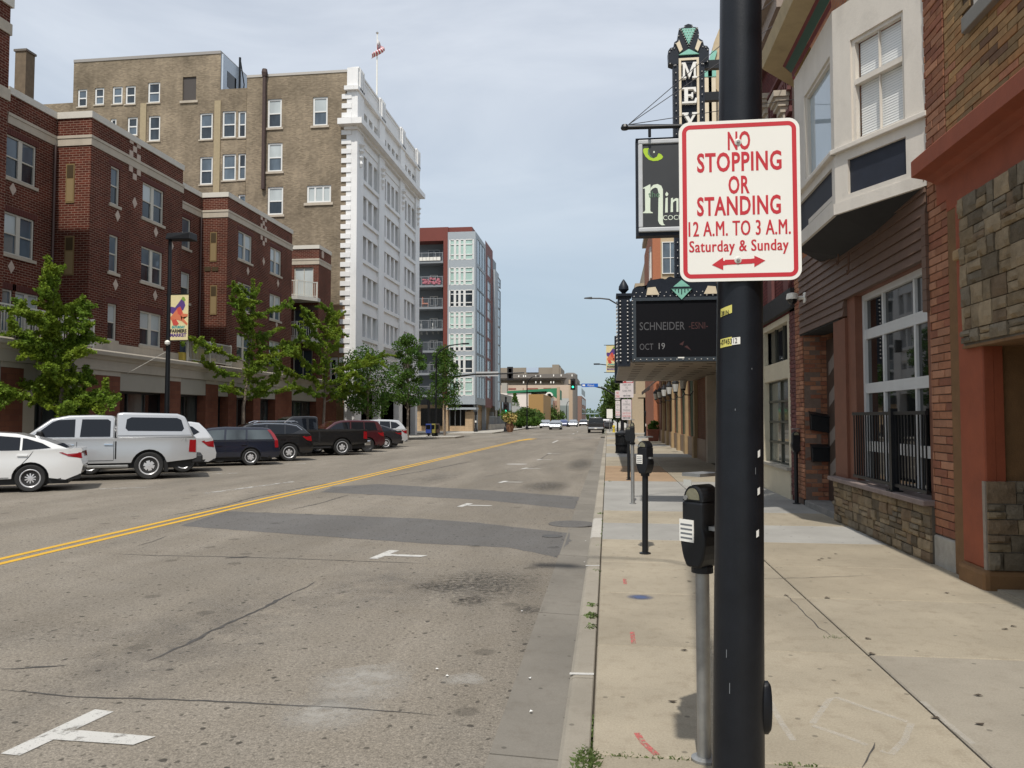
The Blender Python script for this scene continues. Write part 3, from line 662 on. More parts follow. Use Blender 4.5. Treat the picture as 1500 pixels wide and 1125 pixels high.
red_p = M('oxide_red_paint', (.26, .06, .023), .65, var=.14, scale=5, bump=.12, bscale=40, dirt=.25); ochre_p = M('ochre_stucco', (.17, .088, .034), .85, var=.16, scale=6, bump=.3, bscale=60, dirt=.3)

# ---- corner building with stone over its entrance
Y0 = u_(1399); Yp0, Yp1 = 8.17, 8.69            # far end of the building; the red pilaster's two edges
cb = thing('corner_building', 'tan brick corner building with oxide red cornice and rough stone over its entrance', 'building', (WX, 8.5, 0))
zc0 = at(1393, 262, X=WX).z; zc1 = at(1393, 205, X=WX).z
zf0 = at(1418, 285, X=WX - .03).z
m = MB(); m.sweep_wall(FR, -3, Y0, zc1 - .1, 12, [], 0); m.build('wall', dk_mortar, cb)
MB().box(WX + .03, 12, -3, Y0 - .02, zc1 - .2, 12.2).build('wall', MT['tan_brick'], cb)
sl_u1 = FR.pix(1421, 50)[0]; sl_z = FR.pix(1421, 50)[1]; sl_zt = FR.pix(1421, 30)[1]
bricks(FR, 6.55, Y0, zc1 - .08, 8.3, .002, cb, TB, bw=.36, bh=.082, gap=.009, proud=.016, seed=5, holes=((6, sl_u1 - .02, sl_z, 9),), limit=300)
MB().fbox(FR, 5.6, sl_u1, sl_z + .005, sl_z + .17, -.1, .09).build('window_sill', M('grey_sill', (.22, .21, .19), .8, var=.1), cb, bevel=.01)
wn = MB(); wn.fbox(FR, 5.6, 5.7, sl_z + .17, 9.3, -.1, -.02); wn.fbox(FR, sl_u1 - .22, sl_u1 - .12, sl_z + .17, 9.3, -.1, .012); wf = wn.build('window', MT['old_white'], cb)
MB().fbox(FR, 5.7, sl_u1 - .22, sl_z + .17, 9.3, -.08, -.05).build('pane', MT['blind'], wf)
# cornice: stepped profile
prof = [(0, zc0 - .22), (.03, zc0 - .22), (.03, zc0 + .02), (.07, zc0 + .05), (.16, zc0 + .09), (.30, zc0 + .12), (.30, zc0 + .30), (.27, zc0 + .33), (.06, zc0 + .42), (0, zc0 + .42)]
vs = [FR.p(Y0 + .26, z, d) for d, z in prof] + [FR.p(-3, z, d) for d, z in prof]; n = len(prof)
MB().add(vs, [tuple(range(n - 1, -1, -1)), tuple(range(n, 2 * n))] + [(i, (i + 1) % n, n + (i + 1) % n, n + i) for i in range(n)]).build('cornice', red_p, cb)
MB().fbox(FR, -3, Y0 - .0, zf0 - .05, zc0 - .21, -.2, .035).build('frieze', red_p, cb)
# red pilaster with its ring and plinth, and the ochre return behind it
pl = MB(); zt = zf0 - .05; pl.fbox(FR, Yp0, Yp1, .19, zt, -.05, .075); pil = pl.build('pilaster', red_p, cb, bevel=.02)
zr = at(1410, 370, X=WX - .08).z; MB().fbox(FR, Yp0 - .02, Yp1 + .02, zr - .06, zr + .06, -.02, .11).build('pilaster_ring', M('ring_stone', (.30, .20, .10), .85, var=.2, bump=.3), pil, bevel=.03)
MB().fbox(FR, Yp0 - .06, Yp1 + .03, -.05, .195, -.4, .13).build('plinth', ochre_p, cb, bevel=.05)
MB().fbox(FR, Yp1 + .002, Y0 - .002, -.05, zt, -.2, .03).build('edge_strip', ochre_p, cb)
FE = FY(Yp0 - .002, WX)                           # entrance return, facing the camera
MB().fbox(FE, -.06, .12, .17, 3.35, -.3, -.004).build('entrance_return', red_p, cb)
MB().fbox(FE, .12, .62, .0, 3.35, -.3, -.05).build('entrance_return', ochre_p, cb)
zb = 2.52
zl0 = at(1425, 503, X=WX - .06).z
ashlar(FR, 5.2, 8.5, zl0, zf0 - .05, .092, cb, .10, .26, .13, .34, proud=.05, seed=3)
MB().fbox(FR, 5.0, 8.51, zl0 - .02, zf0 - .05, -1.3, .094).build('lintel', M('lintel_mortar', (.19, .16, .125), .95, var=.2, scale=12), cb)
MB().fbox(FR, 5.0, 8.48, zl0 - .05, zl0 - .022, -1.3, .12).build('lintel_soffit', ochre_p, cb)
zs1 = at(1440, 705, Y=Yp0 - .05).z
ashlar(FE, -.075, .62, .05, zs1, .002, cb, .13, .19, .12, .3, proud=.05, seed=8)
MB().fbox(FE, -.085, .64, -.02, zs1 - .005, -.05, .006).build('stone_backing', M('pale_mortar', (.26, .22, .18), .95, var=.2, scale=12), cb)
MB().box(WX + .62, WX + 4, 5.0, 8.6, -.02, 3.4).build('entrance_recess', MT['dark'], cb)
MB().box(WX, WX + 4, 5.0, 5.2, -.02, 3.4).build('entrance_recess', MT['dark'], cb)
MB().box(WX + .02, WX + 3, -3, 5.0, -.02, zf0 - .1).build('wall', ochre_p, cb)
MB().box(WX - .02, WX + 3, 5.2, 8.1, -.03, .022).build('doorstep', walk_m, cb)

# ---- orange brick building with the white bay window
ot = thing('orange_brick_building', 'narrow orange brick building with white bay window, brown siding and stone base', 'building', (WX, 12.5, 0))
P0, P1 = Y0 + .01, u_(1368.5)                         # near brick pier
WF, WN = u_(1242), P1                             # window opening far / near edges (siding above)
DF = 15.45                                        # doorway far side
EF = u_(1168)                                     # far end of the building
zt = 11.0
MB().fbox(FR, P0, P1, .0, zt, -.3, .0).build('pier', mortar_m, ot)
bricks(FR, P0 + .0, P1, .36, 8.0, .002, ot, OB, bw=.33, bh=.094, gap=.011, proud=.022, seed=1, limit=300)
MB().fbox(FR, P0 - .01, P1 + .01, -.02, .345, -.2, .035).build('pier_base', M('base_stone', (.33, .31, .27), .9, var=.2, scale=8, bump=.4), ot, bevel=.02)
zs = 4.55; zb0 = at(1258, 428, X=WX).z
MB().fbox(FR, DF - .0, EF, -.02, zt, -.3, .0).build('pier', mortar_m, ot)
bricks(FR, DF + .0, EF, .12, zs + 3, .002, ot, OB, bw=.25, bh=.085, gap=.011, proud=.02, seed=2, limit=230)
MB().box(WX + .56, WX + 8, P0, EF, 0, zt).build('wall', MT['orange_brick_far'], ot)
MB().fbox(FR, P1, EF, zs + .1, zt, -.35, -.01).build('upper_wall', MT['orange_brick_far'], ot)
# doorway: return wall facing the camera, door, mailboxes, step
FD = FY(DF - .002, WX)
MB().fbox(FD, .0, .9, -.02, zs, -.2, -.02).build('doorway_return', mortar_m, ot)
bricks(FD, .0, .55, .10, 3.35, -.02, ot, OB, bw=.22, bh=.085, proud=.018, seed=4)
door_m = M('old_door', (.055, .035, .025), .6, var=.2)
dr = MB(); dr.box(WX + .42, WX + .50, 13.2, DF, .1, 3.2); dro = dr.build('door', door_m, ot)
slat = MB()
for k, zz in enumerate((.55, 1.15, 1.9, 2.5)): slat.add([(WX + .415, 14.3, zz + .42), (WX + .415, 14.3, zz + .68), (WX + .415, 15.3, zz + .26), (WX + .415, 15.3, zz)], [(0, 1, 2, 3)])
slat.build('door_stripe', M('grey_stripe', (.20, .17, .15), .6), dro)
MB().lathe([(.035, -.02), (.04, 0), (.03, .03)], (WX + .38, 14.0, 1.25), 10).build('door_knob', MT['chrome'], dro)
MB().fbox(FR, 13.4, DF, -.05, .115, -.5, .03).build('doorstep', M('step_stone', (.20, .19, .175), .9, var=.25, scale=6, bump=.4), ot, bevel=.015)
for px, py0, py1, w_ in ((1186, 606, 632, .34), (1188, 652, 676, .33)):
    u0, z1 = FD.pix(px, py0, .02); z0 = FD.pix(px, py1, .02)[1]
    mbx = thing('mailbox', 'black metal mailbox on the brick jamb, ' + ('the upper, tilted one' if py0 < 640 else 'the lower, level one'), 'mailbox', tuple(FD.p(u0 + w_ / 2, z0, .02)), 'mailboxes beside the doorway')
    b = MB(); tl = .03 if py0 < 640 else 0
    b.hexa([FD.p(u0, z0 + tl, .0), FD.p(u0 + w_, z0 - tl, .0), FD.p(u0 + w_, z0 - tl, .12), FD.p(u0, z0 + tl, .12), FD.p(u0 - .01, z1 + tl, .0), FD.p(u0 + w_ - .01, z1 - tl, .0), FD.p(u0 + w_ - .01, z1 - tl - .05, .14), FD.p(u0 - .01, z1 + tl - .05, .14)])
    b.build('box', MT['black_iron'], mbx, bevel=.012)
    MB().hexa([FD.p(u0 - .02, z1 + tl + .004, -.0), FD.p(u0 + w_, z1 - tl + .004, 0), FD.p(u0 + w_, z1 - tl - .05, .155), FD.p(u0 - .02, z1 + tl - .05, .155), FD.p(u0 - .02, z1 + tl + .02, -.0), FD.p(u0 + w_, z1 - tl + .02, 0), FD.p(u0 + w_, z1 - tl - .032, .155), FD.p(u0 - .02, z1 + tl - .032, .155)]).build('lid', MT['black_iron'], mbx)
# siding planks
sid_m = M('brown_siding', (.128, .075, .052), .6, var=.14, scale=5, bump=.08, bscale=50, dirt=.2, rand=.06)
SU0, SU1 = P1 + .02, EF - .42
zbot = at(1180, 488, X=WX).z; zwt = zb0
k = 0; z = zbot
while z < 4.75:
    spans = [(WF + .02 if z < zwt - .02 else SU0, SU1)]
    for a, b in spans:
        hh = .128; m = MB(); m.add([FR.p(a, z, .05), FR.p(b, z, .05), FR.p(b, z + hh, .022), FR.p(a, z + hh, .022), FR.p(a, z, -.03), FR.p(b, z, -.03), FR.p(b, z + hh, -.03), FR.p(a, z + hh, -.03)], [(0, 1, 2, 3), (4, 7, 6, 5), (0, 4, 5, 1), (3, 2, 6, 7), (0, 3, 7, 4), (1, 5, 6, 2)])
        m.build('siding_plank', sid_m, ot)
    z += .132; k += 1
for zz in [zwt + .0 + i * .13 for i in range(-5, 4)]:
    if zz < 2.2: continue
    MB().fbox(FR, P1 - .02, P1 + .10, zz, zz + .125, -.02, .06).build('siding_plank', sid_m, ot)
MB().fbox(FR, SU1 - .02, EF, zbot - .02, zbot + .02, -.25, .01).build('siding_edge', sid_m, ot)
MB().fbox(FR, 13.05, SU1 + .0, zbot - .03, zbot - .004, -.4, .03).build('siding_soffit', MT['dark'], ot)
trim_m = M('brown_trim', (.16, .062, .035), .65, var=.12, scale=5, dirt=.25)
MB().fbox(FR, WF, 13.4, .70, zbot - .03, -.35, .02).build('trim_post', trim_m, ot)
MB().fbox(FR, WF - .38, WF - .002, .70, zwt + .2, -.16, -.02).build('trim_post', trim_m, ot)
MB().fbox(FR, P1 + .002, P1 + .10, .70, zwt - .4, -.16, .01).build('trim_post', trim_m, ot)
MB().fbox(FR, P1 + .10, WF - .0, zwt - .02, zwt + .12, -.16, -.03).build('window_head', trim_m, ot)
# garage style window
GW0, GW1 = P1 + .10, WF - .38; gz0, gz1 = .74, zwt - .02; d = -.16
gf = thing_gw = MB(); g0 = GW0; g1 = GW1; fw = .085
gf.fbox(FR, g0, g0 + fw, gz0, gz1, d - .05, d + .03); gf.fbox(FR, g1 - fw, g1, gz0, gz1, d - .05, d + .03); gf.fbox(FR, g0 + fw, g1 - fw, gz1 - .09, gz1, d - .05, d + .03)
rows = [gz0] + [at(1300, yy, X=WX - d).z for yy in (683, 572, 470)] ; rows = [gz0, gz0 + .62, gz0 + 1.24, gz0 + 1.86, gz1 - .02]
zr1 = FR.pix(1290, 567, d)[1]; zr2 = FR.pix(1290, 484, d)[1]; zr3 = FR.pix(1290, 655, d)[1]
cols_ = [g0 + fw] + [FR.U(x, d) for x in (1345, 1298)] + [g1 - fw]
for zr_ in (zr1, zr2, zr3): gf.fbox(FR, g0 + fw, g1 - fw, zr_ - .075, zr_ + .075, d - .045, d + .02)
zz = [gz0, zr3 - .075, zr3 + .075, zr1 - .075, zr1 + .075, zr2 - .075, zr2 + .075, gz1 - .09]
for c in cols_[1:-1]:
    for a, b in zip(zz[::2], zz[1::2]): gf.fbox(FR, c - .03, c + .03, a, b, d - .04, d + .018)
gfo = gf.build('window', M('aluminium_white', (.55, .56, .56), .4, var=.05), ot)
ed = [cols_[0]] + cols_[1:-1] + [cols_[-1]]
for i, (a, b) in enumerate(zip(ed, ed[1:])):
    for p, q in zip(zz[::2], zz[1::2]): MB().fbox(FR, a + (.03 if i else 0), b - (.03 if i < 2 else 0), p, q, d - .03, d - .018).build('pane', MT['glass_garage'] if 'glass_garage' in MT else MT['glass_dark'], gfo)
# stone base with capping sill
SB0, SB1 = P1 - .0, 13.35
MB().fbox(FR, SB0, SB1, -.03, .665, -.25, .05).build('stone_base', M('base_mortar', (.10, .085, .065), .95), ot)
ashlar(FR, SB0 + .0, SB1, .0, .665, .05, ot, .07, .19, .12, .40, gap=.009, proud=.05, seed=11)
FBk = FYb(SB1 + .0, WX)
MB().fbox(FR, SB0 - .02, SB1 + .05, .667, .735, -.25, .16).build('sill_slab', M('sill_concrete', (.20, .155, .14), .85, var=.2, scale=6), ot, bevel=.012)
# railing
rl = thing('railing', 'black iron railing in front of the large gridded window', 'railing', (WX - .05, 11.0, .735))
ru0, ru1 = P1 + .06, u_(1256); rd = .06
rz0 = .80; rz1 = FR.pix(1300, 603, rd)[1]
rm = MB(); rm.fbox(FR, ru0, ru1, rz1 - .045, rz1, rd - .02, rd + .02); rm.build('top_rail', MT['black_iron'], rl); MB().fbox(FR, ru0, ru1, rz0, rz0 + .04, rd - .02, rd + .02).build('bottom_rail', MT['black_iron'], rl)
um = FR.U(1308, rd); MB().fbox(FR, um - .045, um + .045, .737, rz1 + .04, rd - .045, rd + .045).build('post', MT['black_iron'], rl)
MB().fbox(FR, um - .09, um + .09, .737, .75, rd - .08, rd + .08).build('base_plate', MT['black_iron'], rl)
nb = 26
bar = MB().box(-.008, .008, -.008, .008, 0, 1).mesh('bar', MT['black_iron'])
for i in range(nb):
    u = ru0 + .03 + (ru1 - ru0 - .06) * i / (nb - 1)
    if abs(u - um) < .055: continue
    inst('bar', bar, fmat(FR, u, rz0 + .04, rd, 1, rz1 - rz0 - .085, 1), rl)
# white bay window
bay = thing('bay_window', 'old white bay window projecting over the sidewalk with black panels below the glass', 'bay window', (WX - .4, 11.8, 3.2))
BO = 3.10; B0 = P1; B1 = 10.78; B2 = 12.95; B3 = 14.1
zq = at(1222, 309, Y=B1)      # outer bottom corner
zb_bot = zq.z
Fang = Fr((BO, B1), (WX - BO, B0 - B1), (-(B1 - B0), -(WX - BO)))  # angled near face; u from outer corner to the wall
Fang.n = Vector((-(B1 - B0), -(WX - BO), 0)).normalized()
La = math.hypot(WX - BO, B1 - B0)
Ff = FX(BO, 0, -1)
Ffar = Fr((BO, B2), (WX - BO, B3 - B2), (-(B3 - B2), WX - BO)); Lf = math.hypot(WX - BO, B3 - B2)
z_lo = zb_bot; z_p0 = Fang.pix(1240, 285)[1]; z_sill = Fang.pix(1240, 218)[1]; z_top = 7.3
def bw(py, px=1260): return Fang.pix(px, py)[1]
zpan0, zpan1 = bw(282, 1249), bw(231, 1249); zsill0 = bw(217, 1240); zg0 = bw(204, 1262)
for F, L, nm in ((Fang, La, 'a'), (Ff, None, 'f'), (Ffar, Lf, 'b')):
    u0, u1 = (0, L) if L else (B1, B2)
    gu0, gu1 = (Fang.U(1256), Fang.U(1336)) if nm == 'a' else (u0 + .30, u1 - .22) if nm == 'f' else (.3, L - .35)
    if nm == 'f': gu0 = B1 + .14; gu1 = Ff.U(1186)
    MB().sweep_wall(F, u0, u1, zsill0 - .02, z_top, [(gu0, gu1, zg0, z_top - .55)], 0, rev=.10).build('wall', MT['old_white'], bay)
    pu0, pu1 = (Fang.U(1249), Fang.U(1336)) if nm == 'a' else (u0 + .14, u1 - .14)
    MB().sweep_wall(F, u0, u1, zb_bot, zsill0 - .02, [(pu0, pu1, zpan0, zpan1)], 0, rev=.05).build('apron', MT['old_white'], bay)
    MB().fbox(F, pu0, pu1, zpan0, zpan1, -.06, -.04).build('panel', M('dark_panel_' + nm, (.012, .016, .028), .6, var=.2), bay)
    MB().fbox(F, u0 - .03, u1 + .03, zsill0 - .035, zsill0 + .035, -.02, .06).build('sill', MT['old_white'], bay, bevel=.01)
    if nm != 'b': MB().fbox(F, u0 - .01, u1 + .01, zb_bot - .06, zb_bot + .09, -.02, .025).build('base_board', MT['old_white'], bay)
    f = MB(); dd = -.07; fw = .05
    f.fbox(F, gu0, gu0 + fw, zg0, z_top - .55, dd - .03, dd + .04); f.fbox(F, gu1 - fw, gu1, zg0, z_top - .55, dd - .03, dd + .04); f.fbox(F, gu0 + fw, gu1 - fw, zg0, zg0 + fw, dd - .03, dd + .04); f.fbox(F, gu0 + fw, gu1 - fw, z_top - .6, z_top - .55, dd - .03, dd + .04)
    zm = bw(95, 1300) if nm == 'a' else 4.75
    f.fbox(F, gu0 + fw, gu1 - fw, zm - .035, zm + .035, dd - .03, dd + .05)
    if nm == 'a':
        um_ = (gu0 + gu1) / 2; f.fbox(F, um_ - .006, um_ + .006, zg0 + fw, zm - .035, dd - .02, dd + .02); f.fbox(F, um_ - .006, um_ + .006, zm + .035, z_top - .6, dd - .02, dd + .02)
    w_ = f.build('window', MT['old_white'], bay)
    if nm != 'a':
        MB().fbox(F, gu0 + fw, gu1 - fw, zg0 + fw, zm - .035, dd - .02, dd - .01).build('pane', MT['sky_tint'] if 'sky_tint' in MT else MT['blind'], w_); MB().fbox(F, gu0 + fw, gu1 - fw, zm + .035, z_top - .6, dd - .02, dd - .01).build('pane', MT['sky_tint'] if 'sky_tint' in MT else MT['blind'], w_)
    else:
        MB().fbox(F, gu0 + fw, gu1 - fw, zg0 + fw, z_top - .6, dd - .075, dd - .07).build('blind_backing', M('backing_grey', (.55, .58, .58), .8), w_)  # pale grey sheet behind the slats
        sm = MB(); zz_ = zg0 + .06
        while zz_ < z_top - .62: sm.add([F.p(gu0 + fw + .01, zz_, dd - .048), F.p(gu1 - fw - .01, zz_, dd - .048), F.p(gu1 - fw - .01, zz_ + .03, dd - .052), F.p(gu0 + fw + .01, zz_ + .03, dd - .052)], [(0, 1, 2, 3)]); zz_ += .034
        tag(sm.build('blind_slats', M('blind_slat', (.85, .86, .84), .5), w_), kind='stuff')
        gl = bpy.data.materials.new('clear_glass'); gl.use_nodes = True; t = gl.node_tree; t.nodes.clear(); o_ = t.nodes.new('ShaderNodeOutputMaterial'); ms = t.nodes.new('ShaderNodeMixShader'); tb_ = t.nodes.new('ShaderNodeBsdfTransparent'); gb = t.nodes.new('ShaderNodeBsdfGlossy'); gb.inputs['Roughness'].default_value = .03; fr_ = t.nodes.new('ShaderNodeLayerWeight'); fr_.inputs[0].default_value = .5; lk(t, math_(t, 'MULTIPLY_ADD', math_(t, 'POWER', fr_.outputs['Facing'], 4.0), .6, .05), ms.inputs[0]); lk(t, tb_.outputs[0], ms.inputs[1]); lk(t, gb.outputs[0], ms.inputs[2]); lk(t, ms.outputs[0], o_.inputs[0])
        MB().poly([F.p(gu0 + fw, zg0 + fw, dd - .01), F.p(gu1 - fw, zg0 + fw, dd - .01), F.p(gu1 - fw, z_top - .6, dd - .01), F.p(gu0 + fw, z_top - .6, dd - .01)]).build('pane', gl, w_, recalc=False)
# soffit: slants down from the outer edge to the wall
zw = at(1240, 372, X=WX).z
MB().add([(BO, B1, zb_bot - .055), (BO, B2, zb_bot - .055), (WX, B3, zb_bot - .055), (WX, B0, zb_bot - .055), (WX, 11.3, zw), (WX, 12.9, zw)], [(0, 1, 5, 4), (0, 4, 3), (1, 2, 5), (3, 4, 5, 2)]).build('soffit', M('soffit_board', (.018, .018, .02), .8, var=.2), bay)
# eave over the bay: gutter board, green and red mouldings
eave_m = M('eave_tan', (.42, .33, .19), .7, var=.12, scale=4, dirt=.3); ev_g = M('eave_green', (.045, .10, .08), .6); ev_r = M('eave_red', (.16, .03, .035), .6)
def eave(name, off0, off1, z0, z1, mat):
    def ring(o): return [(BO - o, B1 - .05 - o * .45), (BO - o, B2 + o * .45), (WX, B3 + o * .9), (WX, B0 - o * .9)]
    a, b = ring(off0), ring(off1); m = MB(); n = 4
    m.add([(x, y, z0) for x, y in a] + [(x, y, z1) for x, y in b], [(i, (i + 1) % n, n + (i + 1) % n, n + i) for i in range(3)] )
    return m.build(name, mat, bay)
zt = 5.75
zg = at(1172, 82, X=BO - .05).z; ze = at(1142, 62, X=BO - .42).z
zt = max(zg, 5.6)
eave('frieze', .02, .03, zt - .08, zt + .02, ev_r); eave('moulding', .035, .12, zt + .02, zt + .14, ev_g); eave('moulding', .12, .16, zt + .14, zt + .17, ev_r)
eave('eave', .16, .46, zt + .17, zt + .20, eave_m); eave('eave', .46, .50, zt + .20, zt + .42, eave_m); eave('eave', .50, .1, zt + .42, zt + .9, eave_m)
for px, py0, py1 in ((1228, 372, 384), (1243, 370, 398)):
    hk = MB()
    a = at(px, py0, X=WX - .2); b = at(px, py1, X=WX - .2); hk.path([a, a.lerp(b, .5), b, b + Vector((0, .06, -.03)), b + Vector((0, .08, .04))], .012, 6)
    tag(hk.build('iron_hook', MT['rust']), 'rusty iron hook under the bay window soffit, the %s one' % ('shorter' if px < 1235 else 'longer'), 'hook', 'hooks under the bay window')
# security camera
sc_u, sc_z = FR.pix(1182, 436)
cmr = thing('security_camera', 'white dome security camera on a bracket above the narrow brick pier', 'camera', tuple(FR.p(sc_u, sc_z, .1)))
MB().fbox(FR, sc_u - .06, sc_u + .06, sc_z - .1, sc_z + .1, .02, .06).build('mount_plate', MT['sign_white'], cmr, bevel=.01)
MB().path([FR.p(sc_u, sc_z, .05), FR.p(sc_u, sc_z, .22)], .035, 10).build('arm', MT['sign_white'], cmr, smooth=True)
c_ = FR.p(sc_u, sc_z, .27); MB().lathe([(.03, .1), (.10, .08), (.115, .0), (.11, -.03)], c_, 18).build('housing', MT['sign_white'], cmr, smooth=True)
MB().lathe([(.095, 0), (.09, -.04), (.06, -.08), (.01, -.1)], (c_.x, c_.y, c_.z - .03), 16).build('dome', MT['glass_dark'], cmr, smooth=True)
# meter beside the cream storefront
def meter_head(root, z, mat, sticker=True, scale=1.0, full=True, dom=None, zs=.71):
    s = scale
    body = MB().fprism(FY(0), [(-.085 * s, z + .10 * zs), (-.075 * s, z + .06 * zs), (-.05 * s, z + .0 * zs), (.05 * s, z + .0 * zs), (.075 * s, z + .06 * zs), (.085 * s, z + .10 * zs), (.095 * s, z + .16 * zs), (.095 * s, z + .22 * zs), (.08 * s, z + .28 * zs), (.08 * s, z + .46 * zs), (-.08 * s, z + .46 * zs), (-.08 * s, z + .28 * zs), (-.095 * s, z + .22 * zs), (-.095 * s, z + .16 * zs)], -.075, .075)
    b = body.build('housing', mat, root, bevel=.012)
    arc = [(-.078 * s, z + .462 * zs)] + [(.078 * s * math.cos(a), z + .462 * zs + .115 * zs * math.sin(a)) for a in [math.pi * (1 - i / 12) for i in range(13)]] + [(.078 * s, z + .462 * zs)]
    MB().fprism(FY(0), arc, -.068, .068).build('hood', mat, root, bevel=.01)
    arc2 = [(.052 * s * math.cos(a), z + .475 * zs + .08 * zs * math.sin(a)) for a in [math.pi * (1 - i / 10) for i in range(11)]]
    MB().fprism(FY(0), arc2, .066, .0735).build('display', dom or MT['meter_glass'], root)
    MB().fprism(FY(0), arc2, -.0735, -.066).build('display', dom or MT['meter_glass'], root)
    MB().fbox(FY(0), -.07 * s, .07 * s, z + .452, z + .468, -.08, .08).build('trim', MT['galv'], root)
    if sticker: 
        st = MB().fbox(FY(0), -.078, .012, z + .125, z + .235, .0752, .0795).build('sticker', MT['sign_white'], root)
        for k in range(4): MB().fbox(FY(0), -.070, .004, z + .205 - k * .022, z + .214 - k * .022, .0795, .0802).build('print_line', MT['grey_print'], st)
        MB().fbox(FY(0), -.05, -.0, z + .405, z + .435, .0752, .078).build('number_tag', MT['tag_pale'], root)
        MB().lathe([(.012, 0), (.012, .01), (.006, .014)], (-.03, -.09, z + .345), 10, 'y').build('coin_slot', MT['galv'], root)
        MB().fbox(FY(0), .075, .115, z + .19, z + .21, -.01, .04).build('handle', MT['galv'], root)
    return b
MT['meter_glass'] = M('meter_window', (.20, .19, .13), .25, var=.2, scale=30, local=True); MT['grey_print'] = M('grey_print', (.16, .17, .18), .6); MT['tag_pale'] = M('number_plate_tag', (.5, .5, .46), .5)
def parking_meter(x, y, label, post, zb=.98, r=.032, rz=0, sticker=True, lean=0, scale=1.0):
    root = thing('parking_meter', label, 'parking meter', (0, 0, 0), 'parking meters along the kerb')
    MB().tube((0, 0, -.02), (0, 0, zb + .0), r, r, 14).build('post', post, root, smooth=True)
    MB().lathe([(r * 1.9, 0), (r * 1.9, .012), (r * 1.2, .02)], (0, 0, 0), 16).build('base_plate', post, root)
    MB().lathe([(.055, -.03), (.055, .0), (.04, .02)], (0, 0, zb), 14).build('collar', MT['black_iron'], root)
    meter_head(root, zb, MT['black_iron'], sticker, scale)
    place(root, (x, y, 0), rz); root.rotation_euler = (0, lean, rz); return root

# ---- dark red building with the cream storefront
S0 = EF + .005; S1 = 20.6; rb = thing('dark_red_building', 'dark red painted brick building with cream wooden storefront and carved cornice', 'building', (WX, 20, 0))
H2 = at(1112, 40, X=WX - .2).z
fz1 = at(1150, 495, X=WX).z
holes = [(u_(1146), u_(1113), 5.3, 7.4)]
MB().sweep_wall(FR, S0, S1, 3.9, H2, holes, -.01, rev=.2).build('wall', MT['pink_brick'], rb)
MB().box(WX + .2, WX + 10, S0, S1, 0, H2 - .1).build('rear_wall', MT['pink_brick'], rb)
for h in holes:
    window(rb, FR, *h, d=-.15, fr=MT['old_white'])
    u0, u1 = h[0] - .15, h[1] + .15; MB().fprism(FR, [(u0, 7.4), (u1, 7.4), (u1, 7.6)] + [(u0 + (u1 - u0) * (1 - t / 8), 7.6 + .3 * math.sin(math.pi * t / 8)) for t in range(1, 8)] + [(u0, 7.6)], -.005, .12).build('window_hood', MT['limestone'], rb)
pm = M('painted_pink_brick', (.13, .045, .042), .8, var=.15, scale=6, bump=.2)
for z0, z1, dd in ((8.0, 8.12, .06), (8.75, 8.87, .08), (9.0, 9.06, .12), (H2 - .9, H2 - .7, .15), (H2 - .7, H2 - .35, .28), (H2 - .35, H2, .42)):
    if z1 <= H2 + .01: MB().fbox(FR, S0, S1, z0, z1, -.005, dd).build('cornice' if z0 > 9.5 else 'belt_course', M('cornice_grey', (.30, .24, .20), .75, var=.15) if z0 > H2 - .8 else pm, rb)
db = MB()
for i in range(36):
    u = S0 + .1 + i * .2; db.fbox(FR, u, u + .1, 8.5, 8.75, -.004, .07)
db.build('dentil_course', pm, rb)
for px in (1152, 1128):
    u, zz = FR.pix(px, 178); cp = MB()
    for k, (hh, dd, ww) in enumerate(((.0, .10, .30), (.14, .16, .36), (.26, .22, .44), (.36, .27, .52), (.44, .32, .6))): cp.fbox(FR, u - ww / 2, u + ww / 2, zz + hh, zz + hh + (.14, .12, .10, .08, .12)[k], -.004, dd)
    cp.build('bracket', MT['limestone'], rb)
    MB().fbox(FR, u - .22, u + .22, 4.0, zz, -.004, .07).build('pilaster', pm, rb)
MB().fbox(FR, S0, S1, 3.95, 4.35, -.01, .10).build('sign_board', M('dark_sign_board', (.02, .02, .022), .6, var=.2), rb)
MB().fbox(FR, S0 - .0, S0 + .55, -.02, 3.95, -.3, -.01).build('pier', MT['pink_brick'], rb)
PB = brick_set([M('brick_' + n, c, .85, var=.2, scale=11, bump=.3, bscale=70, rand=.15) for n, c in (('maroon', (.13, .042, .038)), ('plum', (.10, .034, .033)))]); bricks(FR, S0 + .005, S0 + .545, .1, 3.9, -.008, rb, PB, bw=.22, bh=.085, proud=.018, seed=9)
MB().fbox(FR, 19.7, S1, -.02, 3.95, -.9, -.4).build('shop_recess', MT['pink_brick'], rb)
c0, c1 = S0 + .56, 19.65
sf = MB(); fz = 3.9; dd = -.06
sf.fbox(FR, c0, c0 + .2, .62, fz, -.3, .0); sf.fbox(FR, c1 - .35, c1, -.02, fz, -.3, .02); sf.fbox(FR, c0 + .2, c1 - .35, fz - .14, fz, -.3, .0); sf.fbox(FR, c0 + .2, c1 - .35, 2.55, 2.95, -.3, -.01)
sfo = sf.build('shopfront', MT['cream_paint'], rb, bevel=.01)
MB().fbox(FR, c0, c1 - .3, -.02, .60, -.3, .03).build('stall_riser', MT['cream_paint'], sfo, bevel=.01); MB().fbox(FR, c0 - .02, c1 - .3, .60, .66, -.3, .1).build('shop_sill', M('shop_sill', (.38, .35, .29), .7, var=.15), sfo)
gr_ = M('bronze_frame', (.06, .06, .045), .5)
tf = MB(); nz = 4
for i in range(3): u = c0 + .2 + (c1 - .35 - c0 - .2) * i / 2; tf.fbox(FR, u - .03, u + .03, .66, 2.55, -.2, -.12)
for i in range(5): z = .66 + 1.89 * i / 4; tf.fbox(FR, c0 + .2, c1 - .35, z - .025, z + .025, -.19, -.11)
tfo = tf.build('shop_window', gr_, rb)
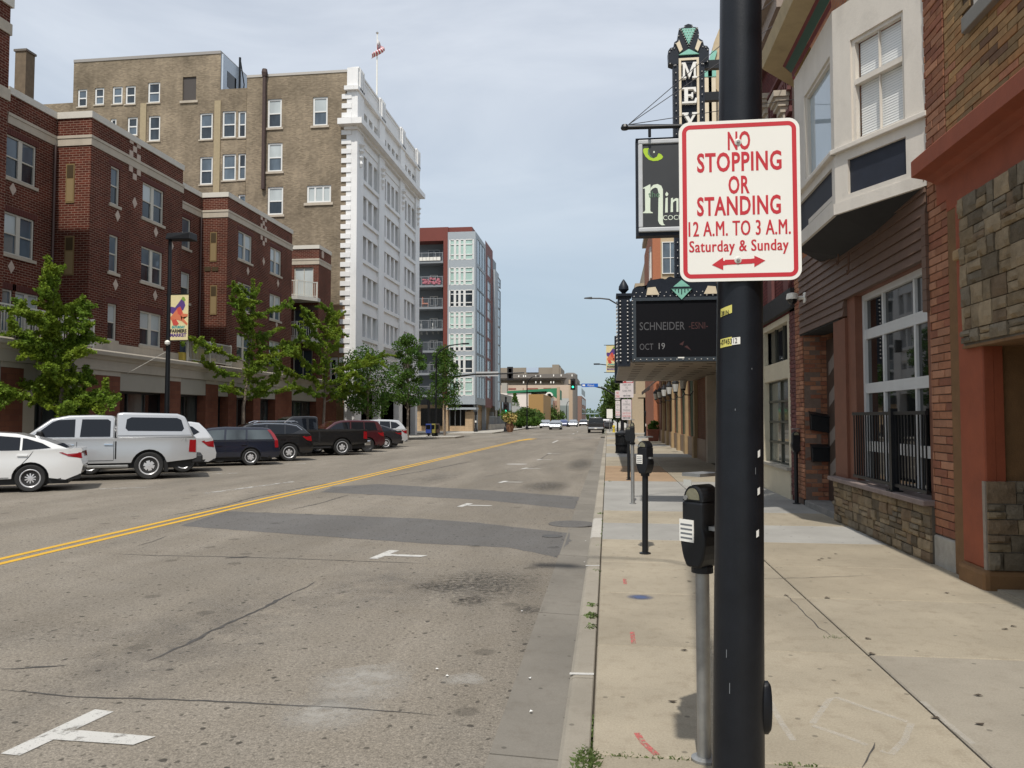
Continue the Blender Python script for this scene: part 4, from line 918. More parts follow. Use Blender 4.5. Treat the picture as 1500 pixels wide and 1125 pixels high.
for i in range(2):
    for j in range(4):
        a = c0 + .2 + (c1 - .55 - c0) * i / 2 + .03; b = a + (c1 - .55 - c0) / 2 - .06; z = .66 + 1.89 * j / 4 + .025
        MB().fbox(FR, a, b, z, z + 1.89 / 4 - .05, -.17, -.155).build('pane', MT['glass_shop2'] if 'glass_shop2' in MT else MT['glass_shop'], tfo)
tw = MB(); tw.fbox(FR, c0 + .2, c1 - .35, 2.95, fz - .14, -.2, -.15); t_ = tw.build('transom', MT['glass_dark'], rb)
for i in range(4): u = c0 + .25 + (c1 - .6 - c0) * i / 3; MB().fbox(FR, u, u + .05, 2.95, fz - .14, -.15, -.11).build('transom_bar', gr_, t_)
# ================================================================== theatre
MT['teal'] = M('verdigris_teal', (.22, .50, .40), .5, var=.12, scale=6); MT['cream'] = M('sign_cream', (.68, .58, .42), .5, var=.06)
MT['sign_black'] = M('sign_blueblack', (.014, .018, .027), .45, spec=.25, var=.2, scale=6); MT['bulb'] = M('bulb_glass', (.46, .45, .43), .25, spec=.6)
TF = 20.62; TE = 57.5
th = thing('theatre', 'theatre building with tan stone piers, green framed windows and wall lanterns', 'theatre', (WX, 40, 0))
tan_s = M('tan_sandstone', (.36, .25, .13), .8, var=.15, scale=3, dirt=.2); th_w = brick('theatre_brick', (.25, .12, .075), (.20, .09, .06), (.17, .12, .09), blotch=.2)
gfr = M('green_frame', (.13, .17, .11), .6); hol = []
wins = []
for k in range(6):
    u0 = 34.0 + k * 3.75
    wins.append((u0, u0 + 2.7, .85, 3.7))
MB().sweep_wall(FR, 30.2, TE, 0, 8.2, wins, 0, rev=.35).build('wall', th_w, th)
MB().sweep_wall(FR, TF, 30.2, 3.6, 8.2, [], 0).build('wall', th_w, th)
MB().box(WX + .5, WX + 24, TF, TE, 0, 9.2).build('rear_wall', MT['tan_brick'], th)
MB().fbox(FR, 21.2, 30.2, 0, 3.6, -2.6, -2.4).build('lobby_doors', MT['glass_dark'], th)
MB().fbox(FR, TF, 21.2, -.02, 3.6, -2.4, .05).build('pier', M('dark_lobby_pier', (.04, .025, .022), .6), th); MB().fbox(FR, 29.7, 30.2, -.02, 3.6, -2.4, .05).build('pier', MT['limestone'], th)
MB().fbox(FR, 30.2, TE, 0, .84, -.1, .06).build('bulkhead', M('granite_brown', (.24, .16, .11), .5, var=.15, scale=8), th)
MB().fbox(FR, TF, TE, 8.2, 8.5, -.3, .2).build('cornice', MT['limestone'], th)
for k, w_ in enumerate(wins):
    wo = MB()
    for i in range(5): u = w_[0] + (w_[1] - w_[0]) * i / 4; wo.fbox(FR, u - .05, u + .05, w_[2], w_[3], -.2, -.06)
    wo.fbox(FR, w_[0], w_[1], w_[2] + 2.0, w_[2] + 2.08, -.19, -.07); o = wo.build('window', gfr, th)
    for i in range(4): a = w_[0] + (w_[1] - w_[0]) * i / 4 + .05; MB().fbox(FR, a, a + (w_[1] - w_[0]) / 4 - .1, w_[2], w_[3], -.16, -.14).build('pane', MT['glass_shop'], o)
    MB().fbox(FR, w_[0] - .75, w_[0] - .3, .0, 4.3, -.02, .14).build('pilaster', tan_s, th); MB().fbox(FR, w_[0] - .85, w_[0] - .2, .0, .9, -.02, .2).build('pilaster_base', tan_s, th)
    if k > 2:
        aw = MB(); aw.fprism(Fr(FR.p(w_[0] - .1, 0, .02)[:2], (-1, 0), (0, 1)), [(0, 4.7), (1.35, 3.55), (1.35, 3.35), (1.31, 3.35), (1.31, 3.5), (0, 4.6)], 0, w_[1] - w_[0] + .2)
        aw.build('awning', M('brown_awning', (.075, .045, .035), .8, var=.15), th)
lant = None
for k in range(6):
    for off in ((-.52,) if k else (-.52,)):
        u = wins[k][0] + off; q = FR.p(u, 2.95, .15)
        if lant is None:
            lant = thing('wall_lantern', 'black wall lantern on a tan stone theatre pier', 'lantern', (0, 0, 0), 'lanterns along the theatre wall')
            MB().path([(0, 0, -.1), (-.12, 0, -.28), (-.34, 0, -.26), (-.42, 0, -.1)], .025, 6).build('bracket', MT['black_iron'], lant)
            MB().lathe([(.09, -.06), (.16, .42), (.19, .44), (.10, .58), (.03, .66), (.02, .72)], (-.42, 0, -.02), 8).build('lantern_frame', MT['black_iron'], lant)
            MB().lathe([(.105, .02), (.168, .38)], (-.42, 0, -.02), 8).build('lantern_glass', M('frosted_glass', (.55, .55, .52), .3), lant)
            L = lant
        else: L = copy_tree(lant)
        L.location = q; L['label'] = 'black wall lantern on a tan stone theatre pier, ' + ('nearest to', 'second from', 'third from', 'fourth from', 'fifth from', 'sixth from')[k] + ' the marquee'
# ---- marquee
MY = 22.4
mq = thing('marquee', 'black theatre marquee with rows of bulbs, dark message board and teal crest', 'marquee', (2.2, MY, 3.9))
FM = FY(MY, 0)
ux0 = FM.pix(906, 600)[0]; ux1 = FM.pix(929, 600)[0]; ux2 = WX - .02
zt0 = FM.pix(915, 536)[1]; zt1 = FM.pix(915, 434)[1]
mzb = FM.pix(960, 528)[1]; mzt = FM.pix(960, 441)[1]
MB().box(ux0, ux1 - .1, MY, MY + .5, zt0, zt1).build('corner_post', MT['sign_black'], mq)
MB().box(ux0 - .05, ux1 - .05, MY - .05, MY + .55, zt1, zt1 + .08).build('post_cap', MT['sign_black'], mq)
MB().lathe([(.10, 0), (.06, .06), (.15, .15), (.14, .25), (.07, .38), (.015, .46)], ((ux0 + ux1) / 2 - .05, MY + .25, zt1 + .08), 12).build('finial', MT['sign_black'], mq, smooth=True)
MB().box(ux0, ux1 - .1, MY + 10.9, MY + 11.4, zt0, zt1).build('corner_post', MT['sign_black'], mq)
MB().box(ux1 - .1, ux2, MY + .04, MY + 11.4, mzb + .05, mzt + .02).build('canopy', MT['sign_black'], mq)
MB().box(ux0 + .1, ux1 - .1, MY + .5, MY + 10.9, mzb + .05, mzt).build('side_board', MT['sign_black'], mq)
sfm = M('canopy_soffit', (.30, .26, .21), .5, var=.2, scale=2, streak=False)
MB().box(ux0 + .05, ux2 + .0, MY + .1, MY + 11.4, mzb - .06, mzb + .045).build('soffit', sfm, mq)
sl_ = MB()
for i in range(5):
    for j in range(9): sl_.box(ux0 + .5 + i * .7, ux0 + .8 + i * .7, MY + .6 + j * 1.15, MY + .75 + j * 1.15, mzb - .066, mzb - .061)
sl_.build('light_slot', MT['dark'], mq)
fr_ = MB(); fr_.fbox(FM, ux1 - .05, ux2, mzt - .0, mzt + .09, -.05, .08); fr_.fbox(FM, ux1 - .05, ux2, mzb - .03, mzb + .09, -.05, .08); fr_.fbox(FM, ux1 - .05, ux1 + .07, mzb + .09, mzt, -.05, .08); fr_.fbox(FM, ux2 - .12, ux2, mzb + .09, mzt, -.05, .08)
fr_.build('board_frame', M('board_frame_grey', (.035, .045, .055), .45), mq)
MB().fbox(FM, ux1 + .07, ux2 - .12, mzb + .09, mzt, -.04, .03).build('message_board', M('led_board', (.006, .006, .008), .5, spec=.15), mq)
led = M('dim_led', (.085, .085, .09), .6); ledr = M('dim_red_led', (.05, .014, .014), .6)
def ctext(s, px0, px1, py, h, mat, bold=0.0): 
    a, z = FM.pix(px0, py, .035); b = FM.pix(px1, py, .035)[0]; text(s, h, mat, FM, (a + b) / 2, z, .034, mq, width=b - a, bold=bold)
ctext('SCHNEIDER', 937, 1003, 478, .33, led, .0); ctext('-ESNI-', 1009, 1037, 477, .28, ledr, .0); ctext('OCT', 937, 957, 508, .26, led, .0); ctext('19', 965, 974, 507, .26, M('bright_led', (.20, .20, .20), .6), .0)
a, z = FM.pix(995, 507, .035); lg = MB(); lg.fprism(FM, [(a, z + .05), (a + .14, z + .15), (a + .10, z + .02)], .031, .034); lg.fprism(FM, [(a + .14, z - .02), (a + .22, z + .02), (a + .34, z - .13), (a + .22, z - .06)], .031, .034); lg.build('board_emblem', ledr, mq)
a, z = FM.pix(993, 524, .08); MB().fbox(FM, a, a + .18, z - .015, z + .02, .08, .085).build('maker_plate', MT['sign_white'], mq)
# scrolled top with cream panels and diamond crest
uc, zc = FM.pix(998, 437)
top = [(ux1 - .05, mzt + .09)]
def arc_pts(cx, cz, r, a0, a1, n=7): return [(cx + r * math.cos(R(a0 + (a1 - a0) * i / n)), cz + r * math.sin(R(a0 + (a1 - a0) * i / n))) for i in range(n + 1)]
half = uc - (ux1 - .05)
def top_outline():
    L = [(-half, 0), (-half, .22)] + arc_pts(-half + .25, .25, .24, 170, 40) + [(-1.05, .30), (-1.0, .52)] + arc_pts(-.72, .52, .26, 180, 60) + arc_pts(-.38, .66, .18, 150, 50) + [(-.20, .78)]
    Rr = [(-x, z) for x, z in reversed(L)]
    return L + Rr
CK = .72; cut = [(min(uc + x * (1 if abs(x) > half - .6 else .8), ux2), mzt + .09 + z * CK) for x, z in top_outline()]
MB().fprism(FM, cut, -.05, .05).build('scroll_crest', MT['sign_black'], mq)
for s in (-1, 1):
    MB().fprism(FM, [(uc + s * 1.0, mzt + .17), (uc + s * .63, mzt + .17), (uc + s * .74, mzt + .40), (uc + s * .96, mzt + .38)], .05, .09).build('cream_panel', MT['cream'], mq)
MB().fprism(FM, [(uc, zc - .05), (uc + .30, zc + .27), (uc, zc + .52), (uc - .30, zc + .27)], .05, .11).build('diamond_crest', MT['teal'], mq)
MB().fprism(FM, [(uc - .32, zc + .28), (uc + .32, zc + .28), (uc + .32, zc + .32), (uc - .32, zc + .32)], .11, .13).build('crest_bar', MT['sign_black'], mq)
cd = MB()
for k in range(-2, 3): cd.fbox(FM, uc + k * .09 - .013, uc + k * .09 + .013, zc + .11 + abs(k) * .05, zc + .25, .11, .125)
cd.build('crest_flute', MT['sign_black'], mq)
bulb = MB()
def bulbs(F, pts, r=.035, d=.09):
    r *= .75 
    for u, z in pts: 
        c = F.p(u, z, d); bulb.lathe([(r * .5, -r * .8), (r, 0), (r * .6, r * .8), (.004, r)], c, 6)
nb = 17
for k in range(nb): z = zt0 + .15 + (zt1 - zt0 - .3) * k / (nb - 1); bulbs(FM, [(ux0 + .07, z), (ux1 - .17, z)], d=.03); bulbs(FX(ux0, MY, -1), [(.12, z), (.38, z)], d=.03)
for k in range(14): z = mzb + .2 + (mzt - mzb - .2) * k / 13; bulbs(FM, [(ux1 - .03, z)], .025)
for k in range(18): u = ux1 + .02 + (ux2 - ux1 - .1) * k / 17; bulbs(FM, [(u, mzb + .02), (u, mzt + .13)], .026); bulbs(FM, [(u + .06, mzt + .24)], .024, .06)
tag(bulb.build('bulbs', MT['bulb'], mq, smooth=True), kind='stuff')
# ---- blade sign
BY = 23.6; FBl = FY(BY, 0)
bl = thing('blade_sign', 'tall black vertical theatre sign with white letters, cream border and teal crown', 'sign', (3.0, BY, 7))
bu0, bz_ = FBl.pix(986, 100); bu1 = FBl.pix(1032, 100)[0]; bc = (bu0 + bu1) / 2; bzt = FBl.pix(1009, 84)[1]; hw = (bu1 - bu0) / 2; bzb = mzt + .9
MB().fbox(FBl, bu0, bu1, bzb, bzt, -.35, 0).build('body', MT['sign_black'], bl)
bd = MB()
for a, b in ((-hw + .17, -hw + .24), (hw - .24, hw - .17)): bd.fbox(FBl, bc + a, bc + b, bzb + .1, bzt - .1, .0, .04)
bd.fbox(FBl, bc - hw + .17, bc + hw - .17, bzt - .10, bzt - .03, .0, .04); bd.build('border', MT['cream'], bl)
cz = FBl.pix(1009, 92)[1]; s_ = (FBl.pix(1040, 70)[0] - FBl.pix(980, 70)[0]) / 2; zq = lambda py: FBl.pix(1010, py)[1]
crown = [(-hw, zq(93)), (-s_ * .98, zq(90)), (-s_, zq(73)), (-s_ * .90, zq(69)), (-s_ * .75, zq(68)), (-s_ * .70, zq(61)), (-s_ * .5, zq(57)), (-s_ * .52, zq(50)), (-s_ * .46, zq(41)), (-s_ * .22, zq(40)), (-s_ * .2, zq(37)), (0, zq(35))]
MB().fprism(FBl, [(bc + x, z) for x, z in crown] + [(bc - x, z) for x, z in reversed(crown[:-1])], -.35, .015).build('crown', MT['sign_black'], bl)
MB().fprism(FBl, [(bc - s_ * .34, zq(43)), (bc + s_ * .34, zq(43)), (bc, zq(66))], .015, .07).build('crown_triangle', MT['teal'], bl)
MB().fprism(FBl, [(bc - s_ * .5, zq(81)), (bc + s_ * .5, zq(81)), (bc, zq(73))], .015, .07).build('crown_triangle', MT['teal'], bl)
for s in (-1, 1): MB().fprism(FBl, [(bc + s * s_ * .62, zq(64)), (bc + s * s_ * .45, zq(60)), (bc + s * s_ * .30, zq(73)), (bc + s * s_ * .44, zq(77))], .015, .07).build('cream_panel', MT['cream'], bl)
LET = {'M': [[(0, 0), (.30, 0), (.30, .1), (.22, .1), (.22, .7), (.48, .05), (.54, .05), (.8, .7), (.8, .1), (.70, .1), (.70, 0), (1, 0), (1, .1), (.93, .1), (.93, .9), (1, .9), (1, 1), (.76, 1), (.5, .36), (.25, 1), (0, 1), (0, .9), (.08, .9), (.08, .1), (0, .1)]],
       'E': [[(0, 0), (.95, 0), (1, .32), (.88, .32), (.8, .12), (.4, .12), (.4, .44), (.6, .44), (.64, .34), (.74, .34), (.74, .68), (.64, .68), (.6, .56), (.4, .56), (.4, .88), (.76, .88), (.84, .70), (.95, .70), (.92, 1), (0, 1), (0, .9), (.16, .9), (.16, .1), (0, .1)]],
       'Y': [[(.3, 0), (.72, 0), (.72, .1), (.62, .1), (.62, .42), (.92, .9), (1, .9), (1, 1), (.66, 1), (.66, .9), (.74, .9), (.54, .56), (.34, .9), (.42, .9), (.42, 1), (0, 1), (0, .9), (.09, .9), (.4, .42), (.4, .1), (.3, .1)]],
       'R': [[(0, 0), (.5, 0), (.5, .1), (.4, .1), (.4, .42), (.52, .42), (.66, 0), (1, 0), (1, .1), (.9, .1), (.76, .47), (.9, .56), (.94, .74), (.86, .94), (.68, 1), (0, 1), (0, .9), (.16, .9), (.16, .1), (0, .1)]]}
lw_ = .62 * hw * 1.55; lh = zq(94) - zq(117)
for k, ch in enumerate('MEYER'):
    z0 = zq(117) - k * (zq(94) - zq(130.5)) 
    if z0 < bzb: break
    for P in LET[ch]: MB().fprism(FBl, [(bc + (x - .5) * lw_, z0 + y * lh) for x, y in P], .0, .14).build('letter', MT['sign_white'], bl)
bulb = MB(); k = 0
z = bzb + .1
while z < bzt - .05: bulbs(FBl, [(bc - hw + .08, z), (bc + hw - .08, z)], .03, .03); z += .24
for (x0, z0), (x1, z1) in zip(crown, crown[1:]):
    n = max(1, int(math.hypot(x1 - x0, z1 - z0) / .2))
    for i in range(n):
        x = (x0 + (x1 - x0) * i / n) * .93; z = z0 + (z1 - z0) * i / n - .05; bulbs(FBl, [(bc + x, z), (bc - x, z)], .03, .03)
for i in range(9): t = i / 8; bulbs(FBl, [(bc - s_ * .40 * (1 - t), zq(42) + (zq(69) - zq(42)) * t), (bc + s_ * .40 * (1 - t), zq(42) + (zq(69) - zq(42)) * t)], .03, .03)
for i in range(5):
    for j in range(5 - i): bulbs(FBl, [(bc + (j - (4 - i) / 2) * s_ * .13, zq(45 + i * 4))], .022, .075)
tag(bulb.build('bulbs', MT['bulb'], bl, smooth=True), kind='stuff')
zz_ = FBl.pix(1040, 139)[1]
for z in (zz_, zz_ + 1.0, zz_ - 3): MB().box(bc + hw - .02, WX + 2.5, BY + .08, BY + .25, z - .13, z + .13).build('steel_arm', MT['black_iron'], bl)
# facade behind the blade: stepped buff tower with teal edge
tw = thing('theatre_tower', 'buff stepped theatre tower with teal trim behind the vertical sign', 'tower', (6, 33, 0))
tx0 = at(1032, 200, Y=31).x; tzt = at(1045, 62, Y=31).z
MB().fprism(FY(31, 0), [(tx0 + .55, 8), (tx0 + .1 + 2.6, 8), (14, 8), (14, tzt + 3), (tx0 + 1.6, tzt + 3), (at(1046, 75, Y=31).x, tzt), (at(1036, 110, Y=31).x, at(1036, 110, Y=31).z), (tx0 + .55, at(1036, 135, Y=31).z)], -6, 0).build('wall', M('buff_render', (.50, .40, .26), .8, var=.1), tw)
tt = MB(); a = at(1046, 75, Y=30.95); b = at(1036, 110, Y=30.95); tt.hexa([(b.x - .1, 30.9, b.z), (b.x + .12, 30.9, b.z), (b.x + .12, 30.99, b.z), (b.x - .1, 30.99, b.z), (a.x - .1, 30.9, a.z), (a.x + .12, 30.9, a.z), (a.x + .12, 30.99, a.z), (a.x - .1, 30.99, a.z)]); tt.build('trim', MT['teal'], tw)
for px in (1037, 1043):
    c = at(px, 150, Y=30.9); MB().box(c.x - .14, c.x + .14, 30.8, 30.99, c.z - 5, c.z + 1.0).build('fin', MT['cream'], tw); MB().box(c.x - .16, c.x + .16, 30.78, 30.99, c.z + 1.0, c.z + 1.3).build('fin_cap', MT['teal'], tw)
# ---- bar sign hanging from a bracket
NY = 13.0; FN = FY(NY, 0)
ns = thing('hanging_sign', 'dark hanging bar sign with a green cat eye and pale lettering in a grey frame', 'hanging sign', (1.4, NY, 5.5))
nu0, nzt = FN.pix(931, 203); nzb = FN.pix(929, 346)[1]; nu1 = nu0 + (nzt - nzb) * .92
MB().fbox(FN, nu0, nu1, nzb, nzt, -.2, .0).build('casing', MT['sign_black'], ns)
ff = MB(); e = .075
for a in ((nu0 + .04, nu1 - .04, nzt - .04 - e, nzt - .04), (nu0 + .04, nu1 - .04, nzb + .06, nzb + .06 + e), (nu0 + .04, nu0 + .04 + e, nzb + .06 + e, nzt - .04 - e), (nu1 - .04 - e, nu1 - .04, nzb + .06 + e, nzt - .04 - e)): ff.fbox(FN, *a, -.05, .045)
ff.build('frame', M('pale_grey_frame', (.50, .52, .54), .5, var=.1), ns, bevel=.015)
MB().fbox(FN, nu0 + .11, nu1 - .11, nzb + .13, nzt - .11, -.05, .02).build('face', M('sign_charcoal', (.035, .038, .042), .5, var=.15, scale=2), ns)
pale = M('pale_mint_print', (.72, .80, .66), .5); lime = M('lime_print', (.42, .62, .03), .5); greent = M('green_print', (.10, .20, .12), .5)
nf = lambda zx, zy: FN.pix(915 + zx / 6.244, 180 + zy / 6.25, .022)
def shape(name, pts, mat, d0=.02, d1=.024): MB().fprism(FN, [nf(*p) for p in pts], d0, d1).build(name, mat, ns)
shape('eye', [(168, 245), (180, 232), (222, 232), (212, 250), (212, 285), (235, 315), (265, 325), (295, 310), (310, 278), (335, 288), (352, 310), (340, 330), (305, 346), (262, 350), (222, 338), (190, 308), (172, 272)], lime)
shape('eye_shade', [(222, 234), (214, 252), (214, 284), (236, 313), (265, 322), (250, 312), (230, 290), (222, 262)], greent, .024, .026)
shape('eye_glint', [(262, 262), (268, 257), (276, 262), (276, 272), (268, 277), (261, 271)], pale)
shape('letter', [(163, 598), (232, 562), (236, 570), (234, 800), (238, 812), (258, 820), (258, 827), (160, 827), (160, 820), (182, 812), (188, 800), (186, 610), (182, 600), (166, 604)], pale)
shape('letter', [(233, 600), (262, 568), (300, 560), (335, 575), (350, 610), (350, 900), (356, 925), (372, 935), (340, 938), (318, 925), (306, 895), (310, 640), (300, 600), (280, 592), (256, 602), (235, 625)], pale)
shape('letter', [(374, 690), (394, 682), (394, 820), (370, 822)], pale); shape('letter', [(372, 650), (384, 630), (398, 645), (398, 662), (385, 672), (374, 664)], pale)
shape('letter', [(424, 690), (442, 685), (442, 705), (470, 688), (492, 692), (492, 815), (474, 815), (474, 715), (462, 712), (442, 730), (442, 816), (420, 818)], pale)
a, z = nf(270, 655); text('the', .15, greent, FN, a, z, .025, ns)
a, z = nf(440, 866); text('COCK', .115, pale, FN, a, z, .022, ns)
by, bzz = NY - .1, FN.pix(930, 188)[1]
bx0 = FN.pix(915, 188)[0]
br = thing('sign_bracket', 'black horizontal iron bracket with guy wires carrying the hanging bar sign', 'bracket', (bx0, NY - .1, bzz))
MB().tube((bx0, by, bzz - .02), (BO + .02, by, bzz - .07), .035, .035, 10).build('arm', MT['black_iron'], br, smooth=True)
MB().lathe([(.06, -.03), (.07, 0), (.05, .05)], (bx0, by, bzz - .02), 10).build('arm_end', MT['black_iron'], br)
for u in (FN.pix(951, 190)[0], nu1 - .3): MB().tube((u, by, bzz), (u, by, nzt - .02), .025, .025, 8).build('hanger', MT['black_iron'], br)
wm = M('wire', (.05, .05, .055), .5)
for (px, py) in ((986, 134), (1048, 95)):
    pass
for zz_ in (10.5, 9.9, 8.1, 7.6): MB().tube((bx0 + .06, by, bzz + .03), (WX - .02, 15.7, zz_), .007, .007, 5).build('guy_wire', wm, br)
# ---- brick and buff apartment block after the theatre
ab = thing('apartment_block', 'buff and terracotta apartment block with tall gridded windows beyond the theatre', 'apartment block', (6, 64, 0))
AY = 60; FA = FY(AY, 0); ax0 = FA.pix(956, 400)[0]; azt = FA.pix(970, 338)[1]; a1 = FA.pix(968, 400)[0]
MB().box(a1, 40, AY + .02, 73, 0, azt + 1.5).build('wall', M('buff_panel', (.46, .36, .23), .8, var=.06), ab)
MB().box(ax0, a1, AY, 73, 0, azt + .8).build('brick_bay', M('terracotta_panel', (.38, .14, .07), .8, var=.1), ab)
for z0, z1 in ((azt - 3.4, azt - .9), (azt - 7, azt - 4.4), (azt - 10.6, azt - 8)):
    window(ab, FA, a1 + .1, a1 + 2.0, z0, z1, d=.05, fr=MT['white'], cols=3, lo=MT['glass_blue'], up=MT['glass_blue'], sill=None); window(ab, FX(ax0, 0, -1), AY + 1.5, AY + 3.2, z0, z1, d=.05, cols=2, lo=MT['glass_blue'], up=MT['glass_blue'])
MB().box(ax0 - .2, 40, AY - .2, 73, azt + 1.5, azt + 1.9).build('cornice', MT['limestone'], ab)
# ---- tan garage beyond the side street
gb = thing('parking_garage', 'tan concrete building with heavy square columns and a red awning past the side street', 'building', (8, 95, 0))
GY = 87; FG = FY(GY, 0); gx = FG.pix(931, 420)[0]; gzt = FG.pix(935, 395)[1]; g2 = FG.pix(945, 420)[0]
tanc = M('tan_concrete', (.42, .34, .24), .85, var=.08)
MB().box(g2, 40, GY, 130, 4.4, gzt + 1.0).build('wall', tanc, gb); MB().box(gx, g2, GY + 2, 130, 4.4, gzt - 1.2).build('wall', tanc, gb)
MB().box(FG.pix(949, 420)[0], FG.pix(957, 420)[0], GY - .04, GY + .3, FG.pix(950, 428)[1], FG.pix(950, 417)[1]).build('opening', MT['dark'], gb)
MB().box(gx + .6, 40, GY + 3, 129, 0, 4.4).build('recess', MT['dark'], gb)
MB().box(gx + .2, 40, GY + .2, 129, 4.0, 4.4).build('slab_edge', tanc, gb)
for u0, u1 in ((926, 934), (934, 943), (955, 962), (975, 985)): MB().box(FG.pix(u0, 600)[0], FG.pix(u1, 600)[0], GY + .3, GY + 1.5, 0, 4.4).build('column', tanc, gb)
for k in range(6): MB().box(gx - .1, gx + .5, GY + 5 + k * 6, GY + 7 + k * 6, 0, 4.4).build('column', tanc, gb)
for k in range(3): MB().box(gx - .05, gx + .3, GY + 4 + k * 8, GY + 9 + k * 8, 6.5 + 0, 8.0).build('opening', MT['dark'], gb)
aw = MB().fprism(Fr((gx + .1, GY + 4), (-1, 0), (0, 1)), [(0, 4.2), (1.5, 2.9), (1.5, 2.7), (0, 2.75)], 0, 4); tag(aw.build('awning', M('red_awning', (.30, .04, .05), .7), gb))
# ================================================================== left: red brick apartments
FL = FX(LX, 0, 1); FL.py = 240; FLs = FX(LX, 0, 1)
rbk = thing('red_brick_apartments', 'long dark red brick apartment building with stone bands over a row of shops', 'apartment building', (LX - 6, 42, 0))
D1 = -1.55
HT = 14.2; zcap0 = 13.95; zb1 = FL.pix(133, 197)[1]; zb0 = FL.pix(133, 212)[1]
y_b1a, y_b1b = FL.U(133), FL.U(268.5); y_b2a, y_b2b = FL.U(335), FL.U(429.5)
SG = 4.5                                                  # underside of the flats, top of the shops
rwin = dict(fr=MT['cream_frame'], sill=MT['limestone'], lo=[MT['glass'], MT['glass_blue']], up=[MT['blind'], MT['blind'], MT['glass_blue']])
def W(px0, px1, py0, py1, d=0.0):
    """window rectangle from the picture: z is read at the near jamb"""
    u0, z1 = FL.pix(px0, py0, d); u1 = FL.U(px1, d); z0 = FL.pix(px0, py1, d)[1]; return (u0, u1, z0, z1)
segs = []
# floor levels of the sashes
b1 = [W(163, 176, 242, 298), W(211, 241, 267, 324), W(162, 175, 343, 398), W(209, 240, 363, 415), W(160, 174, 444, 498), W(208, 238, 457, 508)]
tz = [(b1[0][2], b1[0][3]), (b1[2][2], b1[2][3]), (b1[4][2], b1[4][3])]
def lev(px0, px1, k, d=0.0, dz=0): return (FL.U(px0, d), FL.U(px1, d), tz[k][0] + dz, tz[k][1] + dz)
bay1 = [lev(163, 176, k) for k in range(3)] + [lev(210, 241, k) for k in range(3)]
bay2 = [lev(351, 371, k) for k in range(3)] + [lev(398, 414, k) for k in range(3)]
rec0 = [lev(8, 53, k, D1) for k in range(2)] + [(FL.U(0, D1), FL.U(24, D1), SG + .4, tz[2][1]), (FL.U(28, D1), FL.U(62, D1), SG + .4, tz[2][1])]
rec1 = [lev(268.5, 281, k, D1) for k in range(3)]
def skin(name, u0, u1, holes, d): MB().sweep_wall(FL, u0, u1, SG, zcap0, holes, d, rev=.16).build(name, MT['red_brick'], rbk)
skin('wall', y_b1a, y_b1b, bay1, 0); skin('wall', y_b2a, y_b2b, bay2, 0)
ur0 = FL.U(-30, D1)
skin('wall', FL.U(9, D1), y_b1a, rec0, D1); skin('wall', y_b1b, y_b2a, rec1, D1)
u_end = FLs.U(480); EB = .5
skin('wall', y_b2b, 52.7, [], -3.2)
for u in (y_b1a, y_b2a):
    for (nm, F) in (('return_wall', FY(u, LX)),): MB().sweep_wall(F, D1, 0, SG, zcap0, [], 0).build(nm, MT['red_brick'], rbk)
for u in (y_b1b, y_b2b): MB().sweep_wall(FYb(u, LX), D1 - (1.7 if u > 45 else 0), 0, SG, zcap0, [], 0).build('return_wall', MT['red_brick'], rbk)
MB().box(LX - 16, LX - 3.3, 14, u_end, 0, HT - .6).build('core', MT['red_brick'], rbk)
# near raised bit at the picture's left edge
un = FL.U(9, 0); MB().box(LX - 8, LX - .0, 10, un, SG, HT + 2.3).build('wall', MT['red_brick'], rbk)
for z0, z1, dd in ((HT + 1.95, HT + 2.3, .08), (HT + .95, HT + 1.35, .05), (zb0, zb1, .05)): MB().box(LX - 8.05, LX + dd, 9.9, un + dd, z0, z1 + .001).build('stone_band', MT['coping'] if z0 > 16 else MT['limestone'], rbk)
# end block with corner balconies
ey = 52.7; ex0, ex1 = FY(ey).U(429.5), FY(ey).U(464.5)
FEb = FY(ey, 0)
dw = [FEb.pix(431, 392), FEb.pix(459, 392)]
dz = FEb.pix(440, 436)[1]
doors = []
for k in range(3):
    zt_ = dw[0][1] - k * (tz[0][1] - tz[1][1]); doors.append((dw[0][0], dw[1][0], zt_ - 2.3, zt_))
MB().sweep_wall(FEb, ex0 - 1.0, ex1, SG, zcap0, doors, 0, rev=.2).build('wall', MT['red_brick'], rbk)
FEx = FX(ex1, 0, 1); MB().sweep_wall(FEx, ey, u_end, SG, zcap0, [], 0).build('wall', MT['red_brick'], rbk)
MB().box(LX - 3.4, ex1 - .02, u_end - .2, u_end, 0, zcap0).build('wall', MT['red_brick'], rbk)
for dr_ in doors:
    window(rbk, FEb, dr_[0], dr_[1], dr_[2], dr_[3], d=-.12, fr=MT['cream_frame'], cols=2, rail=False, lo=MT['blind'] if dr_ is doors[0] else MT['glass'])
    
# windows, sills, soldier courses
sold = M('soldier_brick', (.105, .03, .022), .85, var=.2, scale=18)
for F_, L, d in ((FL, bay1 + bay2, 0), (FL, rec0 + rec1, D1)):
    for h in L:
        wide = h[1] - h[0] > 1.0
        o = window(rbk, F_, h[0], h[1], h[2], h[3], d=d - .10, cols=2 if wide else 1, wide_mull=.20 if wide else 0, fw=.07, **{k: v for k, v in rwin.items() if k != 'sill'})
        MB().fbox(F_, h[0] - .1, h[1] + .1, h[2] - .13, h[2] - .003, d - .1, d + .06).build('sill', MT['limestone'], o)
        s = MB(); n = max(3, int((h[1] - h[0] + .3) / .08))
        for i in range(n): a = h[0] - .15 + (h[1] - h[0] + .3) * i / n; s.fbox(F_, a + .006, a + (h[1] - h[0] + .3) / n - .006, h[3] + .004, h[3] + .24, d - .002, d + .012)
        s.build('soldier_course', sold, o)
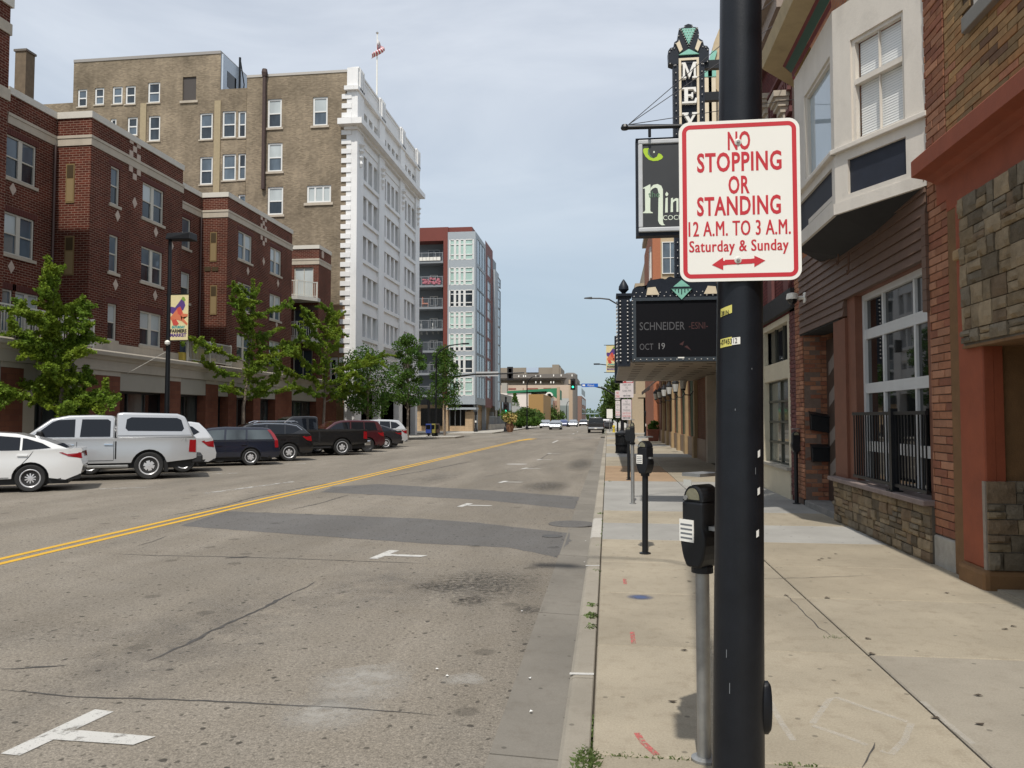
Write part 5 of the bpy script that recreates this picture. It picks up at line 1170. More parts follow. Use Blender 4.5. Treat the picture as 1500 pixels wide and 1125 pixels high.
# coping and stone band run round every face
def around(z0, z1, pr, mat, name):
    for a, b, d, e0, e1 in ((FL.U(9, D1), y_b1a - pr, D1, 0, 0), (y_b1a - pr, y_b1b + pr, 0, 0, 0), (y_b1b + pr, y_b2a - pr, D1, 0, 0), (y_b2a - pr, y_b2b + pr, 0, 0, 0)):
        MB().fbox(FL, a, b, z0, z1, D1 - .35 if d == 0 else d - .3, d + pr).build(name, mat, rbk)
    MB().box(ex0 - 1, ex1 + pr, ey - pr, u_end, z0, z1).build(name, mat, rbk)
around(zcap0 - .02, HT, .05, MT['coping'], 'coping'); around(zb0, zb1 - .12, .035, MT['limestone'], 'stone_band'); around(zb1 - .118, zb1, .06, MT['limestone'], 'stone_band')
# light stone lozenges and checks
lz = M('pale_stone', (.50, .40, .33), .8, var=.1)
def lozenge(px, py, d=0):
    u, z = FL.pix(px, py, d); MB().fprism(FL, [(u - .17, z), (u, z - .25), (u + .17, z), (u, z + .25)], d - .002, d + .02).build('lozenge', lz, rbk)
for px, py in ((172, 316), (197, 297), (228, 340), (169, 417), (227, 433), (251, 360), (363, 397), (386, 383), (407, 415), (405, 475), (360, 490)): lozenge(px, py)
for px, py in ((18.5, 277), (16, 391)): lozenge(px, py, D1)
def check(px, py): u, z = FL.pix(px, py); MB().fbox(FL, u - .13, u + .13, z - .13, z + .13, -.002, .022).build('check', lz, rbk)
for px, py in ((192.5, 206), (203, 213), (197.5, 219), (192, 225), (203, 231), (191.5, 247), (203, 253), (197, 259)): check(px, py)
for px, py in ((383, 319), (389, 322), (386, 327), (383, 331), (389, 335), (383, 348), (389, 351.5), (386, 356.5)): check(px, py)
u, z = FEx.pix(472.5, 373); MB().fbox(FEx, u - .2, u + .2, z - .25, z + .25, -.002, .03).build('check', lz, rbk)
# tall bronze louvres on the returns
louv = M('bronze_louvre', (.20, .135, .055), .6); louvd = M('dark_louvre', (.055, .035, .012), .6)
def louvre(F, px0, px1, py0, py1):
    u0, z1 = F.pix(px0, py0, .03); u1, z0 = F.pix(px1, py1, .03)
    o = MB().fbox(F, u0, u1, z0, z1, -.05, .03).build('louvre_panel', louv, rbk); zm = z1 - (z1 - z0) * .36
    MB().fbox(F, u0 + .05, u1 - .05, zm, z1 - .06, .03, .04).build('louvre', louvd, o); MB().fbox(F, u0 + .05, u1 - .05, z0 + .06, zm - .05, .03, .036).build('louvre', M('tan_louvre_%d' % py0, (.25, .18, .085), .6), o)
FR1 = FY(y_b1a, 0); FR2 = FY(y_b2a, 0)
louvre(FR1, 97, 108, 240, 297); louvre(FR1, 95, 107, 346, 403); louvre(FR2, 308, 317, 340, 383); louvre(FR2, 308, 317, 418, 461)
vn = MB()
for px in (304, 315): u, z = FR2.pix(px, 394, .02); vn.fbox(FR2, u - .18, u + .18, z - .12, z + .12, -.02, .03)
vn.build('vent', louvd, rbk)
dp = MB()
for u in (y_b1a - .15, y_b2a - .15): dp.tube(FL.p(u, SG, D1 + .08), FL.p(u, zb0, D1 + .08), .05, .05, 6)
dp.build('downpipe', M('brown_pipe', (.10, .06, .05), .6), rbk)
MB().fbox(FL, y_b1a, y_b1b, tz[2][0] - .55, tz[2][0] - .13, -.01, .05).build('stone_band', MT['limestone'], rbk); MB().fbox(FL, y_b1b, y_b2a, tz[2][0] - .55, tz[2][0] - .13, D1 - .01, D1 + .05).build('stone_band', MT['limestone'], rbk); MB().fbox(FL, y_b2a, y_b2b, tz[2][0] - .55, tz[2][0] - .13, -.01, .05).build('stone_band', MT['limestone'], rbk)
# ---- ground floor shops
SD = .55                                                  # shops stand forward of the flats
zk0, zk1 = 3.75, 4.42
U = lambda px: FLs.U(px, SD)
prof = [(SD - .1, 3.62), (SD + .05, 3.62), (SD + .05, 4.02), (SD + .12, 4.06), (SD + .16, 4.16), (SD + .30, 4.22), (SD + .30, 4.36), (SD + .24, 4.42), (SD - 2.4, 4.48), (SD - 2.4, 3.62)]
u0, u1 = 12, u_end + .3; vs = [FL.p(u0, z, d) for d, z in prof] + [FL.p(u1, z, d) for d, z in prof]; n = len(prof)
MB().add(vs, [tuple(range(n - 1, -1, -1)), tuple(range(n, 2 * n))] + [(i, (i + 1) % n, n + (i + 1) % n, n + i) for i in range(n)]).build('cornice', MT['precast'], rbk)
piers = [(12, U(-60), 'b'), (U(0), U(33), 'b'), (U(33), U(50), 's'), (U(99), U(116), 's'), (U(116), U(175), 'b'), (U(248), U(264), 'b'), (U(301), U(319), 'b'), (U(334), U(346), 'b'), (U(371), U(381), 'b'), (U(403), U(427), 'b'), (U(463), u_end + .3, 'b')]
prev = None
for a, b, kind in piers:
    MB().fbox(FL, a, b, 0, 3.42 if kind == 'b' else 3.6, -1.2, SD).build('pier', MT['block_brick'] if kind == 'b' else MT['precast'], rbk)
    if kind == 'b': MB().fbox(FL, a, b, 3.422, 3.62, -1.2, SD + .004).build('capstone', MT['precast'], rbk); MB().fbox(FL, a - .02, b + .02, 0, .35, -1.2, SD + .04).build('pier_base', MT['precast'], rbk)
    if prev is not None and a - prev > .2:
        zsb = 2.84
        MB().fbox(FL, prev + .005, a - .005, zsb, 3.61, -1.0, SD - .02).build('sign_band', MT['sign_band'], rbk)
        nn = max(2, int((a - prev) / 1.1)); sw_ = MB()
        for i in range(nn + 1): u = prev + (a - prev) * i / nn; sw_.fbox(FL, max(prev + .002, u - .05), min(a - .002, u + .05), .0, zsb, -.05, .08)
        sw_.fbox(FL, prev, a, .35, .45, -.045, .075); sw_.fbox(FL, prev, a, zsb - .1, zsb - .002, -.045, .075)
        so_ = sw_.build('shop_window', M('dark_frame', (.015, .015, .016), .5), rbk)
        for i in range(nn): MB().fbox(FL, prev + (a - prev) * i / nn + .05, prev + (a - prev) * (i + 1) / nn - .05, .45, zsb - .1, .0, .02).build('pane', random.choice((MT['glass_shop'], MT['glass_shop'], MT['glass_dark'])), so_)
    prev = b
MB().box(LX - 3.4, LX - .9, 12, u_end, 0, SG + .01).build('shop_core', MT['dark'], rbk)
dsn = MB(); a, z = FL.pix(98, 548, SD + .35); dsn.fbox(FL, a - .5, a + .45, z - .45, z + .45, SD, SD + .3); dso = tag(dsn.build('shop_sign', M('dark_shop_sign', (.02, .016, .015), .6)), 'small dark shop sign with pale number over the shop entrance by the tree', 'sign')
text('570', .26, MT['sign_white'], FL, a + .1, z, SD + .305, dso)
# balustrades on the shop roof and balconies
rail_m = M('balcony_white', (.62, .60, .54), .5, var=.05)
def balustrade(label, F, u0, u1, z0, z1, d, gap=.13, loc=None, group='white balcony railings on the red brick building'):
    t = thing('balcony_railing', label, 'railing', tuple(F.p((u0 + u1) / 2, z0, d)), group)
    MB().fbox(F, u0, u1, z1 - .06, z1, d - .03, d + .03).build('top_rail', rail_m, t); MB().fbox(F, u0, u1, z0 + .06, z0 + .11, d - .02, d + .02).build('bottom_rail', rail_m, t)
    n = max(1, int((u1 - u0) / 1.6))
    for i in range(n + 1): u = u0 + (u1 - u0) * i / n; MB().fbox(F, u - .04, u + .04, z0, z1 + .03, d - .04, d + .04).build('post', rail_m, t)
    bm_ = MB().box(-.014, .014, -.014, .014, 0, 1).mesh('baluster', rail_m); n = int((u1 - u0) / gap)
    for i in range(1, n): inst('baluster', bm_, fmat(F, u0 + (u1 - u0) * i / n, z0 + .11, d, 1, z1 - z0 - .17, 1), t)
    return t
balustrade('long white railing on the shop roof behind the nearest street tree', FL, 19.5, y_b1a - .1, 4.50, 5.62, .35)
balustrade('white railing on the shop roof beside the market banner', FL, y_b1b + .1, y_b2a - .1, 4.50, 5.62, .35)
slab_m = M('balcony_slab', (.50, .48, .44), .7, var=.08, dirt=.2)
for k in range(2):
    z0 = doors[k][2] - .02
    s = MB(); x0_, x1_ = ex0 - .3, ex1 + .15; yy0 = ey - 1.75
    s.vprism([(x0_, ey - .002), (x1_, ey - .002), (x1_, ey - .55), (x1_ - 1.0, yy0), (x0_, yy0)], z0 - .26, z0); s.build('balcony_slab', slab_m, rbk)
    nmk = ('upper', 'lower')[k]
    FB1 = FY(yy0 + .08, 0); FB2 = Fr((x1_ - 1.0, yy0 + .1), (1.0, 1.2), (1.2, -1.0))
    t = balustrade('white corner balcony railing on the far end block, %s of the two' % nmk, FB1, x0_ + .05, x1_ - 1.05, z0, z0 + 1.1, 0, .14)
    FB = FB2; L = 1.5; rr = MB(); rr.fbox(FB, 0, L, z0 + 1.04, z0 + 1.1, -.03, .03); rr.fbox(FB, 0, L, z0 + .06, z0 + .11, -.02, .02); rr.build('side_rail', rail_m, t)
    for i in range(1, 11): MB().fbox(FB, i * .14 - .012, i * .14 + .012, z0 + .11, z0 + 1.04, -.012, .012).build('baluster', rail_m, t)
    MB().fbox(FB, L - .08, L, z0, z0 + 1.13, -.04, .04).build('post', rail_m, t)
    MB().box(ex0 - 1, ex1 - .02, ey - .002, ey + .1, z0 - .8, z0 - .45).build('beam', M('beam_brown', (.08, .05, .04), .8), rbk)  # dark brown strip across the wall below the balcony slab
pots = ((FL.U(275, .2), .42, 'yellow flower box on the shop roof railing, nearer one'), (FL.U(297, .2), .75, 'large yellow planter behind the shop roof railing'), (FL.U(316, .2), .34, 'small ochre flower pot by the shop roof railing end'))
yel = M('yellow_pot', (.50, .38, .07), .6, var=.1)
for u, s, lb in pots: tag(MB().fprism(FL, [(u - s * .5, 4.5), (u + s * .5, 4.5), (u + s * .6, 4.5 + s * .95), (u - s * .6, 4.5 + s * .95)], .0, .28).build('flower_pot', yel, bevel=.02), lb, 'flower pot', 'yellow pots on the shop roof')
# brick stack behind
ch = thing('chimney', 'square tan brick chimney stack rising behind the red brick roof', 'chimney', (-38, 33, 0))
chy = 38.0; cx0, cx1, cx2 = FY(chy).U(22), FY(chy).U(39), 0
chz = FY(chy).pix(30, 75)[1]; dpt = 2.0
FC = FY(chy); FC.py = 90; MB().box(FC.U(22), FC.U(38), chy, chy + .66, 0, chz).build('stack', M('chimney_brick', (.15, .11, .07), .9, var=.25, scale=3), ch)
MB().box(FC.U(22) - .06, FC.U(38) + .06, chy - .06, chy + .72, chz, chz + .12).build('cap', M('chimney_cap', (.15, .13, .11), .9), ch)

# ================================================================== left: tall tan block with the white front
TX = -19.6; FT = FX(TX, 0, 1); FT.py = 330; TY0 = FT.U(521.5); TY1 = FT.U(611); FS = FY(TY0, 0); FS.py = 300
tl = thing('tan_office_block', 'tall tan brick block with white window frames and a white glazed corner front', 'office block', (TX - 15, TY0 + 10, 0))
zr = FS.pix(520, 108)[1]; xq = FS.U(509); xs = FS.U(362); xa = FS.U(103); xm = FS.U(320); zl = FS.pix(320, 76)[1]; zl2 = FS.pix(103, 92)[1]; zn = FS.pix(340, 130)[1]
def wS(px0, px1, py0, py1): u0, z1 = FS.pix(px0, py0); u1, z0 = FS.pix(px1, py1); return (u0, u1, z0, z1)
wl = [wS(114, 127, 131, 156), wS(139, 152, 129, 153), wS(165, 179, 127, 152), wS(184, 198, 126, 152), wS(217, 234, 121, 150), wS(218, 234, 170, 206), wS(187, 201, 172, 198), wS(162, 170, 174, 198), wS(293, 311, 166, 204), wS(293, 311, 230, 270), wS(326, 345, 163, 201), wS(349, 360, 163, 201), wS(326, 345, 226, 264), wS(349, 360, 225, 263), wS(293, 311, 294, 330), wS(326, 345, 290, 326), wS(349, 360, 285, 322)]
wr = [wS(395, 415, 148, 189), wS(461, 482, 145, 186), wS(395, 416, 212, 253), wS(395, 417, 276, 316), wS(395, 417, 342, 382), wS(395, 417, 408, 450)]
tri = [wS(452, 487, 274, 298)]; blk = wS(268, 287, 113, 147)
zmin = 0
MB().sweep_wall(FS, xa, xm, zmin, min(zl, zl2) - .02, wl[:8] + [blk] + [w_ for w_ in wl[8:] if w_[1] < xm], 0, rev=.2).build('wall', MT['tan_brick'], tl)
MB().sweep_wall(FS, xm, xs, zmin, zn, [w_ for w_ in wl[8:] if w_[0] > xm], 0, rev=.2).build('wall', MT['tan_brick'], tl)
zsplit = FS.pix(490, 447)[1]
RP = .35; FSr = FY(TY0 - RP, 0)
def shift(h): return h
MB().sweep_wall(FS, xs, xq, zsplit, zr, wr + tri, .0 + RP, rev=.2).build('wall', MT['tan_brick'], tl); MB().sweep_wall(FS, xs, xq, 0, zsplit, [wS(484, 497, 524, 560)] , RP, rev=.2).build('wall', MT['tan_brick_low'], tl)
MB().box(xs, xs + .02, TY0 - RP, TY0, 0, zr).build('return_wall', MT['tan_brick'], tl)
MB().box(xa, xm, TY0 + .25, TY0 + 14, 0, min(zl, zl2) - .03).build('core', MT['tan_brick'], tl); MB().box(xm, TX - .4, TY0 + .25, TY1, 0, zn - .02).build('core', MT['tan_brick'], tl); MB().box(xs + .02, TX - .4, TY0 - .05, TY1 - .1, zn - .02, zr - .05).build('core', MT['tan_brick'], tl)
low = FS.pix(80, 148); MB().box(FS.U(50), xa, TY0 + .5, TY0 + 10, 0, low[1]).build('wall', MT['tan_brick'], tl)
for h in wl: window(tl, FS, *h, d=-.12, fr=MT['white'], fw=.13, sw=.1, lo=[MT['glass'], MT['glass_blue']], up=[MT['glass_blue'], MT['glass']], sill=MT['limestone'])
for h in wr: window(tl, FS, *h, d=-.12 + RP, fr=MT['white'], fw=.14, sw=.1, lo=[MT['glass'], MT['glass_blue']], up=[MT['glass_blue'], MT['blind']], sill=None); MB().fbox(FS, h[0] - .15, h[1] + .15, h[2] - .18, h[2] - .004, RP - .1, RP + .1).build('sill', MT['limestone'], tl)
for h in tri: window(tl, FS, *h, d=-.12 + RP, fr=MT['white'], fw=.15, cols=3, rail=False, lo=MT['blind']); MB().fbox(FS, h[0] - .2, h[1] + .2, h[2] - .22, h[2] - .004, RP - .1, RP + .1).build('sill', MT['limestone'], tl)
window(tl, FS, *wS(484, 497, 524, 560), d=RP - .1, fr=MT['white'], fw=.2, rail=False, lo=MT['glass_dark'])
MB().fbox(FS, *blk, -.15, -.1).build('blocked_window', M('dark_board', (.07, .06, .055), .8), tl); MB().fbox(FS, blk[0] - .2, blk[1] + .2, blk[2] - .2, blk[2] - .004, -.1, .1).build('sill', MT['limestone'], tl)
for px0, px1, py0 in ((206.5, 212, 152), (315, 321.5, 148)): u0, z1 = FS.pix(px0, py0); MB().fbox(FS, u0, FS.U(px1), 0, z1, -.05, .08).build('plaster_strip', M('plaster_strip_%d' % px0, (.36, .29, .18), .85, var=.12), tl)
# parapet edges, sheet metal roof room, pipes, aerials
MB().fbox(FS, xa, xm, min(zl, zl2) - .02, min(zl, zl2) + .22, -14, .05).build('parapet', M('roof_edge', (.30, .28, .26), .7), tl)
MB().fbox(FS, xs, xq, zr, zr + .2, -1, RP + .05).build('parapet', M('roof_edge_pale', (.45, .42, .38), .7), tl)
rmw = M('pale_blue_metal', (.50, .57, .66), .45, var=.06)
MB().box(xm - .05, xm + .15, TY0 + .1, TY0 + 13.9, zn, min(zl, zl2)).build('roof_room_wall', rmw, tl)
FRm = FX(xm + .15, 0, 1); u, z = FRm.pix(338, 119); MB().fbox(FRm, u - .6, u + .9, z - .7, z + .6, 0, .03).build('roof_room_window', MT['glass_dark'], tl); vm = MB()
u, z = FRm.pix(348, 110); vm.tube(FRm.p(u, zn, .2), FRm.p(u, z + 1.5, .2), .1, .1, 6); vm.path([FRm.p(u, z + 1.5, .2), FRm.p(u + .8, z - .5, .2), FRm.p(u + .4, zn, .2)], .05, 5); vm.build('roof_pipe', MT['black_iron'], tl)
xd, zd1 = FS.pix(392, 113); zd0 = FS.pix(392, 280)[1]; pp = MB(); pp.tube((xd, TY0 - RP - .18, zd0), (xd, TY0 - RP - .18, zd1 + .3), .16, .16, 8); pp.lathe([(.2, 0), (.26, .3), (.2, .6)], (xd, TY0 - RP - .18, zd1 - .2), 8); pp.build('downpipe', M('dark_rust_pipe', (.06, .035, .03), .7, var=.3), tl)
for px, py0, py1, r in ((254, 62, 78, .12), (258, 62, 78, .12), (369, 92, 112, .05), (385, 92, 112, .05), (137, 80, 90, .04)):
    x, z1 = FS.pix(px, py0); tag(MB().tube((x, TY0 + 4, FS.pix(px, py1)[1]), (x, TY0 + 4, z1), r, r * .7, 6).build('roof_aerial', M('aerial_%d' % px, (.25, .26, .27), .5)), '%s on the tan block roof, %s' % ('slim metal aerial' if r < .1 else 'stubby grey antenna', {254: 'left of a close pair', 258: 'right of a close pair', 369: 'nearer the sheet metal room', 385: 'beside the downpipe head', 137: 'tiny one above the far left windows'}[px]), 'aerial', 'aerials on the tan block roof')
# white front on the street
q = MB(); u1 = TY1
zc = [FS.pix(515, y)[1] for y in (193, 180)]; z2 = [FS.pix(515, y)[1] for y in (136, 130)]
bays = [(FT.U(529), FT.U(553), 3), (FT.U(559), FT.U(583.5), 4), (FT.U(590), FT.U(607.5), 3)]
f0 = FT.pix(529, 225)[1]; f0b = FT.pix(529, 263)[1]; step = (FT.pix(530, 225)[1] - FT.pix(530, 395 + 5)[1]) / 3
# floor levels by the sill/head of each row, near bay
rows = [(FT.pix(529, y1)[1], FT.pix(529, y0)[1]) for y0, y1 in ((160, 191), (224, 262), (284, 321), (342, 379), (400, 436), (458, 493), (519, 548))]
holes = []
for (a, b, n) in bays:
    for (z0, z1) in rows:
        for i in range(n):
            w_ = (b - a) / n; holes.append((a + w_ * i + w_ * .22, a + w_ * (i + 1) - w_ * .10, z0, z1))
MB().sweep_wall(FT, TY0 - RP, TY1, 6.2, zr, holes, 0, rev=.40).build('front', MT['terracotta'], tl)
MB().fbox(FS, xq, TX, 0, zr + .35, -.3, RP + .02).build('corner_pier', MT['terracotta'], tl)
for h in holes: window(tl, FT, *h, d=-.32, fr=MT['white'], fw=.07, lo=MT['tower_glass'], up=MT['tower_glass'])
for z0, z1, pr in ((zc[0], zc[0] + .25, .25), (zc[0] + .25, zc[1], .75), (z2[0], z2[1], .3)):
    MB().fbox(FT, TY0 - RP - pr, TY1 + pr * .6, z0, z1, -.05, pr).build('cornice', MT['terracotta'], tl); MB().fbox(FS, xq - (.5 if pr > .5 else .15), TX - .06, z0, z1, RP - .2, RP + pr).build('cornice', MT['terracotta'], tl)
MB().fbox(FT, TY0 - RP, TY1, zr - .1, zr + .15, -.4, .03).build('parapet', MT['terracotta'], tl); MB().fbox(FT, TY0 - RP, TY1, zr + .15, zr + .3, -.45, .10).build('coping', MT['terracotta'], tl)
edges = [FT.U(524), FT.U(556.5), FT.U(587), FT.U(609.5)]
for u in edges:
    MB().fbox(FT, u - .8, u + .8, 5, zr + .32, -.02, .18).build('pilaster', MT['terracotta'], tl)
    MB().fbox(FT, u - .65, u + .65, zr + .30, zr + .45, -.4, .22).build('pedestal', MT['terracotta'], tl)
    for k in (-.38, 0, .38): MB().fbox(FT, u + k - .14, u + k + .14, zr - 1.4, zr + .35, .18, .30).build('fluted_stud', MT['terracotta'], tl)
    sc_ = MB(); zz_ = zc[0] - 1.0
    for k in range(4): c = FT.p(u, zz_ - k * .5, .2); sc_.lathe([(.1, -.25), (.35 - .05 * k, 0), (.1, .25)], c, 8)
    sc_.build('cartouche', MT['terracotta'], tl)
for (a, b, n) in bays:
    for (z0, z1) in rows: MB().fbox(FT, a - .1, b + .1, z0 - .30, z0 - .004, -.02, .16).build('sill', MT['terracotta'], tl); MB().fbox(FT, a - .05, b + .05, z0 - 1.25, z0 - .75, -.02, .07).build('spandrel', MT['terracotta'], tl)
qs = MB().box(-.5, .5, 0, 1, 0, 1).mesh('quoin', MT['terracotta']); z = 6.0; k = 0
while z < zc[0] - .2:
    if k % 2 == 0: inst('quoin', qs, fmat(FS, xq, z, RP - .02, .8, .38, .10), tl)
    z += .375; k += 1
z = zc[1] + .3
while z < z2[0] - .3: inst('quoin', qs, fmat(FS, xq, z, RP - .02, .8, .38, .10), tl); z += .75
MB().fbox(FT, bays[1][0] + .3, bays[1][1] - .3, rows[6][1] + .25, rows[6][1] + 1.15, -.02, .10).build('name_panel', M('name_panel', (.45, .44, .40), .6), tl)
text('BELLIN BUILDING', .7, M('bronze_letters', (.16, .15, .11), .5), FT, (bays[1][0] + bays[1][1]) / 2, rows[6][1] + .7, .105, tl, width=bays[1][1] - bays[1][0] - 1.2)
for u0, u1 in ((TY0 - RP, TY0 + 1.3), (bays[0][1] + .2, bays[1][0] - .2), (bays[1][1] + .2, bays[2][0] - .2), (bays[2][1] + .2, TY1)): MB().fbox(FT, u0, u1, -.02, 6.2, -.5, .12).build('base_pier', MT['terracotta'], tl)
MB().fbox(FT, TY0, TY1, 4.2, 6.2, -.5, .05).build('fascia', MT['terracotta'], tl); MB().fbox(FT, TY0, TY1, 0, 4.2, -.6, -.4).build('shop_glass', MT['glass_shop'], tl)
# flag
fx_, fz1 = FS.pix(552, 48); fxd = TY0 + 7; fpx = at(552, 130, X=TX - .6); fy = fpx.y
fl = thing('flagpole', 'white flagpole with a limp striped flag on the white building roof', 'flagpole', (TX - .6, fy, zr + .9))
ftop = at(551.5, 48, X=TX - .6).z
MB().tube((TX - .6, fy, zr + .3), (TX - .6, fy, ftop), .09, .05, 8).build('pole', MT['sign_white'], fl); MB().lathe([(.05, -.12), (.14, 0), (.05, .12)], (TX - .6, fy, ftop + .1), 10).build('ball', MT['chrome'], fl, smooth=True)
z1, z0 = at(551.5, 58, X=TX - .6).z, at(551.5, 86, X=TX - .6).z; gx, gz = 24, 30; vs = []; cols_f = {}
fm = {}
for nm, c in (('flag_white', (.75, .72, .72)), ('flag_red', (.50, .06, .09)), ('flag_blue', (.05, .06, .17))): fm[nm] = M(nm, c, .8)
Hf = z1 - z0
def flagp(s, t):     # s along the fly 0..1, t down the hoist 0..1; hangs in folds off the hoist
    return (TX - .6 + .06 + s * .72 * math.cos(2.7 * t - .1) + .06 * math.sin(9 * s), fy - .14 - .16 * math.sin(s * 9 + 2 * t) - .1 * s, z1 - t * Hf * .42 - s * .56 * Hf)
parts = {k: MB() for k in fm}
for i in range(gx):
    for j in range(13):
        s0, s1, t0, t1 = i / gx, (i + 1) / gx, j / 13, (j + 1) / 13
        nm = 'flag_blue' if (s0 < .4 and j < 7) else ('flag_red' if j % 2 == 0 else 'flag_white')
        parts[nm].poly([flagp(s0, t0), flagp(s1, t0), flagp(s1, t1), flagp(s0, t1)])
for k, nm in (('flag_white', 'flag_stripe'), ('flag_red', 'flag_stripe'), ('flag_blue', 'flag_canton')): parts[k].build(nm, fm[k], fl)
st = MB()
for i in range(8):
    for j in range(5):
        a = Vector(flagp(.03 + i * .045, .05 + j * .1)); st.cbox((a.x + .02, a.y - .03, a.z), .06, .02, .06)
st.build('flag_star', fm['flag_white'], fl)
# ================================================================== grey and red apartments past the side street
GYF = 95.0; F2 = FY(GYF, 0)
md = thing('modern_apartments', 'grey and rust red modern apartment block with stacked balconies across the side street', 'apartment block', (-22, 100, 0))
U2 = lambda px: F2.U(px); Z2 = lambda px, py: F2.pix(px, py)[1]
xL, xB, xC = U2(598), U2(655), U2(696)
zt = Z2(690, 339); zr = Z2(650, 332); zb = Z2(690, 592)
FXs = FX(xC, 0, 1); yE = FXs.U(711)
# window bank on the corner tower
rowsy = [(351, 380), (392, 417), (425, 449), (457, 481), (489, 514), (521, 546), (553, 579)]
ft = []; wu0, wu1 = U2(658), U2(692.5)
for y0, y1 in rowsy: ft.append((wu0, wu1, Z2(675, y1), Z2(675, y0)))
MB().sweep_wall(F2, xB, xC, zb, zt, ft, 0, rev=.15).build('tower_wall', MT['grey_panel'], md)
sidew = [(FXs.U(698.5), FXs.U(710), Z2(675, y1) - .4, Z2(675, y0) + .5) for y0, y1 in rowsy]
MB().sweep_wall(FXs, GYF, yE, zb, zt, sidew, 0, rev=.1).build('tower_wall', MT['grey_panel'], md)
MB().box(xB + .02, xC - .3, GYF + .3, yE + 12, zb, zt - .02).build('core', MT['grey_siding'], md); MB().box(xB, xC, GYF, yE, zb - .02, zb + .01).build('soffit', MT['grey_panel'], md)
dark_rows = {2: 'all', 5: 'low', 4: 'bot'}
for r_, h in enumerate(ft):
    fr = MB(); fw = .17; us = [wu0, wu0 + (wu1 - wu0) * .225, wu0 + (wu1 - wu0) * .425, wu0 + (wu1 - wu0) * .635, wu1]; zs = [h[2], h[2] + (h[3] - h[2]) * .24, h[2] + (h[3] - h[2]) * .76, h[3]]
    for i, u in enumerate(us): ww = .09 if i in (0, 4) else .15; fr.fbox(F2, u - ww, u + ww, zs[0], zs[3], -.10, .02)
    for i, z in enumerate(zs):
        for a, b in zip(us, us[1:]): fr.fbox(F2, a + .15, b - .15, z - .06, z + .06, -.09, .01)
    fo = fr.build('window', MT['white'], md)
    for i, (a, b) in enumerate(zip(us, us[1:])):
        for j, (p, q) in enumerate(zip(zs, zs[1:])):
            dk = dark_rows.get(r_); g = MT['glass'] if dk == 'all' or (dk == 'low' and j < 2) or (dk == 'bot' and j == 0) else MT['glass_mint']
            MB().fbox(F2, a + .09, b - .09, p + .06, q - .06, -.08, -.06).build('pane', g, fo)
pgl = glass('sky_glass', (.22, .30, .36), rough=.05, var=.25)
for h in sidew:
    fr = MB(); n = 3
    for i in range(n + 1): u = h[0] + (h[1] - h[0]) * i / n; fr.fbox(FXs, u - .06, u + .06, h[2], h[3], -.09, .012)
    for z in (h[2] + .06, h[3] - .06): fr.fbox(FXs, h[0], h[1], z - .06, z + .06, -.085, .01)
    fo = fr.build('window', MT['grey_panel'], md)
    for i in range(n): MB().fbox(FXs, h[0] + (h[1] - h[0]) * i / n + .06, h[0] + (h[1] - h[0]) * (i + 1) / n - .06, h[2] + .12, h[3] - .12, -.07, -.05).build('pane', pgl, fo)
# rust red frame: top band, upright and side stripe
xR = U2(648); FRd = FXs
yR1 = FX(xC - .05, 0, 1).U(721.5); yG1 = FX(xC + .3, 0, 1).U(730.5)
MB().box(xL - 8, U2(690), GYF + .5, yR1, zt + .12, zr).build('red_band', MT['rust_panel'], md); zd = Z2(640, 352)
MB().fbox(F2, xL - 8, xB, zd, zr + .003, -2, -.25).build('red_band', MT['rust_panel'], md); MB().fbox(F2, xR, xB, Z2(650, 591), zd, -2, -.25).build('red_upright', MT['rust_panel'], md)
FS3 = FX(xC - .05, 0, 1)
rh = [(FS3.U(714), FS3.U(719), Z2(675, y1) - .1, Z2(675, y0) + .2) for y0, y1 in rowsy]
MB().sweep_wall(FS3, yE, yR1, zb - .3, zr, rh, 0, rev=.1).build('red_side', MT['rust_panel'], md)
for h in rh: window(md, FS3, *h, d=-.08, fr=MT['grey_panel'], fw=.08, cols=1, lo=[pgl, MT['blind']], up=[pgl])
zg = Z2(675, 362)
gh = [(FS3.U(726), FS3.U(730), Z2(675, y1) - .3, min(zg - .5, Z2(675, y0) + .3)) for y0, y1 in rowsy]
FS4 = FX(xC + .3, 0, 1); MB().sweep_wall(FS4, yR1, yG1, zb - .6, zg, gh, 0, rev=.1).build('grey_side', MT['grey_panel'], md); MB().sweep_wall(FY(yR1, 0), xC - 4, xC + .3, zb, zg, [], 0).build('grey_side', MT['grey_panel'], md)
for h in gh: window(md, FS4, *h, d=-.08, fr=MT['grey_panel'], fw=.08, cols=1, lo=pgl, up=pgl)
MB().box(xL - 8, xC - 1.0, yE + .5, yG1, 4, zg - .05).build('core', MT['grey_siding'], md)
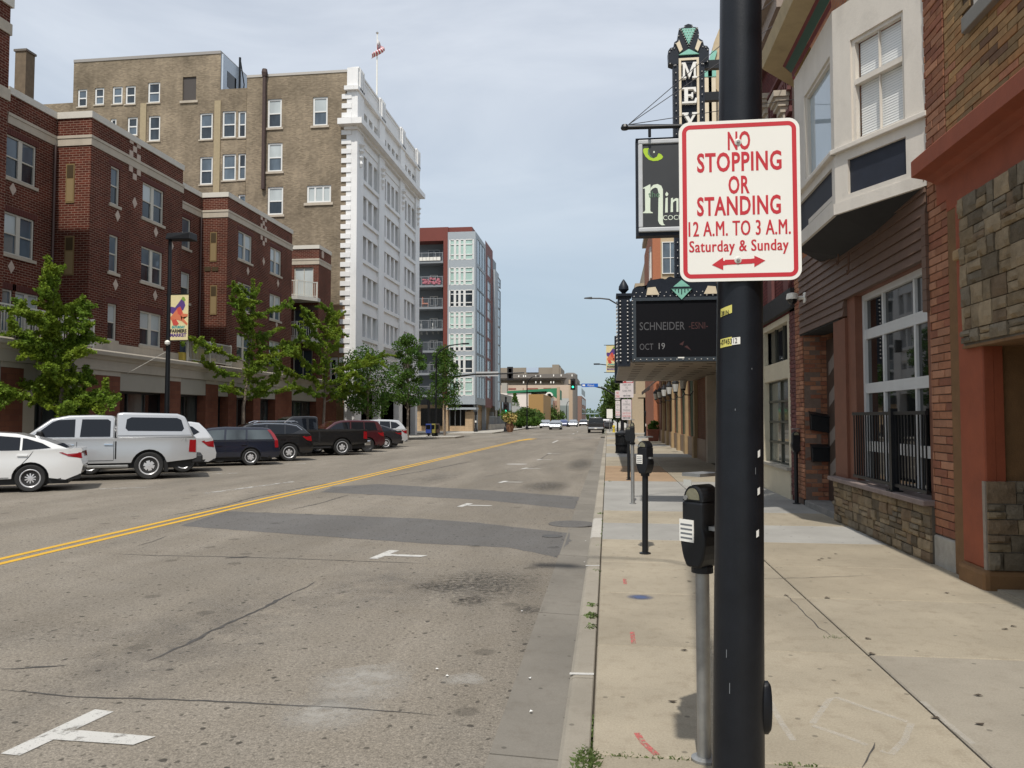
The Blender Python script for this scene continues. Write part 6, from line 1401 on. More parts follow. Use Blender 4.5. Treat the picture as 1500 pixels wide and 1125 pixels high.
# balconies
MB().sweep_wall(FY(GYF + 2.3, 0), xL - 8, xR + 1, 0, zd, [], 0).build('balcony_back_wall', MT['grey_siding'], md)
MB().box(xR, xR + .2, GYF + .3, GYF + 2.3, 0, zd).build('balcony_side_wall', MT['grey_siding'], md)
wire_m = M('balcony_wire', (.35, .37, .39), .5, metal=.4)
FB_ = FY(GYF + 2.3, 0); sc2 = (GYF + 2.3) / GYF
for k, (ys, yw0, yw1) in enumerate(((384, 366, 380), (419, 403, 415.5), (451, 434, 448), (483, 466, 480), (515, 498, 511), (548, 530, 544), (580, 562, 577))):
    zs = Z2(630, ys); MB().fbox(F2, xL - 8, xR - .02, zs - .12, zs + .16, -2.25, -.1).build('balcony_slab', M('balcony_edge', (.24, .26, .28), .6) if k == 0 else bpy.data.materials['balcony_edge'], md)
    rr = MB()
    for q in range(7): rr.fbox(F2, xL - 8, xR - .05, zs + .25 + q * .14, zs + .265 + q * .14, -.16, -.145)
    rr.fbox(F2, xL - 8, xR - .05, zs + 1.2, zs + 1.26, -.18, -.12)
    for q in range(8): u = xL - 2 + q * (xR - xL + 1.9) / 7; rr.fbox(F2, u - .025, u + .025, zs + .16, zs + 1.2, -.18, -.13)
    rr.build('balcony_rail', wire_m, md)
    dw_ = (FB_.U(629), FB_.U(641), FB_.pix(635, yw1)[1], FB_.pix(635, yw0)[1])
    if k == 0: dw_ = (FB_.U(626), FB_.U(644), dw_[2], dw_[3])
    window(md, FB_, *dw_, d=.06, fr=MT['white'] if k else MT['grey_panel'], fw=.12, cols=2, rail=False, lo=MT['glass'] if k in (1,) else MT['glass_blue'])
bx = MB(); pinkm = M('pink_flowers', (.45, .16, .20), .8, var=.3, scale=8)
zs = Z2(630, 384) + .16
for q in range(6): u = U2(615.5 + q * 5.2); MB().fbox(F2, u - .28, u + .22, zs + .05, zs + .50, -.12, -.02).build('planter_box', MT['sign_white'], md)
rnd = random.Random(4); fb = MB(); zs = Z2(630, 419) + .3
for q in range(40): fb.cbox((rnd.uniform(U2(618), U2(643)), GYF + .05 + rnd.uniform(0, .2), zs + rnd.uniform(0, .7)), .3, .15, .2)
tag(fb.build('flowers', pinkm, md), kind='stuff')
for px, py, c in ((621, 441, (.5, .22, .16)), (619, 480, (.7, .7, .68)), (636, 479, (.6, .6, .58))):
    u, z = F2.pix(px, py); m = MB(); m.box(u - .4, u + .4, GYF + .6, GYF + 1.2, z - .3, z - .15); m.box(u - .4, u - .3, GYF + .6, GYF + 1.2, z - .15, z + .6)
    for a in (-.35, .35): m.box(u + a - .03, u + a + .03, GYF + .6, GYF + .66, z - .8, z - .3); m.box(u + a - .03, u + a + .03, GYF + 1.14, GYF + 1.2, z - .8, z - .3)
    tag(m.build('balcony_chair', M('chair_%d' % px, c, .6)), {621: 'reddish chair on a grey balcony of the modern block', 619: 'white chair at the left end of a balcony on the modern block', 636: 'white chair beside a balcony door on the modern block'}[px], 'chair', 'chairs on the modern block balconies')
# ground floor
gz = Z2(690, 592) - .05
MB().box(xL - 8, xC - .8, GYF + 1.2, yE + 10, 0, gz).build('shop_core', MT['tan_block'], md)
for u0, u1 in ((648, 656), (681, 692)): MB().fbox(F2, U2(u0), U2(u1), 0, gz - (.9 if u0 > 660 else 0), -1.5, -.2).build('tan_pier', MT['tan_block'], md)
so = MB(); a, b = U2(657), U2(681); z0, z1 = Z2(670, 624), Z2(670, 600)
for i in range(4): u = a + (b - a) * i / 3; so.fbox(F2, u - .05, u + .05, z0, z1, -.9, -.75)
so_ = so.build('shop_window', M('alu_frame', (.4, .42, .43), .4), md)
for i in range(3): MB().fbox(F2, a + (b - a) * i / 3 + .05, a + (b - a) * (i + 1) / 3 - .05, z0, z1, -.85, -.82).build('pane', MT['glass_dark'], so_)
MB().fbox(F2, a, b, 0, z0, -1.1, -.7).build('stall_riser', MT['tan_block'], md); MB().fbox(F2, xB, xC + .2, Z2(670, 600), Z2(670, 597), -1.5, .5).build('canopy', MT['grey_panel'], md); MB().fbox(F2, xB, xC - .3, Z2(670, 597), gz, -1, -.8).build('transom', MT['glass_dark'], md)
MB().fbox(F2, U2(614), U2(647), Z2(630, 624), Z2(630, 598), -.9, -.82).build('shop_window', MT['glass_dark'], md)
for k in range(4):
    yy = GYF + 3 + k * 7; MB().box(xC - .9, xC - .3, yy, yy + .7, 0, gz + (0 if k < 2 else -.8)).build('column', MT['grey_panel'], md)
tn = M('podium_tan', (.36, .33, .28), .8, var=.08)
MB().box(-40, xC - .2, yG1 + .0, yG1 + 20, 0, 5.5).build('podium', tn, md)
for k in range(4): MB().box(xC - .25, xC - .1, yG1 + 2 + k * 4.5, yG1 + 4 + k * 4.5, .2, 4.2).build('podium_window', MT['glass_dark'], md)
# ================================================================== far blocks along the street
def block(name, label, cat, px0, px1, pyt, Y, depth, mat, side=None, par=None, z0=0):
    F = FY(Y, 0); x0, x1 = F.U(px0), F.U(px1); zt = F.pix((px0 + px1) / 2, pyt)[1]
    t = par or thing(name, label, cat, ((x0 + x1) / 2, Y, 0)); MB().box(x0, x1, Y, Y + depth, z0, zt).build('wall', mat, t); return t, F, x0, x1, zt
brn = M('brown_block', (.155, .14, .125), .85, var=.06, scale=.1); brn2 = M('tan_penthouse', (.26, .22, .17), .85, var=.06, scale=.1); bei = M('beige_wall', (.48, .38, .29), .8, var=.04, scale=.2)
t, F, x0, x1, zt = block('hotel_block', 'wide grey brown windowless block with small white roof lights far down the street', 'building', 690, 841, 548, 235, 50, brn, z0=14)
_, F_, a, b, z_ = block('', '', '', 722, 822, 538.5, 250, 20, brn2, par=t, z0=zt - 2); _, _, a, b, z_ = block('', '', '', 809, 819, 534, 249, 10, brn2, par=t, z0=zt); 
MB().lathe([(2.2, -22), (2.2, 0), (1.2, .6)], (x1 - 1.2, 237, zt - .2), 14).build('corner_round', brn, t, smooth=True)
lm = MB()
for px, py in ((760, 551), (767, 551), (770, 551), (785, 551), (792, 551), (811, 550), (822, 550), (838, 550), (767, 560), (785, 560), (792, 560), (807, 560), (811, 560)): u, z = F.pix(px, py); lm.cbox((u, 234.9, z), .3, .2, .6)
lm.build('roof_light', MT['sign_white'], t)
u, z = F_.pix(780, 542); MB().cbox((u, 249.8, z), 4, .3, 1.6).build('roof_sign', M('pale_blue_sign', (.42, .50, .60), .6), t)
MB().box(F.U(700), F.U(838), 233, 236, 0, F.pix(770, 564.5)[1]).build('beige_base', bei, t)
for px0, px1 in ((746, 757), (767, 768), (773, 789), (797, 808)): MB().fbox(F, F.U(px0), F.U(px1), F.pix(750, 571)[1], F.pix(750, 569)[1], 1, 2.1).build('awning', M('far_red_%d' % px0, (.25, .08, .06), .8), t)
MB().fbox(F, F.U(737), F.U(745), 0, F.pix(740, 562)[1], 1, 4).build('service_tower', M('grey_tower', (.33, .31, .27), .8), t)
MB().box(F.U(838), F.U(843), 215, 219, 0, F.pix(840, 561)[1]).build('corner_column', M('column_tan', (.45, .34, .24), .8), t); MB().fbox(F, F.U(822), F.U(838), 0, F.pix(830, 584)[1], 4, 5).build('grey_face', M('pale_grey_face', (.40, .40, .38), .8), t)
t, F, x0, x1, zt = block('white_hall', 'white hall with a green roof fascia and a white arch beside the street', 'building', 728, 778, 576, 190, 25, M('hall_white', (.66, .60, .55), .8, var=.03))
gn = M('green_fascia', (.02, .17, .08), .6); MB().fprism(F, [(F.U(743), F.pix(743, 576)[1]), (F.U(800), F.pix(800, 573)[1]), (F.U(816), F.pix(816, 584)[1]), (F.U(816), F.pix(816, 568.5)[1]), (F.U(743), F.pix(743, 573)[1])], -20, .3).build('fascia', gn, t)
MB().fprism(F, [(F.U(816), 0), (F.U(820), 0), (F.U(820), F.pix(816, 567)[1]), (F.U(816), F.pix(816, 567)[1])], -1, .5).build('end_wall', M('end_tan', (.42, .30, .20), .8), t)
cx, cz = F.pix(805, 580); ro = F.U(810) - F.U(805); arc = arc_pts(cx, cz, ro * 1.1, 180, 0, 10); arc2 = arc_pts(cx, cz, ro * .68, 0, 180, 10)
MB().fprism(F, arc + arc2, .3, 1.5).build('arch', MT['sign_white'], t)
t, F, x0, x1, zt = block('tan_cube', 'ochre windowless cube shaped building near the end of the hedge', 'building', 774, 796, 577.5, 165, 22, M('ochre_panel', (.34, .20, .07), .8, var=.06))
t, F, x0, x1, zt = block('glass_shops', 'low modern shops with grey glass fronts past the ochre cube', 'building', 790, 803, 583, 188, 22, M('shops_grey', (.30, .28, .26), .7)); 
for k in range(4): MB().fbox(FX(x1, 0, 1), 189 + k * 5, 193 + k * 5, .5, 8, -.1, .05).build('shop_window', MT['glass_dark'], t)
t, F, x0, x1, zt = block('brick_shop', 'narrow red brick shop in the far row', 'building', 798, 812, 590, 212, 20, M('far_red_brick', (.20, .07, .05), .85))
t, F, x0, x1, zt = block('pink_brick_shop', 'rosy tan shop house in the far row', 'building', 804, 817, 587, 233.5 - 20, 10, M('far_rose', (.36, .22, .16), .85))
t, F, x0, x1, zt = block('green_grey_shop', 'grey green glazed building before the tall tan column', 'building', 813, 836, 594, 226, 8, M('far_green_grey', (.22, .26, .25), .7))
for k in range(5): MB().fbox(F, x0 + .6 + k * (x1 - x0) / 5, x0 + (k + .8) * (x1 - x0) / 5, 1, zt - 1.5, 0, .1).build('window', MT['glass'], t)
t, F, x0, x1, zt = block('far_brick_block', 'reddish brown brick block at the far end of the row', 'building', 838, 852, 580, 300, 60, M('far_brown_red', (.22, .13, .10), .85))
for k in range(4):
    for j in range(3): MB().fbox(FX(x1, 0, 1), 305 + k * 12, 311 + k * 12, 3 + j * 4, 5.4 + j * 4, -.1, .1).build('window', MT['glass_dark'], t)
t, F, x0, x1, zt = block('far_tan_block', 'small tan block closing the far row', 'building', 845, 853.5, 588, 400, 60, M('far_tan', (.34, .26, .20), .85))
# bridge and woods where the street ends
bgm = M('bridge_steel', (.25, .32, .36), .7)
b = MB(); FB2 = FY(560, 0); zb_ = FB2.pix(860, 605.5)[1]; b.fbox(FB2, FB2.U(842), FB2.U(905), zb_ - .6, zb_ + .3, -4, 0)
for k in range(9): u = FB2.U(843 + k * 7); b.fbox(FB2, u - .4, u + .4, -.2, zb_ - .6, -3, -1); 
for k in range(18): u = FB2.U(843 + k * 3.4); b.fbox(FB2, u - .1, u + .1, zb_ + .3, zb_ + 1.6, -.3, -.1)
b.fbox(FB2, FB2.U(842), FB2.U(905), zb_ + 1.6, zb_ + 1.8, -.3, -.1)
tag(b.build('bridge', bgm), 'slim grey steel bridge crossing at the far end of the street', 'bridge')

# ================================================================== vegetation
def leaf_mesh(name, mat, segs, per_m, spread, size, seed, parent, flat=.55, up=.2, pts=None):
    rnd = random.Random(seed); m = MB()
    def leaf(c, s):
        n = Vector((rnd.gauss(0, 1), rnd.gauss(0, 1), rnd.gauss(0, 1) + up)).normalized(); a = n.orthogonal().normalized(); a.rotate(Matrix.Rotation(rnd.uniform(0, 6.28), 3, n)); b = n.cross(a)
        m.add([c - a * s * .5, c + b * s * .42 - n * s * .12, c + a * s * .55, c - b * s * .42 - n * s * .12], [(0, 1, 2, 3)])
    for (p, q, d) in segs:
        L = (q - p).length
        for _ in range(int(L * per_m * d)):
            t = rnd.random(); c = p.lerp(q, t); r = spread * d * (1.05 - .65 * t) * (rnd.random() ** .6)
            v = Vector((rnd.gauss(0, 1), rnd.gauss(0, 1), rnd.gauss(0, 1) * flat)).normalized(); leaf(c + v * r, size * rnd.uniform(.6, 1.25))
    for (c, r, n) in pts or []:
        c = Vector(c)
        for _ in range(n):
            v = Vector((rnd.gauss(0, 1), rnd.gauss(0, 1), rnd.gauss(0, 1))).normalized() * r * (rnd.random() ** .45); v.z *= .75; leaf(c + v, size * rnd.uniform(.6, 1.25))
    return m.build(name, mat, parent, recalc=False)
def ginkgo(label, x, y, h, z0, limbs, seed, lean=(0, 0), size=.13, dens=150, spread=.34, mat=None, k_=1.0, tw_=4):
    """straight leader with long stiff limbs clothed in leaves; limbs are (height share, azimuth, length, rise)"""
    t = thing('street_tree', label, 'tree', (x, y, 0), 'street trees on the far sidewalk'); rnd = random.Random(seed)
    base = Vector((x, y, 0)); top = Vector((x + lean[0], y + lean[1], h)); P = [base.lerp(top, k / 8) + Vector((rnd.uniform(-.05, .05), rnd.uniform(-.05, .05), 0)) * min(k, 3) for k in range(9)]
    tr = MB(); tr.path(P, .11, 8, .02); segs = []
    for k in range(3, 8): segs.append((P[k], P[k + 1], .75 if k > 5 else .85))
    for hs, az, L, rise in limbs:
        L *= k_ * rnd.uniform(.8, 1.1); az += rnd.uniform(-18, 18); rise += rnd.uniform(-.1, .2)
        s = base.lerp(top, hs + rnd.uniform(-.02, .02)); d = Vector((math.cos(R(az)), math.sin(R(az)), rise)).normalized(); e = s + d * L; mid = s.lerp(e, .5) + Vector((rnd.uniform(-.1, .1), rnd.uniform(-.1, .1), rnd.uniform(-.10, .06) * L))
        tr.path([s, mid, e], .035, 5, .008); segs += [(s.lerp(mid, .3), mid, .6), (mid, e, .7)]
        for q in range(int(L * tw_)):
            f = rnd.uniform(.15, 1); b = s.lerp(mid, f * 2) if f < .5 else mid.lerp(e, f * 2 - 1); dd = (Vector((rnd.gauss(0, 1), rnd.gauss(0, 1), rnd.gauss(.15, .8))).normalized() + d * .8).normalized(); b2 = b + dd * rnd.uniform(.25, .8)
            tr.path([b, b2], .010, 4, .004); segs.append((b, b2, .62))
    for q in range(int(tw_ * 6)):
        b = base.lerp(top, rnd.uniform(.3, .95)); dd = Vector((rnd.gauss(0, 1), rnd.gauss(0, 1), rnd.gauss(.4, .6))).normalized(); segs.append((b, b + dd * rnd.uniform(.3, .8), .65))
    tr.build('trunk', MT['bark'], t, smooth=True)
    leaf_mesh('crown', mat or MT['leaf'], segs, dens, spread, size, seed, t); return t
def round_tree(label, x, y, h, w_, seed, mat, n=5200, size=.2, group='street trees on the far sidewalk', stem=.35, name='street_tree', cat='tree', trunk_r=.13):
    t = thing(name, label, cat, (x, y, 0), group); rnd = random.Random(seed); tr = MB(); top = Vector((x, y, h * .8)); tr.path([(x, y, -.02), (x + .05, y, h * .35), top], trunk_r, 8, .03); pts = []
    k = 24
    for i in range(k):
        zz = h * (stem + (1 - stem) * (i + .5) / k) ; f = (zz / h - stem) / (1 - stem); rr = w_ * math.sin(math.pi * min(1, .18 + f * .80)) ** .7; a = i * 2.4 + rnd.uniform(-.4, .4); r = rr * rnd.uniform(.45, .8)
        c = Vector((x + r * math.cos(a), y + r * math.sin(a), zz)); pts.append((c, w_ * rnd.uniform(.28, .46), n // k)); tr.path([(x, y, zz * .72), c], .03, 5, .008)
    tr.build('trunk', MT['bark'], t, smooth=True); leaf_mesh('crown', mat, [], 0, 0, size, seed, t, pts=pts); return t
tx = -18.9
def tp(px, x=tx): r = ray(px, 600); return x / r.x * r.y
def th_(px, py, x=tx): return at(px, py, X=x).z
y1 = tp(95)
ginkgo('bushy young ginkgo in front of the shop entrance, nearest of the row', tx, y1, th_(76, 376) , 0, [(.30, 100, 1.3, .1), (.30, 250, 1.6, .15), (.34, 20, 1.6, .1), (.38, 180, 1.6, .2), (.42, 290, 1.8, .2), (.42, 70, 1.3, .15), (.46, 140, 1.5, .2), (.50, 250, 1.6, .3), (.52, 330, 1.3, .3), (.56, 90, 1.3, .25), (.58, 200, 1.2, .3), (.62, 275, 1.5, .35), (.66, 60, 1.2, .3), (.70, 120, .8, .4), (.70, 250, 1.3, .25), (.76, 80, 1.1, .3), (.78, 280, .7, .4), (.28, 320, 1.5, .05), (.32, 60, 1.4, .0), (.24, 90, 1.0, .1)], 21, lean=(-.1, -.7), dens=560, spread=.36, size=.10, k_=1.2, tw_=6)
y2 = tp(356)
ginkgo('open young ginkgo with long level limbs beside the market banner', tx, y2, th_(372, 410), 0, [(.30, 90, 1.7, .15), (.32, 270, 1.9, .2), (.34, 20, 1.8, .2), (.40, 80, 2.8, .1), (.42, 260, 2.9, .25), (.44, 320, 2.2, .15), (.48, 100, 3.2, .2), (.50, 255, 3.2, .35), (.54, 30, 2.0, .3), (.60, 85, 3.2, .18), (.62, 275, 2.6, .5), (.68, 95, 2.4, .35), (.70, 260, 1.8, .5), (.76, 80, 2.2, .3), (.80, 280, 1.6, .5), (.86, 90, 1.0, .5), (.90, 270, .8, .6)], 22, lean=(0, .9), dens=290, spread=.30, size=.108, k_=1.35, tw_=4)
y3 = tp(472)
ginkgo('wide spreading ginkgo reaching over the black pickup', tx, y3, th_(492, 446), 0, [(.28, 90, 3.4, .05), (.3, 270, 3.4, .12), (.34, 60, 3.6, .1), (.38, 110, 4.4, .1), (.40, 265, 4.6, .18), (.42, 300, 3.4, .12), (.46, 80, 5.2, .16), (.48, 275, 4.4, .25), (.52, 45, 3.4, .2), (.56, 95, 5.6, .10), (.58, 260, 4.0, .2), (.62, 85, 3.2, .35), (.66, 280, 3.4, .4), (.72, 95, 6.0, .12), (.78, 270, 1.6, .5), (.84, 85, 1.5, .5), (.90, 270, 1.0, .6)], 23, lean=(0, 1.4), dens=290, spread=.34, size=.118, k_=1.5, tw_=3.5)
round_tree('dark round maple with low foliage left of the white building base', -17.6, tp(538, -17.6), th_(545, 520, -17.6), 2.6, 31, MT['leaf_dark'], 7500, .15)
round_tree('slender pointed maple before the white building corner', -16.2, tp(597, -16.2), th_(592, 492, -16.2) , 1.75, 32, MT['leaf_dark'], 7500, .15)
round_tree('rounded dark maple closest to the side street corner', -15.4, 71.5, th_(630, 502, -15.4), 1.95, 33, MT['leaf_dark'], 7500, .15)
round_tree('large leafy tree leaning out over the right side past the traffic signal', 2.6, 104, at(885, 556, Y=104).z, 4.0, 41, MT['leaf_far'], 9000, .34, group='trees past the side street')
round_tree('shorter tree behind the leafy one on the right side of the street', 1.6, 125, at(893, 586, Y=125).z, 3.6, 42, MT['leaf_far'], 5000, .4, group='trees past the side street')
round_tree('small round green tree in front of the ochre cube', -13.6, 128, at(793, 601, Y=128).z, 2.6, 43, MT['leaf_far'], 3500, .3, group='trees past the side street', stem=.3)
round_tree('far street tree before the tan column', -14.5, 190, at(818, 600, Y=190).z, 4.2, 44, MT['leaf_far'], 3500, .5, group='trees past the side street', stem=.25)
round_tree('far street tree next to the brick shop', -15.5, 160, at(803, 603, Y=160).z, 2.6, 45, MT['leaf_far'], 2500, .4, group='trees past the side street', stem=.25)
# a dark clipped conifer on the podium, hedge, shrubs
hd = MB(); leaf_mesh('hedge', MT['leaf_dark'], [], 0, 0, .4, 51, None, pts=[((-20 + k * .55, 124 + (k % 3), 1.1), 1.1, 260) for k in range(16)])
h_ = bpy.data.objects['hedge']; tag(h_, 'dark clipped hedge along the corner garden past the side street', 'hedge')
for px, py0, lb in ((727, 610 - 26, 'dark conifer on the podium roof of the modern block'), (754, 578, 'thin pointed conifer by the white hall'),):
    yy = 131 if px < 740 else 150; a = at(px, 604 if px > 740 else 592, Y=yy); b = at(px, py0 if px > 740 else 576, Y=yy); z0 = a.z; t = thing('conifer', lb, 'tree', (a.x, yy, 0 if px > 740 else 5.5), 'conifers past the side street')
    MB().path([(a.x, yy, 0 if px > 740 else 5.4), (a.x, yy, b.z)], .12, 6, .03).build('trunk', MT['bark'], t); leaf_mesh('crown', MT['leaf_dark'], [], 0, 0, .3, px, t, pts=[((a.x, yy, z0 + (b.z - z0) * k / 6), 1.3 * (1 - k / 7) + .15, 220) for k in range(7)])
# woods closing the street
wd_ = leaf_mesh('woods', MT['leaf_far'], [], 0, 0, 2.2, 61, None, pts=[((-75 + k * 5.2, 640 + (k % 4) * 9, 3.5 + 2.2 * math.sin(k * 1.3)), 6.5, 170) for k in range(60)]); tag(wd_, kind='stuff')
# ================================================================== cars
def wheel(root, x, y, r, wd, spokes, side, dark=False, chrome=False):
    """tyre with a spoked rim, outer face towards +y*side"""
    t = MB(); t.lathe([(r * .60, -wd / 2 + .03), (r * .70, -wd / 2), (r * .93, -wd / 2), (r, -wd / 2 + .04), (r, wd / 2 - .04), (r * .93, wd / 2), (r * .70, wd / 2), (r * .60, wd / 2 - .03)], (x, y, r), 28, 'y')
    o = t.build('wheel', MT['tyre'], root, smooth=True, ang=50)
    s = side; rm = MB()
    f = y + s * (wd / 2 - .055)
    rr = MB(); rr.lathe([(r * .61, -.02), (r * .69, 0), (r * .69, .012), (r * .64, .02), (r * .60, .01), (r * .58, -.02)], (x, y + s * (wd / 2 - .02) if s > 0 else y - (wd / 2 - .02), r), 28, 'y')
    rim = MT['rim']
    for k in range(spokes):
        a = 2 * math.pi * k / spokes + .3; c, sn = math.cos(a), math.sin(a); w0, w1 = (r * .045, r * .04) if spokes > 6 else (r * .11, r * .14)
        q = []
        for rad, hw_, off in ((r * .10, w0, .010), (r * .63, w1, .0)):
            for e in (-1, 1): q.append((x + c * rad - sn * e * hw_, f + s * (off + .02), r + sn * rad + c * e * hw_))
        b = [(p[0], p[1] - s * .03, p[2]) for p in q]
        rr.add([q[0], q[1], q[3], q[2], b[0], b[1], b[3], b[2]], [(0, 1, 2, 3), (0, 4, 5, 1), (1, 5, 6, 2), (2, 6, 7, 3), (3, 7, 4, 0)])
    rr.lathe([(.02, -.02), (r * .17, -.0), (r * .16, .02), (.02, .03)], (x, f + s * .0, r), 14, 'y')
    ro = rr.build('rim', M('dark_rim', (.08, .08, .085), .3, metal=.6, local=True) if dark else rim, o, smooth=True, ang=30)
    MB().lathe([(r * .6, 0), (r * .6, .01)], (x, f - s * .05 - (.01 if s < 0 else 0), r), 24, 'y').build('brake_back', MT['car_black'], o)
    return o
def car_body(outline, hw, belt, wheels, wr, zlow, plan, mat, name, root, bev=.05):
    """side outline with wheel arches, both sides bowed in plan and section"""
    def arch(x):
        return [(x + wr * 1.19 * math.cos(a), max(zlow, wr + wr * 1.19 * math.sin(a))) for a in [math.pi * (1 - i / 12) for i in range(13)]]
    top = outline; bot = []
    for x in wheels:                            # rear to front along the bottom
        bot += arch(x)
    xs = [p[0] for p in top]
    pts = bot + top
    bm = bmesh.new()
    vs = [bm.verts.new((x, 0, z)) for x, z in pts]; bm.faces.new(vs)
    for zc in (zlow + .12, belt * .48, belt * .62, belt * .78, belt * .92):
        bmesh.ops.bisect_plane(bm, geom=bm.verts[:] + bm.edges[:] + bm.faces[:], plane_co=(0, 0, zc), plane_no=(0, 0, 1))
    x0, x1 = min(xs), max(xs)
    for k in range(1, 14):
        xc = x0 + (x1 - x0) * k / 14; bmesh.ops.bisect_plane(bm, geom=bm.verts[:] + bm.edges[:] + bm.faces[:], plane_co=(xc, 0, 0), plane_no=(1, 0, 0))
    for xc in (x0 + .12, x1 - .12): bmesh.ops.bisect_plane(bm, geom=bm.verts[:] + bm.edges[:] + bm.faces[:], plane_co=(xc, 0, 0), plane_no=(1, 0, 0))
    def half(x, z):
        t = z / belt; g = .90 + .10 * math.sin(math.pi * min(1, max(0, .12 + t * .70))) if t < 1 else .975 - .10 * (t - 1)
        u = (x - x0) / (x1 - x0); e = min(u, 1 - u) * (x1 - x0); h = 1 - plan * max(0, 1 - e / .75) ** 2.2
        return hw * g * h
    bm.verts.ensure_lookup_table(); bm.verts.index_update()
    V = []; n = len(bm.verts)
    for sgn in (1, -1): V += [(v.co.x, sgn * half(v.co.x, v.co.z), v.co.z) for v in bm.verts]
    Fc = [tuple(v.index for v in f.verts) for f in bm.faces]; Fc2 = [tuple(i + n for i in reversed(f)) for f in Fc]
    rim = [(e.verts[0].index, e.verts[1].index) for e in bm.edges if len(e.link_faces) == 1]
    bridge = [(a, b, b + n, a + n) for a, b in rim]; bm.free()
    m = MB(); m.add(V, Fc + Fc2 + bridge); o = m.build(name, mat, root, smooth=True, bevel=bev, ang=35); return o, half
def prism_cabin(profile, z0, y0, k, mat, name, root, bev=.06):
    """greenhouse: outline in side view, leaning inwards with height"""
    n = len(profile); vs = [(x, y0 - k * (z - z0), z) for x, z in profile] + [(x, -(y0 - k * (z - z0)), z) for x, z in profile]
    m = MB().add(vs, [tuple(range(n)), tuple(range(2 * n - 1, n - 1, -1))] + [(i, i + n, (i + 1) % n + n, (i + 1) % n) for i in range(n)])
    return m.build(name, mat, root, smooth=True, bevel=bev, ang=30)
def side_glass(poly, z0, y0, k, mat, root, name='side_window', off=.006):
    for s in (1, -1):
        m = MB(); vs = [(x, s * (y0 - k * (z - z0) + off), z) for x, z in poly]; n = len(poly); vs += [(x, s * (y0 - k * (z - z0) - .02), z) for x, z in poly]
        m.add(vs, [tuple(range(n)), tuple(range(2 * n - 1, n - 1, -1))] + [(i, i + n, (i + 1) % n + n, (i + 1) % n) for i in range(n)]); m.build(name, mat, root)
def cross_glass(p, q, w0, w1, mat, root, name, off=.012):
    """windscreen or rear glass between two side-view points"""
    d = Vector((q[0] - p[0], 0, q[1] - p[1])).normalized(); nn = Vector((-d.z, 0, d.x)); nn = nn if nn.z > 0 else -nn
    a = Vector((p[0], 0, p[1])) + nn * off; b = Vector((q[0], 0, q[1])) + nn * off
    m = MB(); m.hexa([(a.x, w0, a.z), (a.x, -w0, a.z), (b.x, -w1, b.z), (b.x, w1, b.z), *[((v[0] - nn.x * .02), v[1], v[2] - nn.z * .02) for v in ((a.x, w0, a.z), (a.x, -w0, a.z), (b.x, -w1, b.z), (b.x, w1, b.z))]]); m.build(name, mat, root)
def on_side(half, name, poly, mat, root, proud=.006, sides=(1, -1), depth=.03):
    for s in sides:
        n = len(poly); vs = [(x, s * (half(x, z) + proud), z) for x, z in poly] + [(x, s * (half(x, z) - depth), z) for x, z in poly]
        MB().add(vs, [tuple(range(n)), tuple(range(2 * n - 1, n - 1, -1))] + [(i, i + n, (i + 1) % n + n, (i + 1) % n) for i in range(n)]).build(name, mat, root)
def seam(half, pts, root, w_=.007, zf=None):
    m = MB()
    for s in (1, -1):
        for (x0, z0), (x1, z1) in zip(pts, pts[1:]):
            n = max(1, int(math.hypot(x1 - x0, z1 - z0) / .12))
            for i in range(n):
                a, b = i / n, (i + 1) / n; p = (x0 + (x1 - x0) * a, z0 + (z1 - z0) * a); q = (x0 + (x1 - x0) * b, z0 + (z1 - z0) * b); d = math.hypot(q[0] - p[0], q[1] - p[1]); nx, nz = -(q[1] - p[1]) / d * w_, (q[0] - p[0]) / d * w_
                m.add([(x, s * (half(x, z) + .0035), z) for x, z in ((p[0] - nx, p[1] - nz), (p[0] + nx, p[1] + nz), (q[0] + nx, q[1] + nz), (q[0] - nx, q[1] - nz))], [(0, 1, 2, 3)])
    return m.build('door_seam', MT['car_black'], root)
def handles(half, pts, mat, root):
    for x, z in pts: on_side(half, 'door_handle', [(x - .11, z - .02), (x + .11, z - .015), (x + .11, z + .02), (x - .11, z + .015)], mat, root, .03)
def mirror(half, x, z, mat, root):
    for s in (1, -1): y = s * (half(x, z - .1)); MB().hexa([(x - .05, y - s * .06, z - .08), (x + .10, y - s * .06, z - .08), (x + .13, y + s * .20, z - .07), (x - .05, y + s * .20, z - .07), (x - .05, y - s * .06, z + .05), (x + .07, y - s * .06, z + .05), (x + .09, y + s * .20, z + .09), (x - .05, y + s * .20, z + .09)]).build('mirror', mat, root, bevel=.03)
def dark_under(root, x0, x1, hw, z0, z1):
    MB().box(-.5, .5, -hw + .02, hw - .02, z1 - .1, z1 + .33).build('wheel_well', MT['car_black'], root)
    MB().box(x0, x1, -hw, hw, z0, z1).build('underbody', MT['car_black'], root)
